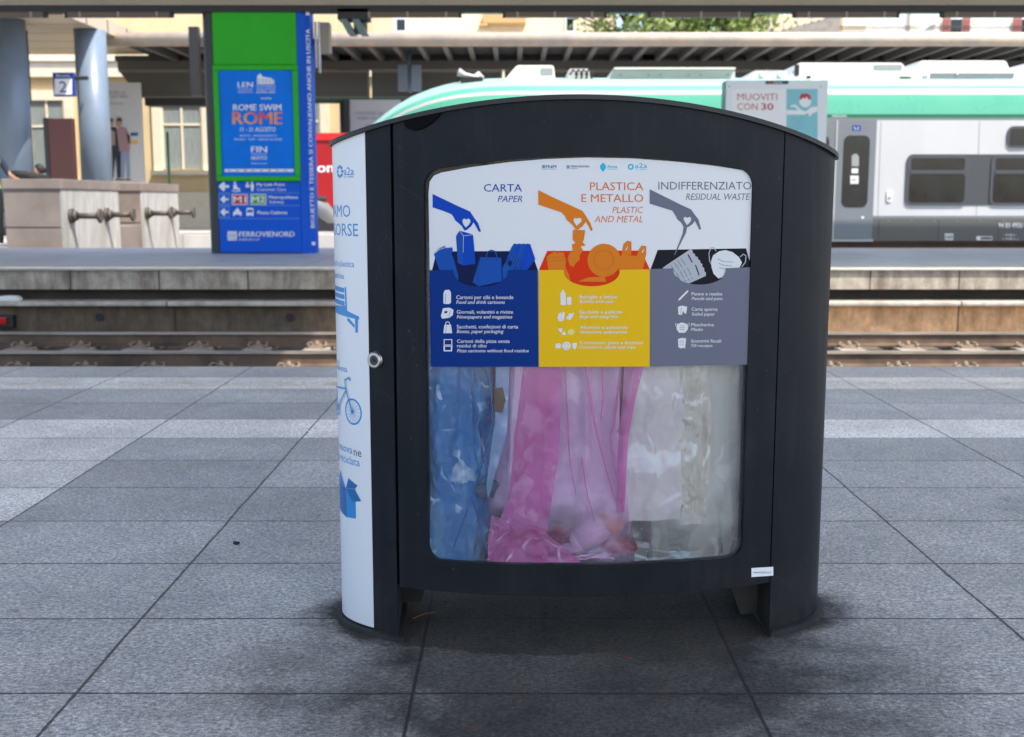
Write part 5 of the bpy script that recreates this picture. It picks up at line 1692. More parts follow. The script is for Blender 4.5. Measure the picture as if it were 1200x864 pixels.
# arched lid
b = MB()
rows = []
NR, NT = 8, 96
for zoff in (0.0, -0.012):
    rr_ = []
    for i in range(NR + 1):
        k = i / NR
        ring = []
        for j in range(NT):
            t = 2 * math.pi * j / NT
            p = ell(t, 0.010)
            x, y = p.x * k, p.y * k
            ring.append((x, y, lidz(x) + zoff))
        rr_.append(ring)
    rows.append(rr_)
allv = []
for rr_ in rows:
    vv = []
    c0 = b.bm.verts.new((0, 0, rr_[0][0][2]))
    for i in range(1, NR + 1):
        vv.append([b.bm.verts.new(p) for p in rr_[i]])
    for j in range(NT):
        b.bm.faces.new((c0, vv[0][j], vv[0][(j + 1) % NT])).smooth = True
    for a, c in zip(vv, vv[1:]):
        for j in range(NT):
            b.bm.faces.new((a[j], c[j], c[(j + 1) % NT], a[(j + 1) % NT])).smooth = True
    allv.append(vv[-1])
for j in range(NT):
    b.bm.faces.new((allv[0][j], allv[0][(j + 1) % NT], allv[1][(j + 1) % NT], allv[1][j]))
lid = b.build('lid', M['black_plate'], binr)
lid.data.set_sharp_from_angle(angle=R(40))
# finger grip on the door's upper left, lock on the left post, small plate
b = MB()
xg0, xg1 = bin_hit(474, 144)[0], bin_hit(517, 132)[0]
n = 20
top_, low_ = [], []
for k in range(n + 1):
    x = xg0 + (xg1 - xg0) * k / n
    z = lidz(x) - 0.0135
    dd = 0.03 * max(0, math.sin(math.pi * min(1, (k / n) ** 0.75))) ** 0.7
    p = ell(t_of_x(x), 0.0)
    q = ell(t_of_x(x), 0.007)
    top_.append((b.bm.verts.new((q.x, q.y, z)), b.bm.verts.new((p.x, p.y, z))))
    low_.append((b.bm.verts.new((q.x, q.y, z - dd - 0.0005)), b.bm.verts.new((p.x, p.y, z - dd - 0.0015))))
for k in range(n):
    b.bm.faces.new((top_[k][0], top_[k + 1][0], low_[k + 1][0], low_[k][0]))
    b.bm.faces.new((low_[k][0], low_[k + 1][0], low_[k + 1][1], low_[k][1]))
b.build('finger_grip', mat('black_recess', (0.003, 0.003, 0.004), 0.8, spec=0.1), fdoor)
lx, lz = bin_hit(440.5, 422)
tt = t_of_x(lx)
p0, nrm = ell(tt, 0.0), (ell(tt, 1.0) - ell(tt, 0.0))
def along(o): return Vector((p0.x + nrm.x * o, p0.y + nrm.y * o, lz))
b = MB()
b.tube(along(0.0), along(0.006), 0.0245, 0.0235, n=36); b.tube(along(0.006), along(0.0095), 0.0235, 0.0185, n=36)
lk = b.build('lock', M['steel'], ls)
b = MB(); b.tube(along(0.0096), along(0.0102), 0.0135, n=28); b.build('lock_core', M['inner_metal'], lk)
b = MB(); b.tube(along(0.0103), along(0.0125), 0.0072, n=3); b.build('key_pin', M['black_plate'], lk)

# ---- printed end sheet graphics (curved round the left end)
_tab = [(0.0, 0.0)]
_N = 1500
for k in range(1, _N + 1):
    t = math.pi * k / _N
    _tab.append((t, _tab[-1][1] + (ell(t) - ell(t - math.pi / _N)).length))
def s_of_t(t):
    a = abs(t) * _N / math.pi
    i = min(int(a), _N - 1)
    s_ = _tab[i][1] + (_tab[i + 1][1] - _tab[i][1]) * (a - i)
    return s_ if t >= 0 else -s_
def t_of_s(s_):
    lo, hi = 0, _N
    a = abs(s_)
    while hi - lo > 1:
        m_ = (lo + hi) // 2
        if _tab[m_][1] <= a: lo = m_
        else: hi = m_
    f = (a - _tab[lo][1]) / max(1e-9, _tab[hi][1] - _tab[lo][1])
    t = _tab[lo][0] + (_tab[hi][0] - _tab[lo][0]) * f
    return t if s_ >= 0 else -t
def on_end(s_, z, off):
    p = ell(t_of_s(s_), off)
    return Vector((p.x, p.y, z))
def end_px(px, py):
    x, z = bin_hit(px, py)
    return s_of_t(t_of_x(x)), z
M['cyan_ink'] = mat('blue_ink', srgb(30, 140, 205, 0.95), 0.35)
M['cyan_dark'] = mat('blue_ink_dark', srgb(14, 104, 168, 0.95), 0.35)
M['black_ink'] = mat('black_ink', (0.02, 0.02, 0.022), 0.4)
es = Sheet(on_end, 0.0026, 0.0003, maxlen=0.012, ydown=False)
ci = M['cyan_ink']
def etext(s, px1, py_top, py_base, m=ci, bold=0.0, px0=None):
    s1, zb2 = end_px(px1, py_base)
    zc2 = end_px(px1, py_top)[1]
    es.text(s, None, s1, zc2, zb2, m, 0, bold=bold)
sR, zc2 = end_px(404, 201)
for k in range(8):
    a = 2 * math.pi * k / 8
    es.oval(end_px(400, 201)[0] - 0.004 + 0.0135 * math.cos(a), zc2 + 0.0135 * math.sin(a), 0.0058, 0.0045, ci, 0, 12)
s0_ = end_px(402.5, 203)[0] + 0.006
es.text('a2a', s0_, end_px(415.5, 203)[0], end_px(410, 196.2)[1], end_px(410, 205.2)[1], ci, 0, bold=0.01).text('LIFE COMPANY', s0_, end_px(415.3, 203)[0], end_px(410, 206.4)[1], end_px(410, 208.4)[1], ci, 0)
etext('CREIAMO', 411.5, 240.5, 254.5); etext('RISORSE', 420.5, 262.5, 277)
etext('Con la plastica', 415.8, 306, 313.3); etext('si fa una panchina', 404, 320, 327)
# bench
def ep(L): return [end_px(*p) for p in L]
def q3(X, Y): return (380 + X / 3.083, 150 + Y / 3.083)
sb, zbb = end_px(421.5, 366)
def bench(L): return [(sb + a, zbb + c) for a, c in L]
for zz in (0.06, 0.042, 0.024): es.poly(bench([(-0.18, zz + 0.008), (-0.062, zz + 0.002), (-0.062, zz - 0.011), (-0.18, zz - 0.005)]), ci, 0)
es.poly(bench([(-0.060, 0.066), (-0.052, 0.064), (-0.050, 0.0), (-0.058, 0.0)]), ci, 0)
es.poly(bench([(-0.18, 0.008), (-0.0605, 0.0135), (-0.048, 0.0005), (0.0, -0.012), (0.0, -0.02), (-0.18, -0.006)]), ci, 0)
es.poly(bench([(-0.016, -0.0165), (-0.004, -0.0195), (-0.006, -0.056), (-0.015, -0.056)]), ci, 1)
es.poly(bench([(-0.05, -0.018), (-0.04, -0.02), (-0.018, -0.036), (-0.018, -0.044), (-0.05, -0.026)]), ci, 1)
etext('Il ferro e', 399, 421, 426.5); etext("l'acciaio diventa", 407.8, 429.5, 436.5)
# bicycle
sw, zw = end_px(414.2, 482.5)
es.oval(sw, zw, 0.037, 0.037, ci, 0, 36, 0.86)
for k in range(8):
    a = math.pi * k / 8
    es.line([(sw - 0.031 * math.cos(a), zw - 0.031 * math.sin(a)), (sw + 0.031 * math.cos(a), zw + 0.031 * math.sin(a))], 0.0009, ci, 1 + k)
es.oval(sw, zw, 0.005, 0.005, ci, 9, 12)
es.line([(sw, zw), (sw - 0.028, zw + 0.06), (sw - 0.031, zw + 0.085), (sw - 0.012, zw + 0.094), (sw - 0.004, zw + 0.086)], 0.004, ci, 10)
es.line([(sw - 0.027, zw + 0.056), (sw - 0.085, zw - 0.006), (sw - 0.12, zw + 0.055), (sw - 0.029, zw + 0.062)], 0.004, ci, 11)
es.oval(sw - 0.085, zw - 0.006, 0.016, 0.016, ci, 12, 24, 0.7)
es.oval(sw - 0.165, zw, 0.037, 0.037, ci, 0, 36, 0.86)
es.line([(sw - 0.085, zw - 0.006), (sw - 0.165, zw), (sw - 0.122, zw + 0.06)], 0.004, ci, 10)
s1_, zn = end_px(424.2, 530)
es.text('ne', end_px(415.4, 530)[0], s1_, end_px(420, 525)[1], end_px(420, 534.8)[1], M['black_ink'], 0, bold=-0.002)
es.text('Una carta nuova', None, end_px(413.6, 530)[0], end_px(413, 522.5)[1], end_px(413, 531.8)[1], ci, 0)
etext('sostituisce una riciclata', 422.5, 537.5, 546.8)
# open carton
sc0, zc0 = end_px(417, 583)
bx_ = lambda L: [(sc0 + a, zc0 + c) for a, c in L]
es.poly(bx_([(-0.11, 0.03), (-0.045, 0.018), (-0.045, -0.066), (-0.11, -0.055)]), M['cyan_dark'], 0)
es.poly(bx_([(-0.0445, 0.018), (0.002, 0.024), (0.002, -0.06), (-0.0445, -0.066)]), ci, 0)
es.poly(bx_([(-0.045, 0.0185), (-0.03, 0.05), (0.012, 0.036), (0.0, 0.0245)]), M['cyan_dark'], 1)
es.poly(bx_([(-0.044, 0.0175), (0.0, 0.0235), (0.026, -0.006), (-0.012, -0.014)]), M['cyan_dark'], 2)
es.poly(bx_([(-0.11, 0.031), (-0.046, 0.019), (-0.085, 0.062)]), ci, 1)
es.build('end_print', wp)

# small maker's plate on the door
ms = Sheet(on_front, 0.0006, 0.0004, maxlen=8)
ms.poly([(880.5, 665.8), (906, 664.3), (906, 674.6), (880.5, 676.3)], M['ad_white'], 0)
ms.text('www.ferbox.it', 882.5, 903.5, 669, 672, M['black_ink'], 1, bold=-0.005)
ms.build('maker_plate', fdoor)

# ---- the printed sorting panel behind the clear pane's frame
def alb(r, g_, b_, ref=(190, 201, 218), k=0.68):
    return (min(0.9, lin(r) / lin(ref[0]) * k), min(0.9, lin(g_) / lin(ref[1]) * k), min(0.9, lin(b_) / lin(ref[2]) * k), 1)
INK = {}
for nm, c in dict(white=(190, 201, 218), navy=(14, 26, 70), mid=(22, 72, 160), mid_dark=(14, 48, 120), hand=(14, 62, 172), front=(9, 45, 120), title=(34, 62, 150), orange=(186, 110, 34), orange_dark=(160, 84, 26), red=(188, 48, 16), yellow=(198, 166, 26), otitle=(186, 104, 52), grey=(92, 100, 124), gblack=(24, 27, 36), glight=(150, 162, 182), pale=(184, 196, 214), logo=(30, 70, 150), logoc=(40, 160, 210), gold=(190, 196, 120)).items():
    INK[nm] = mat('ink_' + nm, alb(*c), 0.5, spec=0.08)
ps_ = Sheet(on_front, -0.0064, 0.00035, maxlen=9)
ZA = lambda L: [(490 + a / 5.714, 170 + c / 5.714) for a, c in L]
ZB = lambda L: [(690 + a / 5.714, 170 + c / 5.714) for a, c in L]
ZC = lambda L: [(490 + a / 5.4, 280 + c / 5.4) for a, c in L]
ZD = lambda L: [(690 + a / 5.4, 280 + c / 5.4) for a, c in L]
ZE = lambda L: [(620 + a / 5.7625, 180 + c / 5.7625) for a, c in L]
ZG = lambda L: [(635 + a / 4.615, 330 + c / 4.615) for a, c in L]
# white ground (its rounded top corners lie behind the door frame)
topedge = [(501.2, 226), (502.5, 213), (507.5, 206), (516, 202.4)] + [(551, 196), (595, 190.2), (639, 186.4), (690, 184.6), (742, 185.6), (795, 189.6), (839, 194.3), (872, 199.4)] + [(879, 203.5), (882.3, 211), (883, 226)]
ps_.poly([(504.2, 430.3), *topedge, (879.3, 427.6), (762, 430)], INK['white'], 0)
# backs of the three boxes
ps_.poly(ZC([(84, 196), (112, 80), (715, 78), (757, 198), (700, 310), (120, 310)]), INK['navy'], 1)
ps_.poly(ZE([(68, 783), (122, 659), (762, 656), (817, 778), (760, 900), (140, 900)]), INK['red'], 1)
ps_.poly(ZD([(396, 190), (440, 71), (1003, 61), (1036, 180), (980, 300), (450, 300)]), INK['gblack'], 1)
# hands
def heart(L): return L
ps_.poly(ZA([(92, 328), (180, 370), (260, 408), (345, 446), (372, 488), (398, 522), (418, 580), (404, 582), (384, 545), (368, 518), (352, 545), (328, 565), (318, 572), (305, 572), (290, 545), (265, 522), (245, 505), (232, 480), (218, 463), (160, 440), (92, 418)]), INK['hand'], 3, [ZA([(316, 555), (300, 533), (292, 512), (296, 498), (308, 492), (320, 500), (332, 492), (345, 500), (348, 515), (338, 533)])])
ps_.poly(ZE([(62, 247), (180, 305), (280, 350), (362, 388), (390, 430), (415, 468), (432, 520), (420, 522), (402, 490), (384, 460), (365, 490), (340, 508), (330, 514), (315, 514), (300, 490), (275, 465), (252, 447), (245, 425), (220, 398), (160, 378), (62, 345)]), INK['orange'], 3, [ZE([(322, 490), (305, 465), (300, 448), (310, 433), (328, 440), (342, 433), (357, 442), (355, 460), (340, 475)])])
ps_.poly(ZB([(412, 297), (530, 355), (610, 395), (690, 432), (710, 460), (740, 500), (758, 565), (745, 567), (730, 535), (716, 508), (700, 530), (675, 548), (663, 553), (655, 590), (635, 630), (600, 700), (580, 740), (576, 735), (595, 690), (620, 630), (635, 590), (640, 548), (625, 520), (600, 500), (590, 480), (565, 440), (500, 420), (412, 393)]), INK['grey'], 3, [ZB([(663, 538), (645, 510), (638, 492), (648, 480), (665, 488), (680, 480), (692, 490), (690, 510)])])
# paper things
ps_.poly(ZC([(94, 95), (125, 60), (165, 42), (174, 56), (213, 52), (216, 75), (207, 95), (222, 130), (235, 180), (250, 230), (252, 300), (180, 300), (130, 198)]), INK['mid'], 2)
ps_.line(ZC([(96, 97), (128, 70), (168, 56), (172, 50), (160, 46), (130, 62), (110, 80)]), 0.5, INK['pale'], 4).line(ZC([(172, 58), (213, 54)]), 0.4, INK['pale'], 4)
ps_.poly(ZA([(250, 612), (273, 574), (365, 600), (382, 798), (300, 808), (262, 790)]), INK['hand'], 4)
ps_.poly(ZA([(252, 612), (272, 578), (300, 610), (298, 806), (262, 790)]), INK['mid'], 5)
ps_.line(ZA([(275, 576), (302, 609), (366, 601)]), 0.45, INK['pale'], 6).line(ZA([(301, 611), (299, 720)]), 0.4, INK['pale'], 6)
ps_.poly(ZC([(390, 116), (525, 121), (527, 270), (380, 302), (343, 275)]), INK['mid'], 4)
ps_.line(ZC([(392, 118), (372, 210), (381, 300)]), 0.4, INK['mid_dark'], 5)
ps_.line(ZC([(432, 130), (430, 105), (440, 82), (462, 72), (484, 80), (495, 102), (494, 130)]), 1.3, INK['mid'], 5).line(ZC([(426, 131), (440, 131)]), 0.8, INK['mid_dark'], 6).line(ZC([(488, 131), (502, 131)]), 0.8, INK['mid_dark'], 6)
for k in range(4):
    dx = k * 27
    ps_.poly(ZC([(586 + dx, 58 + k * 2), (606 + dx, 30), (628 + dx, 34), (660 + dx, 130), (610 + dx, 198), (560 + dx, 196)]), INK['mid' if k % 2 == 0 else 'hand'], 2 + k)
ps_.poly(ZC([(530, 190), (588, 58), (640, 120), (598, 200), (560, 240), (535, 262)]), INK['mid'], 6)
for k in range(7): ps_.line(ZC([(590 + k * 14 - 8, 70 + k * 13), (556 + k * 14 - 8, 146 + k * 13)]), 0.35, INK['navy'], 7)
ps_.poly(ZC([(566, 160), (580, 134), (597, 152), (582, 178)]), INK['navy'], 8)
ps_.line(ZC([(528, 160), (545, 140), (552, 155), (566, 118)]), 0.7, INK['navy'], 8)
# plastic things
ps_.poly(ZE([(298, 515), (380, 518), (372, 580), (362, 600), (384, 620), (350, 630), (366, 655), (342, 690), (344, 720), (314, 742), (302, 768), (275, 757), (262, 715), (270, 680), (296, 650), (290, 615), (315, 605), (295, 580)]), INK['orange'], 4)
ps_.poly(ZE([(118, 700), (150, 674), (165, 670), (165, 655), (175, 655), (176, 670), (235, 670), (249, 720), (246, 770), (268, 815), (280, 862), (150, 862), (132, 800)]), INK['orange'], 2)
ps_.line(ZE([(122, 712), (180, 700), (246, 700)]), 0.4, INK['orange_dark'], 3).line(ZE([(124, 735), (180, 722), (247, 722)]), 0.4, INK['orange_dark'], 3)
ps_.oval(620 + 508 / 5.7625, 180 + 722 / 5.7625, 19.6, 19.4, INK['orange'], 3, 48).oval(620 + 506 / 5.7625, 180 + 720 / 5.7625, 11.8, 11.4, INK['orange_dark'], 4, 40, 0.96)
ps_.poly(ZE([(598, 700), (625, 692), (640, 612), (665, 590), (694, 595), (696, 650), (690, 690), (730, 694), (745, 650), (762, 622), (794, 625), (795, 680), (772, 786), (610, 800)]), INK['orange'], 2)
ps_.poly(ZE([(652, 655), (672, 618), (664, 650)]), INK['pale'], 4).poly(ZE([(762, 672), (780, 638), (774, 668)]), INK['pale'], 4).line(ZE([(655, 672), (690, 690), (730, 690)]), 0.35, INK['orange_dark'], 4)
ps_.poly(ZE([(330, 866), (400, 838), (512, 832), (524, 868)]), INK['orange'], 4)
# receipt, mask
ps_.poly(ZD([(470, 185), (650, 65), (662, 76), (664, 92), (676, 96), (680, 112), (694, 116), (698, 132), (710, 138), (712, 154), (724, 160), (724, 178), (736, 186), (736, 206), (747, 214), (746, 236), (620, 292), (540, 225)]), INK['glight'], 2)
for (q0, q1) in (((525, 168), (548, 210)), ((545, 152), (575, 196)), ((566, 138), (596, 182)), ((588, 124), (618, 170)), ((560, 215), (580, 262)), ((582, 205), (605, 250)), ((604, 195), (628, 242)), ((628, 184), (652, 232)), ((610, 262), (622, 270)), ((632, 254), (644, 264)), ((654, 244), (662, 254))): ps_.line(ZD([q0, q1]), 0.7, INK['grey'], 3)
ps_.line(ZD([(632, 100), (660, 150)]), 1.3, INK['gblack'], 3).line(ZD([(680, 166), (704, 232)]), 1.3, INK['gblack'], 3)
ps_.line(ZD([(786, 172), (770, 140), (766, 90), (780, 58), (795, 54), (812, 78)]), 1.0, INK['glight'], 2).line(ZD([(965, 115), (985, 98), (1002, 108), (998, 150), (975, 178)]), 1.0, INK['glight'], 2)
ps_.poly(ZD([(780, 140), (792, 105), (830, 80), (870, 72), (915, 84), (955, 115), (976, 150), (960, 185), (900, 230), (826, 252), (795, 222), (782, 180)]), INK['pale'], 3)
for k in range(3): ps_.line(ZD([(822 + k * 4, 128 + k * 28), (860, 146 + k * 22), (922 - k * 10, 147 + k * 26)]), 0.55, INK['grey'], 4)
# box fronts with scooped openings
def scoop(xa, xb, ytop, ybot, n=18):
    return [((xa + xb) / 2 - (xb - xa) / 2 * math.cos(math.pi * k / n), ytop + (ybot - ytop) * math.sin(math.pi * k / n) ** 0.85) for k in range(n + 1)]
q = ZC([(72, 198), (218, 198), (568, 198), (757, 198), (761, 805)])
ps_.poly([(502.6, 316.8), *scoop(q[1][0], q[2][0], 316.7, 336.2), q[3], (631.0, 430.2), (504.4, 430.2)], INK['front'], 10)
ps_.poly([(631.6, 316.8), *scoop(660.5, 726.6, 316.4, 335.8), (761.9, 315.8), (761.6, 429.9), (631.6, 430.2)], INK['yellow'], 10)
ps_.poly([(762.5, 315.6), *scoop(789.0, 851.5, 314.6, 333.8), (882.4, 313.2), (879.2, 427.5), (762.2, 429.9)], INK['grey'], 10)
# headings
ps_.text('CARTA', 566.5, 611.6, 215.9, 224.7, INK['title'], 1, bold=0.006).text('PAPER', 582.8, 612, 229.5, 236.9, INK['title'], 1, True)
ps_.text('PLASTICA', 691.7, 754.5, 213.8, 223, INK['otitle'], 1, bold=0.004).text('E METALLO', 681.6, 754.5, 227.7, 236.9, INK['otitle'], 1, bold=0.004)
ps_.text('PLASTIC', 718, 754.5, 242.5, 249.8, INK['otitle'], 1, True).text('AND METAL', 696.9, 754, 253.2, 260.7, INK['otitle'], 1, True)
ps_.text('INDIFFERENZIATO', 772.3, 882.0, 213.2, 222.3, INK['grey'], 1).text('RESIDUAL WASTE', 804.6, 880.4, 226.9, 234.4, INK['grey'], 1, True)
# little logos
for (x_, y_) in ((635.3, 193.6), (664.2, 194.0)):
    for k in range(3): ps_.rect(x_, x_ + 3.2, y_ + k * 1.3, y_ + k * 1.3 + 0.9, INK['logo'], 1)
ps_.text('FNM', 639.6, 651.8, 193.5, 197.2, INK['logo'], 1, bold=0.02).rect(634.8, 651.8, 198.2, 198.7, INK['logoc'], 1)
ps_.text('FERROVIENORD', 668.8, 691, 194, 196.2, INK['logo'], 1, bold=0.02).text('FNM GROUP', 668.8, 677, 197, 198.2, INK['logo'], 1)
ps_.poly([(707, 190), (708.3, 192), (710.2, 193.5), (710.4, 197), (708.6, 199.6), (707, 201.6), (705.4, 199.6), (703.6, 197), (703.8, 193.5), (705.7, 192)], INK['logoc'], 1)
ps_.text('Amsa', 712, 723.8, 193.4, 196.8, INK['logoc'], 1, bold=0.02).rect(712, 723.8, 198, 198.5, INK['logoc'], 1)
ps_.oval(739.8, 195.6, 3.5, 3.6, INK['logoc'], 1, 20, 0.5)
ps_.text('a2a', 744.6, 759, 191.4, 196.9, INK['logoc'], 1, bold=0.01).text('LIFE COMPANY', 744.8, 758.8, 198, 199.2, INK['logoc'], 1)
# lists of what goes where
def item(zf, s, X0, X1, Yc, Yb, it=False):
    (a, c), (d_, e) = zf([(X0, Yc), (X1, Yb)])
    ps_.text(s, a, d_, c, e, INK['white'], 11, it, bold=0.012)
for a in (('Cartoni per cibi e bevande', 240, 602, 358, 382), ('Food and drink cartoons', 240, 548, 390, 412, True), ('Giornali, volantini e riviste', 243, 600, 452, 474), ('Newspapers and magazines', 243, 595, 483, 505, True), ('Sacchetti, confezioni di carta', 243, 632, 545, 568), ('Boxes, paper packaging', 243, 540, 575, 597, True), ('Cartoni della pizza senza', 245, 578, 637, 659), ('residui di cibo', 245, 432, 667, 688), ('Pizza cartoons without food residue', 245, 700, 698, 719, True)): item(ZC, *a)
for a in (('Bottiglie e lattine', 204, 410, 73, 92), ('Bottles and cans', 204, 388, 99, 117, True), ('Sacchetti e pellicole', 204, 438, 156, 174), ('Bags and cling-film', 204, 412, 182, 199, True), ('Alluminio e polistirolo', 206, 466, 239, 257), ('Aluminium, polystyrene', 204, 460, 265, 282, True), ('Contenitori, piatti e bicchieri', 206, 547, 322, 340), ('Containers, plates and cups', 204, 508, 347, 364, True),
          ('Penne e matite', 812, 978, 58, 76), ('Pencils and pens', 812, 980, 84, 101, True), ('Carta sporca', 812, 952, 141, 159), ('Soiled paper', 812, 938, 168, 185, True), ('Mascherine', 810, 933, 225, 243), ('Masks', 808, 873, 251, 268, True), ('Scontrini fiscali', 808, 972, 313, 331), ('Till receipts', 808, 925, 339, 355, True)): item(ZG, *a)
iw = INK['white']
ps_.poly(ZC([(158, 345), (168, 325), (196, 323), (206, 342), (206, 405), (196, 413), (168, 413), (158, 408)]), iw, 11).line(ZC([(170, 345), (170, 408)]), 0.4, INK['front'], 12)
ps_.poly(ZC([(142, 490), (155, 440), (198, 436), (222, 450), (218, 484), (196, 500), (150, 506)]), iw, 11).poly(ZC([(164, 460), (184, 456), (182, 470), (166, 473)]), INK['front'], 12).line(ZC([(204, 455), (192, 495)]), 0.4, INK['front'], 12)
ps_.poly(ZC([(158, 598), (164, 545), (206, 544), (214, 598)]), iw, 11).line(ZC([(172, 545), (174, 530), (186, 525), (197, 532), (199, 545)]), 0.8, iw, 12).line(ZC([(178, 548), (172, 596)]), 0.35, INK['front'], 12)
ps_.poly(ZC([(160, 636), (214, 636), (214, 674), (160, 674)]), iw, 11, [ZC([(165, 641), (209, 641), (209, 670), (165, 670)])]).poly(ZC([(158, 677), (216, 677), (212, 713), (160, 713)]), iw, 11, [ZC([(167, 683), (207, 683), (205, 706), (168, 706)])])
ps_.poly(ZG([(102, 128), (100, 66), (110, 52), (110, 44), (118, 44), (118, 52), (128, 64), (131, 128)]), iw, 11).poly(ZG([(136, 126), (136, 90), (142, 84), (156, 84), (160, 90), (160, 126)]), iw, 11)
ps_.poly(ZG([(84, 200), (90, 178), (102, 164), (106, 178), (114, 164), (124, 168), (122, 196), (116, 214), (96, 216)]), iw, 11).poly(ZG([(130, 204), (150, 172), (176, 174), (156, 208)]), iw, 11)
ps_.poly(ZG([(86, 256), (112, 254), (108, 272), (100, 276)]), iw, 11).poly(ZG([(104, 288), (120, 266), (134, 290)]), iw, 11).oval(635 + 158 / 4.615, 330 + 274 / 4.615, 4.3, 3.6, INK['gold'], 11, 20)
ps_.poly(ZG([(72, 344), (78, 336), (98, 336), (104, 344), (102, 362), (76, 362)]), iw, 11).oval(635 + 133 / 4.615, 330 + 349 / 4.615, 5.0, 5.0, iw, 11, 24).oval(635 + 133 / 4.615, 330 + 349 / 4.615, 3.2, 3.2, INK['yellow'], 12, 24, 0.88).poly(ZG([(164, 334), (190, 334), (185, 366), (169, 366)]), iw, 11)
ps_.poly(ZG([(738, 106), (744, 92), (786, 50), (795, 48), (792, 58), (750, 100)]), iw, 11)
ps_.poly(ZG([(738, 138), (758, 131), (788, 137), (782, 176), (772, 172), (766, 160), (758, 182), (740, 180)]), iw, 11).line(ZG([(757, 140), (752, 176)]), 0.4, INK['grey'], 12)
ps_.poly(ZG([(732, 232), (760, 222), (790, 232), (792, 258), (776, 278), (744, 278), (730, 258)]), iw, 11)
ps_.line(ZG([(731, 246), (724, 238), (724, 228), (732, 226)]), 0.5, iw, 12).line(ZG([(791, 246), (799, 238), (799, 228), (792, 226)]), 0.5, iw, 12)
for yy in (240, 250, 260): ps_.line(ZG([(748, yy), (774, yy)]), 0.5, INK['grey'], 12)
ps_.poly(ZG([(738, 312), (758, 306), (782, 308), (776, 364), (766, 358), (754, 364), (740, 356)]), iw, 11)
for yy in (322, 332, 342): ps_.line(ZG([(744, yy), (770, yy + 1)]), 0.35, INK['grey'], 12)
ps_.build('sorting_panel', fdoor)

# the rear window carries the same kind of sheet in its upper half
b = MB()
xs_ = [hwl + 0.002 + (hwr - hwl - 0.004) * k / 30 for k in range(31)]
cols = []
for x in xs_:
    p = ell(t_of_x(x), -0.0055)
    cols.append([b.bm.verts.new((p.x, -p.y, z)) for z in (0.772, 1.03, 1.3115 - 0.19 * (x + 0.018) ** 2)])
for i, (a, c) in enumerate(zip(cols, cols[1:])):
    f = b.bm.faces.new((a[0], c[0], c[1], a[1])); f.material_index = 1 + i // 10
    f = b.bm.faces.new((a[1], c[1], c[2], a[2])); f.material_index = 0
b.build('sorting_panel', [INK['white'], INK['grey'], INK['yellow'], INK['front']], rdoor)

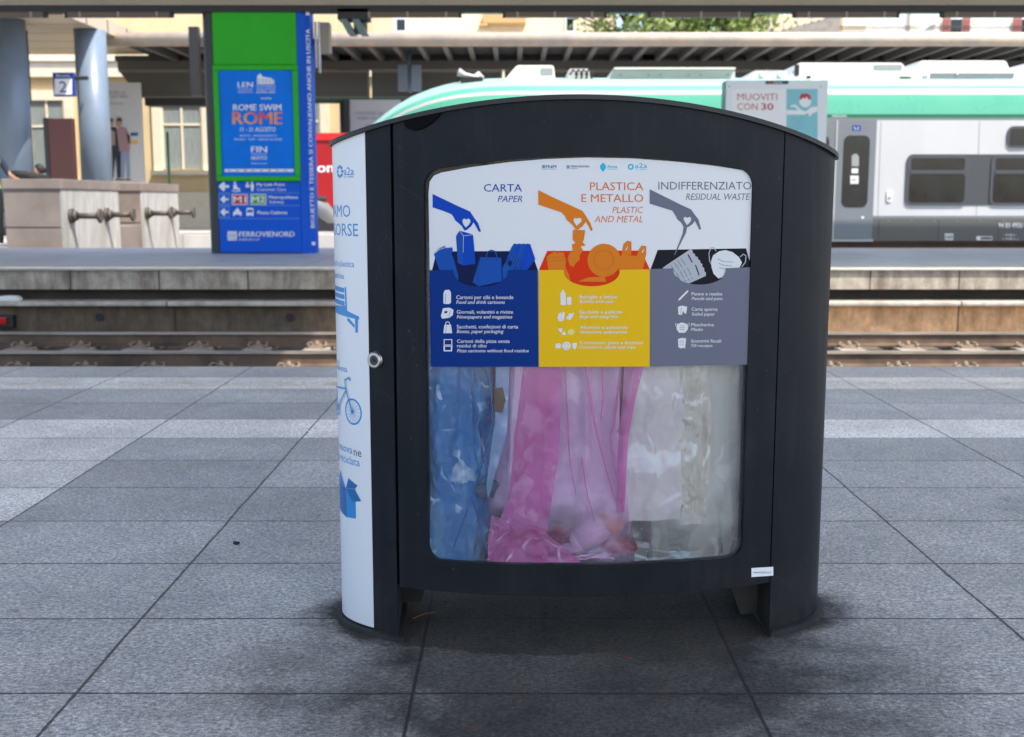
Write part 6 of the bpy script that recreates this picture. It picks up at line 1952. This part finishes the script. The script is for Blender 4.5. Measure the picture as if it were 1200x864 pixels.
# ------------------------------------------------------------------ refuse bags and what is in them
def film(name, tint, body, deep, clear, low, crinkle=0.5, cscale=18.0, stretch=0.5, rough=0.13, folds=0.6, white=0.8):
    """thin plastic film: see-through, lit from both sides, with facets and creases that glint"""
    g = Graph(name)
    g.n.remove(g.p)
    tc = g.node('ShaderNodeTexCoord').outputs['Object']
    wob = g.node('ShaderNodeTexNoise', {'Vector': tc, 'Scale': 7.0, 'Detail': 2.0})
    wv = g.node('ShaderNodeVectorMath', {0: tc, 1: g.node('ShaderNodeVectorMath', {0: wob.outputs['Color'], 1: (0.12, 0.12, 0.12)}, operation='MULTIPLY').outputs[0]}, operation='ADD').outputs[0]
    v = g.node('ShaderNodeMapping', {'Vector': wv, 'Rotation': (0.2, 0.35, 0.3), 'Scale': (1, 1, stretch)}).outputs[0]
    f1 = g.node('ShaderNodeTexVoronoi', {'Vector': v, 'Scale': cscale}, distance='MANHATTAN').outputs['Distance']
    f2 = g.node('ShaderNodeTexVoronoi', {'Vector': v, 'Scale': cscale * 2.7}, distance='MANHATTAN').outputs['Distance']
    area = g.remap(g.noise(tc, 5.0, 3, 0.6), 0.42, 0.6, 0.06, 1.0)
    h = g.math('ADD', g.math('MULTIPLY', f1, 0.30 / cscale), g.math('MULTIPLY', f2, 0.075 / cscale))
    h = g.math('MULTIPLY', h, area)
    bp = g.node('ShaderNodeBump', {'Height': h, 'Strength': crinkle, 'Distance': 1.0}).outputs[0]
    # doubled film in long folds is denser; glints on creases and facets painted white
    fold = g.noise(g.node('ShaderNodeMapping', {'Vector': wv, 'Scale': (15, 8, 0.22), 'Rotation': (0, 0.05, 0)}).outputs[0], 1.0, 1, 0.4, 0.15)
    dens = g.math('MULTIPLY', g.remap(fold, 0.51, 0.54, 0, 1), folds)
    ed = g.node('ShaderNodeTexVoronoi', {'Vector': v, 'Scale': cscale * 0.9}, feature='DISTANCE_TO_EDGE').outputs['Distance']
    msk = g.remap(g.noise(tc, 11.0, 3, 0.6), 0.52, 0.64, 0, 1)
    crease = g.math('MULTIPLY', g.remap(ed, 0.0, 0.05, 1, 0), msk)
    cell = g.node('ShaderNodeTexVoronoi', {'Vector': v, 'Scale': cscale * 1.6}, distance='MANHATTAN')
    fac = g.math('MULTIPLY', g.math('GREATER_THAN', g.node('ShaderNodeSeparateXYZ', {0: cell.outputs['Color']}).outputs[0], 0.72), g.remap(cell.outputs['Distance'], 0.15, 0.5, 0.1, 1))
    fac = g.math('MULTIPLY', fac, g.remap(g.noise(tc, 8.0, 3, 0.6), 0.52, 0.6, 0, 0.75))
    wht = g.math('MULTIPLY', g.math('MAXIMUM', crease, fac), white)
    bcol = g.mix(dens, (*body, 1), (*deep, 1))
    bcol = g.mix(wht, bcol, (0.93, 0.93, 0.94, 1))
    tr_ = g.node('ShaderNodeBsdfTransparent', {'Color': (*tint, 1)})
    df = g.node('ShaderNodeBsdfDiffuse', {'Color': bcol, 'Normal': bp})
    tl_ = g.node('ShaderNodeBsdfTranslucent', {'Color': bcol, 'Normal': bp})
    m1 = g.node('ShaderNodeMixShader', {0: g.math('SUBTRACT', 0.18, g.math('MULTIPLY', wht, 0.18)), 1: df.outputs[0], 2: tl_.outputs[0]})
    lw = g.node('ShaderNodeLayerWeight', {'Blend': 0.3})
    zlow = g.remap(g.math('ADD', g.node('ShaderNodeSeparateXYZ', {0: tc}).outputs[2], g.remap(g.noise(tc, 6, 2), 0.3, 0.7, -0.05, 0.05)), 0.29, 0.40, 1 - low, 1 - clear)
    op = g.math('ADD', zlow, g.remap(lw.outputs['Facing'], 0, 1, 0.0, 0.5))
    op = g.math('MINIMUM', g.math('ADD', g.math('ADD', op, g.math('MULTIPLY', dens, 0.25)), g.math('MULTIPLY', wht, 0.6)), 1.0)
    m2 = g.node('ShaderNodeMixShader', {0: op, 1: tr_.outputs[0], 2: m1.outputs[0]})
    gl = g.node('ShaderNodeBsdfGlossy', {'Color': (1, 1, 1, 1), 'Roughness': rough, 'Normal': bp})
    fr = g.node('ShaderNodeFresnel', {'IOR': 1.36, 'Normal': bp})
    m3 = g.node('ShaderNodeMixShader', {0: fr.outputs[0], 1: m2.outputs[0], 2: gl.outputs[0]})
    g.l.new(m3.outputs[0], g.n['Material Output'].inputs[0])
    return g.m


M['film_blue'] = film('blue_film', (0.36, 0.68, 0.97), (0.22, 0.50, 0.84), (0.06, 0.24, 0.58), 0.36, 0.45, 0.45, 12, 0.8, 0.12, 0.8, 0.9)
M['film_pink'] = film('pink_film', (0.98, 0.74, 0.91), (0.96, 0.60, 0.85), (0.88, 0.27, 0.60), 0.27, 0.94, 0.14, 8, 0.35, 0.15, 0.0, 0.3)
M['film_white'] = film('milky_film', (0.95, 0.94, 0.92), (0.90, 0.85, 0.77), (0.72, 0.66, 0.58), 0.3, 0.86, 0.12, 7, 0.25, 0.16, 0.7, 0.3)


def ridged(p, oct=3):
    s_, a, f = 0.0, 1.0, 1.0
    for _ in range(oct):
        s_ += a * (1 - abs(noise.noise(p * f)) * 2)
        a *= 0.5; f *= 2.1
    return s_


def bag(name, cx, cy, prof, m, lab, seed, pleat=0.012, crumple=0.02, nz=130, nt=200, kp=(7, 11, 17), zcr=0.45, lim=None, gap=0.0):
    """limp plastic bag: prof lists (z, half width, half depth) from the bottom up; open at the top, where it is clamped under the lid"""
    rnd = random.Random(seed)
    ph = [rnd.uniform(0, 6.28) for _ in kp]
    t = empty(name, (BX, BY, 0), YAW, lab, 'refuse bag')
    b = MB()
    def ip(z):
        for (z0, a0, d0), (z1, a1, d1) in zip(prof, prof[1:]):
            if z <= z1:
                f = (z - z0) / (z1 - z0); f = f * f * (3 - 2 * f)
                return a0 + (a1 - a0) * f, d0 + (d1 - d0) * f
        return prof[-1][1:]
    rings = []
    off = Vector((seed * 3.7, seed * 1.3, 0))
    zmin, zmax = prof[0][0], prof[-1][0]
    for i in range(nz + 1):
        z = zmin + (zmax - zmin) * i / nz
        a, d = ip(z)
        ring = []
        cr = crumple * (0.25 + 0.75 * max(0, min(1, (zcr - z) / 0.25)))
        for j in range(nt):
            th = 2 * math.pi * j / nt
            c_, s_ = math.cos(th), math.sin(th)
            x = a * (abs(c_) ** 0.75) * (1 if c_ > 0 else -1)
            y = d * (abs(s_) ** 0.75) * (1 if s_ > 0 else -1)
            r = 0.0
            for k, p_ in zip(kp, ph):
                dr = 0.8 * noise.noise(Vector((k, z * 2.2, seed)))
                r += (1 - 2 * abs(math.sin((k * (th + dr * 0.35) + p_) / 2))) * pleat * 7 / k
            q = Vector((x * 9, y * 9, z * 6)) + off
            r += (ridged(q) - 0.9) * cr
            n_ = Vector((c_, s_))
            x2, y2 = cx + x + n_.x * r, cy + y + n_.y * r
            lim_y = BB * math.sqrt(max(0.0, 1 - (x2 / BA) ** 2)) - 0.019 - gap
            dent = max(0.0, min(0.03, 0.012 - r * 0.8)) * (0.03 + 0.97 * max(0.0, min(1.0, (z - 0.33) / 0.12)))
            if y2 < -lim_y + dent: y2 = -lim_y + dent + 0.15 * (y2 + lim_y - dent) * 0
            y2 = min(lim_y - 0.02, y2)
            if lim: x2 = max(lim[0], min(lim[1], x2))
            zz = max(0.172, z + noise.noise(q * 1.3 + Vector((5, 5, 5))) * cr * 0.6)
            ring.append(b.bm.verts.new((x2, y2, zz)))
        rings.append(ring)
    for p_, q in zip(rings, rings[1:]):
        for j in range(nt):
            f = b.bm.faces.new((p_[j], p_[(j + 1) % nt], q[(j + 1) % nt], q[j])); f.smooth = True
    c0 = b.bm.verts.new((cx, cy, 0.172))
    for j in range(nt): b.bm.faces.new((c0, rings[0][(j + 1) % nt], rings[0][j])).smooth = True
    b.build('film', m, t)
    return t


bb = bag('refuse_bag', -0.38, -0.03, [(0.175, 0.05, 0.10), (0.21, 0.10, 0.30), (0.4, 0.112, 0.31), (0.6, 0.105, 0.30), (1.08, 0.115, 0.28)], M['film_blue'], 'crumpled translucent blue bag behind the bin window, leftmost of the three bags', 3, 0.010, 0.026, zcr=1.4, lim=(-0.52, -0.262), kp=(5, 9, 13))
pb = bag('refuse_bag', -0.085, -0.03, [(0.175, 0.14, 0.14), (0.205, 0.215, 0.35), (0.36, 0.205, 0.35), (0.6, 0.185, 0.33), (1.08, 0.185, 0.29)], M['film_pink'], 'pleated translucent pink bag in the middle of the bin window', 5, 0.020, 0.010, zcr=0.36, lim=(-0.335, 0.168), kp=(5, 8, 13))
wb = bag('refuse_bag', 0.285, -0.02, [(0.175, 0.13, 0.16), (0.205, 0.19, 0.34), (0.4, 0.195, 0.34), (0.7, 0.19, 0.32), (1.08, 0.19, 0.28)], M['film_white'], 'milky white bag behind the bin window, rightmost of the three bags', 8, 0.012, 0.008, zcr=0.4, lim=(0.07, 0.49), kp=(4, 7, 12), gap=0.012)
# loose front flap of the milky bag, hanging down inside the window
b = MB()
nx_, nz_ = 60, 70
xa0, xa1 = bin_hit(730, 520)[0], bin_hit(799, 520)[0]
zt_, zl_ = 0.80, bin_hit(760, 613)[1]
G_ = []
for i in range(nx_ + 1):
    col_ = []
    for k in range(nz_ + 1):
        u, v = i / nx_, k / nz_
        z = zl_ + (zt_ - zl_) * v
        wdt = 1 - 0.35 * max(0, v - 0.72) / 0.28
        x = xa0 + (xa1 - xa0) * (0.5 + (u - 0.5) * wdt) + 0.006 * math.sin(z * 19) * (1 - v) + 0.012 * v
        yy = -BB * math.sqrt(1 - (x / BA) ** 2) + 0.021 + 0.008 * v + 0.003 * ridged(Vector((x * 14, z * 9, 2.0)), 2) * (0.4 + v) + 0.004 * math.sin(x * 60 + z * 4) * (1 - v)
        col_.append(b.bm.verts.new((x, yy, z + (0.003 * math.sin(i * 2.2) if k == 0 else 0))))
    G_.append(col_)
for p_, q in zip(G_, G_[1:]):
    for k in range(nz_):
        b.bm.faces.new((p_[k], q[k], q[k + 1], p_[k + 1])).smooth = True
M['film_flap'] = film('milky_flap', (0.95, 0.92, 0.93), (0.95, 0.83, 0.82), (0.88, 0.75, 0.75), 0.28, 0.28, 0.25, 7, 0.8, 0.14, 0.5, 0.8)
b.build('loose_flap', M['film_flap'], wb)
# crumpled strip of the milky bag right of the flap
b = MB()
xa0, xa1 = bin_hit(797, 520)[0], bin_hit(836, 520)[0]
zt_, zl_ = 0.80, bin_hit(815, 618)[1]
G_ = []
for i in range(41):
    col_ = []
    for k in range(81):
        u, v = i / 40, k / 80
        z = zl_ + (zt_ - zl_) * v
        x = xa0 + (xa1 - xa0) * (0.5 + (u - 0.5) * (1 - 0.35 * abs(v - 0.45))) + 0.01 * noise.noise(Vector((v * 4, 1, u * 2)))
        yy = -BB * math.sqrt(1 - (x / BA) ** 2) + 0.024 + 0.008 * ridged(Vector((x * 24, z * 14, 7.0)), 3)
        col_.append(b.bm.verts.new((x, yy, z)))
    G_.append(col_)
for p_, q in zip(G_, G_[1:]):
    for k in range(80):
        b.bm.faces.new((p_[k], q[k], q[k + 1], p_[k + 1])).smooth = True
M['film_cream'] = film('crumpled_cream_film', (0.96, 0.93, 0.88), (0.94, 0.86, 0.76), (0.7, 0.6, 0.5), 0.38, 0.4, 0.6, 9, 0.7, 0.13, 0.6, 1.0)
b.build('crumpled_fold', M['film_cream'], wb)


ZW = lambda L: [(480 + a / 2.765, 400 + c / 2.765) for a, c in L]


def along_line(L, f):
    d = [0.0]
    for p, q in zip(L, L[1:]): d.append(d[-1] + math.dist(p, q))
    t = f * d[-1]
    for i in range(len(L) - 1):
        if t <= d[i + 1] or i == len(L) - 2:
            k = (t - d[i]) / max(1e-9, d[i + 1] - d[i])
            return (L[i][0] + (L[i + 1][0] - L[i][0]) * k, L[i][1] + (L[i + 1][1] - L[i][1]) * k)


def crease(par, m, L, wd, depth=0.0165):
    P = [L[0]] + list(L) + [L[-1]]
    Q = []
    for i in range(1, len(P) - 2):
        for k in range(12):
            t = k / 12
            Q.append(tuple(0.5 * (2 * P[i][c] + (P[i + 1][c] - P[i - 1][c]) * t + (2 * P[i - 1][c] - 5 * P[i][c] + 4 * P[i + 1][c] - P[i + 2][c]) * t * t + (3 * P[i][c] - P[i - 1][c] - 3 * P[i + 1][c] + P[i + 2][c]) * t ** 3) for c in (0, 1)))
    Q.append(L[-1])
    n = len(Q) - 1
    hw = [wd * (0.25 + 0.75 * math.sin(math.pi * min(1.0, 0.25 + 0.75 * i / n)) ** 0.8) * (0.8 + 0.4 * noise.noise(Vector((i * 0.3, L[0][0], 0)))) for i in range(n + 1)]
    film_fold(par, 'crease', m, [(a - h_, c) for (a, c), h_ in zip(Q, hw)], [(a + h_, c) for (a, c), h_ in zip(Q, hw)], depth, 0.0, 6, 60)


def film_fold(par, name, m, left, right, depth, wave=0.0015, nu=16, nv=60, seed=0):
    """a fold of film lying on a bag's front, between two edge lines"""
    b = MB()
    left, right = ZW(left), ZW(right)
    cols = []
    for i in range(nu + 1):
        col_ = []
        for k in range(nv + 1):
            p, q = along_line(left, k / nv), along_line(right, k / nv)
            u = i / nu
            c = (p[0] + (q[0] - p[0]) * u, p[1] + (q[1] - p[1]) * u)
            bulge = 0.003 * math.sin(math.pi * u) + wave * noise.noise(Vector((c[0] * 0.07, c[1] * 0.03, seed)))
            col_.append(b.bm.verts.new(on_front(c[0], c[1], -depth + bulge)))
        cols.append(col_)
    for p, q in zip(cols, cols[1:]):
        for k in range(nv): b.bm.faces.new((p[k], q[k], q[k + 1], p[k + 1])).smooth = True
    return b.build(name, m, par)


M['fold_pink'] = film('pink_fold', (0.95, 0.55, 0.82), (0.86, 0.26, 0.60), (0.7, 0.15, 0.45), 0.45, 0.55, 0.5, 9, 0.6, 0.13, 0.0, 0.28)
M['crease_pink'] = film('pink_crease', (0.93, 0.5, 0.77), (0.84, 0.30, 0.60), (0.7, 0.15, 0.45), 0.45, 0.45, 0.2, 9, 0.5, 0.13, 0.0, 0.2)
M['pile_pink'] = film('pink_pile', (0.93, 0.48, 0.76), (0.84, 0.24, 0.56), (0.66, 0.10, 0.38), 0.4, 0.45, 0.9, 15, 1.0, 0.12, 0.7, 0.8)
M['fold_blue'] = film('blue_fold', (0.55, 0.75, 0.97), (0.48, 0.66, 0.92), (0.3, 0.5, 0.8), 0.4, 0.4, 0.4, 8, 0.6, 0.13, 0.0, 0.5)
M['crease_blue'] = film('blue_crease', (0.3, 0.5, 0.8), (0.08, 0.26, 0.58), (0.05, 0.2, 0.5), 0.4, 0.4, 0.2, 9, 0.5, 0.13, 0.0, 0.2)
film_fold(pb, 'wide_fold', M['fold_pink'], [(378, 70), (362, 180), (337, 300), (330, 460), (300, 560), (262, 640), (255, 718)], [(497, 70), (490, 250), (482, 380), (470, 460), (455, 560), (440, 650), (445, 718)], 0.0175, seed=1)
film_fold(pb, 'inner_fold', M['fold_pink'], [(402, 70), (392, 200), (370, 330), (340, 455)], [(497, 70), (452, 250), (405, 370), (350, 462)], 0.0155, seed=2)
film_fold(pb, 'edge_fold', M['fold_pink'], [(700, 70), (694, 200), (680, 330), (674, 560)], [(768, 70), (735, 200), (712, 330), (700, 560)], 0.0178, seed=9, nu=6)
for L, wd in (([(502, 70), (512, 250), (522, 400), (540, 500)], 4), ([(570, 70), (598, 250), (636, 400), (668, 520)], 6), ([(690, 70), (668, 260), (656, 330), (676, 450), (694, 560)], 5), ([(372, 70), (345, 300), (320, 520)], 4), ([(436, 300), (430, 430), (420, 600)], 4), ([(560, 380), (578, 500), (604, 590)], 3), ([(625, 70), (630, 170), (622, 260)], 5)):
    crease(pb, M['crease_pink'], L, wd)
film_fold(pb, 'crumpled_foot', M['pile_pink'], [(262, 570), (252, 640), (252, 720)], [(420, 610), (470, 650), (560, 722)], 0.0150, 0.004, 40, 30, 4)
film_fold(bb, 'pale_fold', M['fold_blue'], [(276, 70), (272, 260), (244, 470)], [(322, 70), (312, 300), (250, 520)], 0.0225, seed=5, nu=8)
for L, wd in (([(268, 260), (210, 470), (130, 690)], 4), ([(250, 70), (262, 180), (268, 260)], 5), ([(100, 180), (190, 225), (268, 258)], 4), ([(200, 520), (225, 600), (250, 690)], 4)):
    crease(bb, M['crease_blue'], L, wd)


def rubbish(name, px, py, depth, lab, cat):
    x, z = bin_hit(px, py)
    p = ell(t_of_x(x), -depth)
    cy, sy = math.cos(YAW), math.sin(YAW)
    t = empty(name, (BX + p.x * cy - p.y * sy, BY + p.x * sy + p.y * cy, z), YAW, lab, cat)
    return t


def crumple_blob(rx, ry, rz, seed, amp=0.35, n=20):
    b = MB()
    bmesh.ops.create_icosphere(b.bm, subdivisions=4, radius=1)
    for v in b.bm.verts:
        k = 1 + amp * (ridged(v.co * 1.7 + Vector((seed, 0, 0)), 3) - 0.9)
        v.co = Vector((v.co.x * rx, v.co.y * ry, v.co.z * rz)) * k
    for f in b.bm.faces: f.smooth = True
    return b


# white pack with an orange end, lying in the pink bag
t = rubbish('plastic_pack', 702, 630, 0.067, 'white plastic pack with an orange end at the bottom of the pink bag', 'packaging')
t.rotation_euler = (0, R(-33), YAW)
b = MB(); b.tube((-0.075, 0, 0), (-0.055, 0, 0), 0.02, 0.036, n=24); b.tube((-0.055, 0, 0), (0.03, 0, 0), 0.036, 0.037, n=24)
b.build('pack', flat('pack_white', 244, 240, 242, 1.0, 0.3), t)
b = MB(); b.tube((0.0305, 0, 0), (0.066, 0, 0), 0.0385, 0.036, n=24); b.tube((0.066, 0, 0), (0.074, 0, 0), 0.036, 0.028, n=24); b.build('end_cap', flat('pack_orange', 232, 124, 14, 1.0, 0.35), t)
t = rubbish('paper_tissue', 662, 652, 0.07, 'white crumpled tissue low in the pink bag, left of the white pack', 'tissue')
crumple_blob(0.06, 0.035, 0.02, 2.0).build('tissue', flat('tissue_white', 228, 220, 224, 0.9, 0.8), t)
t = rubbish('wrapper', 732, 650, 0.085, 'red wrapper low in the pink bag, under the orange-ended pack', 'wrapper')
crumple_blob(0.045, 0.03, 0.022, 5.0).build('wrapper', flat('wrapper_red', 196, 30, 70, 0.9, 0.4), t)
t = rubbish('wrapper', 650, 642, 0.10, 'dark crimson wrapper in the lower left of the pink bag', 'wrapper')
crumple_blob(0.07, 0.04, 0.035, 6.0).build('wrapper', flat('wrapper_crimson', 150, 30, 80, 0.9, 0.4), t)
t = rubbish('plastic_cup', 676, 600, 0.085, 'pale plastic cup seen dimly in the pink bag above the white pack', 'cup')
t.rotation_euler = (0, R(70), YAW)
b = MB(); b.lathe([(0.026, 0.0), (0.027, 0.004), (0.036, 0.09), (0.038, 0.094), (0.034, 0.092), (0.025, 0.006)], 0, 0, 28); b.build('cup', flat('cup_grey', 190, 180, 196, 0.9, 0.3), t)
t = rubbish('cardboard_piece', 583, 470, 0.0155, 'torn brown cardboard piece at the edge of the blue bag', 'cardboard')
b = MB(); b.prism([(-0.012, -0.03), (0.01, -0.034), (0.019, 0.0), (0.012, 0.034), (-0.01, 0.03)], 'y', -0.005, 0.0); b.build('card', mat('brown_card', (0.16, 0.09, 0.055), 0.85, var=0.2, scale=20), t)
for i, (px, py, rx, rz, c, lab) in enumerate(((528, 500, 0.06, 0.06, (110, 84, 100), 'dark crumpled carton in the upper part of the blue bag'), (540, 575, 0.07, 0.06, (120, 135, 150), 'grey crumpled paper in the lower half of the blue bag'))):
    t = rubbish('crumpled_paper', px, py, 0.11, lab, 'paper')
    crumple_blob(rx, 0.06, rz, 11.0 + i).build('paper', flat('paper_%s' % 'abcd'[i], *c, 0.9, 0.8), t)
t = rubbish('glass_bottle', 857, 622, 0.048, 'green bottle lying with its round base against the window, inside the milky bag', 'bottle')
b = MB()
b.tube((0, 0, 0), (0, 0.008, 0), 0.026, 0.033, n=32); b.tube((0, 0.008, 0), (-0.01, 0.14, 0.0), 0.034, 0.034, n=32); b.tube((-0.01, 0.14, 0), (-0.013, 0.19, 0), 0.034, 0.013, n=32); b.tube((-0.013, 0.19, 0), (-0.016, 0.24, 0), 0.013, 0.013, n=24)
b.build('bottle', flat('bottle_green', 20, 120, 70, 0.9, 0.15), t)
t = rubbish('crumpled_paper', 815, 645, 0.12, 'grey crumpled paper at the bottom of the milky bag', 'paper')
crumple_blob(0.1, 0.05, 0.035, 31.0).build('paper', flat('paper_e', 150, 146, 138, 0.9, 0.8), t)

# ------------------------------------------------------------------ small things on the paving
def ground_at(px, py):
    d = ray(px, py); k = -EYE / d.z
    return Vector((d.x * k, d.y * k, 0))
p = ground_at(735, 772)
b = MB(); b.prism([(-0.008, -0.003), (0.003, -0.005), (0.010, 0.0), (0.004, 0.004), (-0.006, 0.004)], 'z', 0.0005, 0.003)
o = b.build('paper_scrap', flat('scrap_red', 150, 60, 72, 0.6, 0.8)); o.location = p
tag(o, 'tiny red paper scrap on the dark paving in front of the bin', 'litter')
p, q = ground_at(483, 727), ground_at(510, 719)
b = MB(); b.path([p + Vector((0, 0, 0.004)), (p + q) / 2 + Vector((0, 0.004, 0.008)), q + Vector((0, 0, 0.004))], 0.0022, 6)
tag(b.build('straw', flat('straw', 120, 84, 52, 0.9, 0.8)), 'thin dry straw lying under the left end of the bin', 'straw')
p = ground_at(277, 638)
b = crumple_blob(0.011, 0.009, 0.006, 3.3); o = b.build('pebble', M['rubber']); o.location = (p.x, p.y, 0.005)
tag(o, 'small black lump on the paving left of the bin', 'pebble')
p = ground_at(882, 708)
b = crumple_blob(0.06, 0.03, 0.012, 8.8, 0.6); o = b.build('plastic_shred', flat('shred', 170, 175, 188, 0.8, 0.6)); o.location = (p.x - 0.02, p.y + 0.25, 0.008)
tag(o, 'crushed pale plastic shred under the bin near its right foot', 'litter')
# grit and bits of dirt gathered under the bin: nobody could count it
rnd = random.Random(4)
b = MB()
for _ in range(150):
    a, r_ = rnd.uniform(0, 6.28), math.sqrt(rnd.uniform(0, 1))
    x, y = BX + 0.0 + 0.52 * r_ * math.cos(a), BY + 0.05 + 0.22 * r_ * math.sin(a)
    if rnd.random() < 0.35: y = BY + rnd.gauss(-0.12, 0.12); x = BX + rnd.choice((-0.42, 0.40)) + rnd.gauss(0, 0.07)
    s1 = rnd.uniform(0.001, 0.0045) * (1.6 if rnd.random() < 0.1 else 1)
    vs = []
    for (dx, dy, dz) in ((-1, -0.6, 0), (1, -0.7, 0), (0.8, 0.8, 0), (-0.9, 0.7, 0), (0.1, 0, 0.9)):
        vs.append(b.bm.verts.new((x + dx * s1 * rnd.uniform(0.6, 1.3), y + dy * s1, 0.0006 + dz * s1 * 0.8)))
    for q in ((3, 2, 1, 0), (0, 1, 4), (1, 2, 4), (2, 3, 4), (3, 0, 4)): b.bm.faces.new([vs[i] for i in q])
tag(b.build('grit', mat('grit', (0.035, 0.03, 0.026), 0.9, var=0.8, scale=60)), kind='stuff')

# bits on the far side of the track at the left edge
p = W(10, 349, 12.86)
b = MB(); b.prism([(-0.16, 0), (0.13, 0), (0.10, 0.055), (-0.02, 0.062), (-0.14, 0.05)], 'y', -0.05, 0.06)
bmesh.ops.bevel(b.bm, geom=list(b.bm.edges), offset=0.012, segments=2, affect='EDGES')
o = b.build('plastic_cover', M['white_paint']); o.location = (p.x, 12.9, 0.0865)
tag(o, 'small white plastic cover lying on the wall ledge at the left edge of the photo', 'cover')
p = W(5, 377, 12.9)
t = empty('track_lamp', (p.x, 12.92, p.z), 0, 'small red track lamp in a dark housing low on the platform wall, far left', 'lamp')
b = MB(); b.box(-0.12, 0.1, -0.02, 0.078, -0.08, 0.07, bevel=0.015); b.build('housing', M['dark_metal'], t)
b = MB(); b.box(-0.1, 0.03, -0.05, -0.021, -0.03, 0.05, bevel=0.012); b.build('lens', flat('lamp_red', 200, 30, 44, 0.9, 0.2), t)
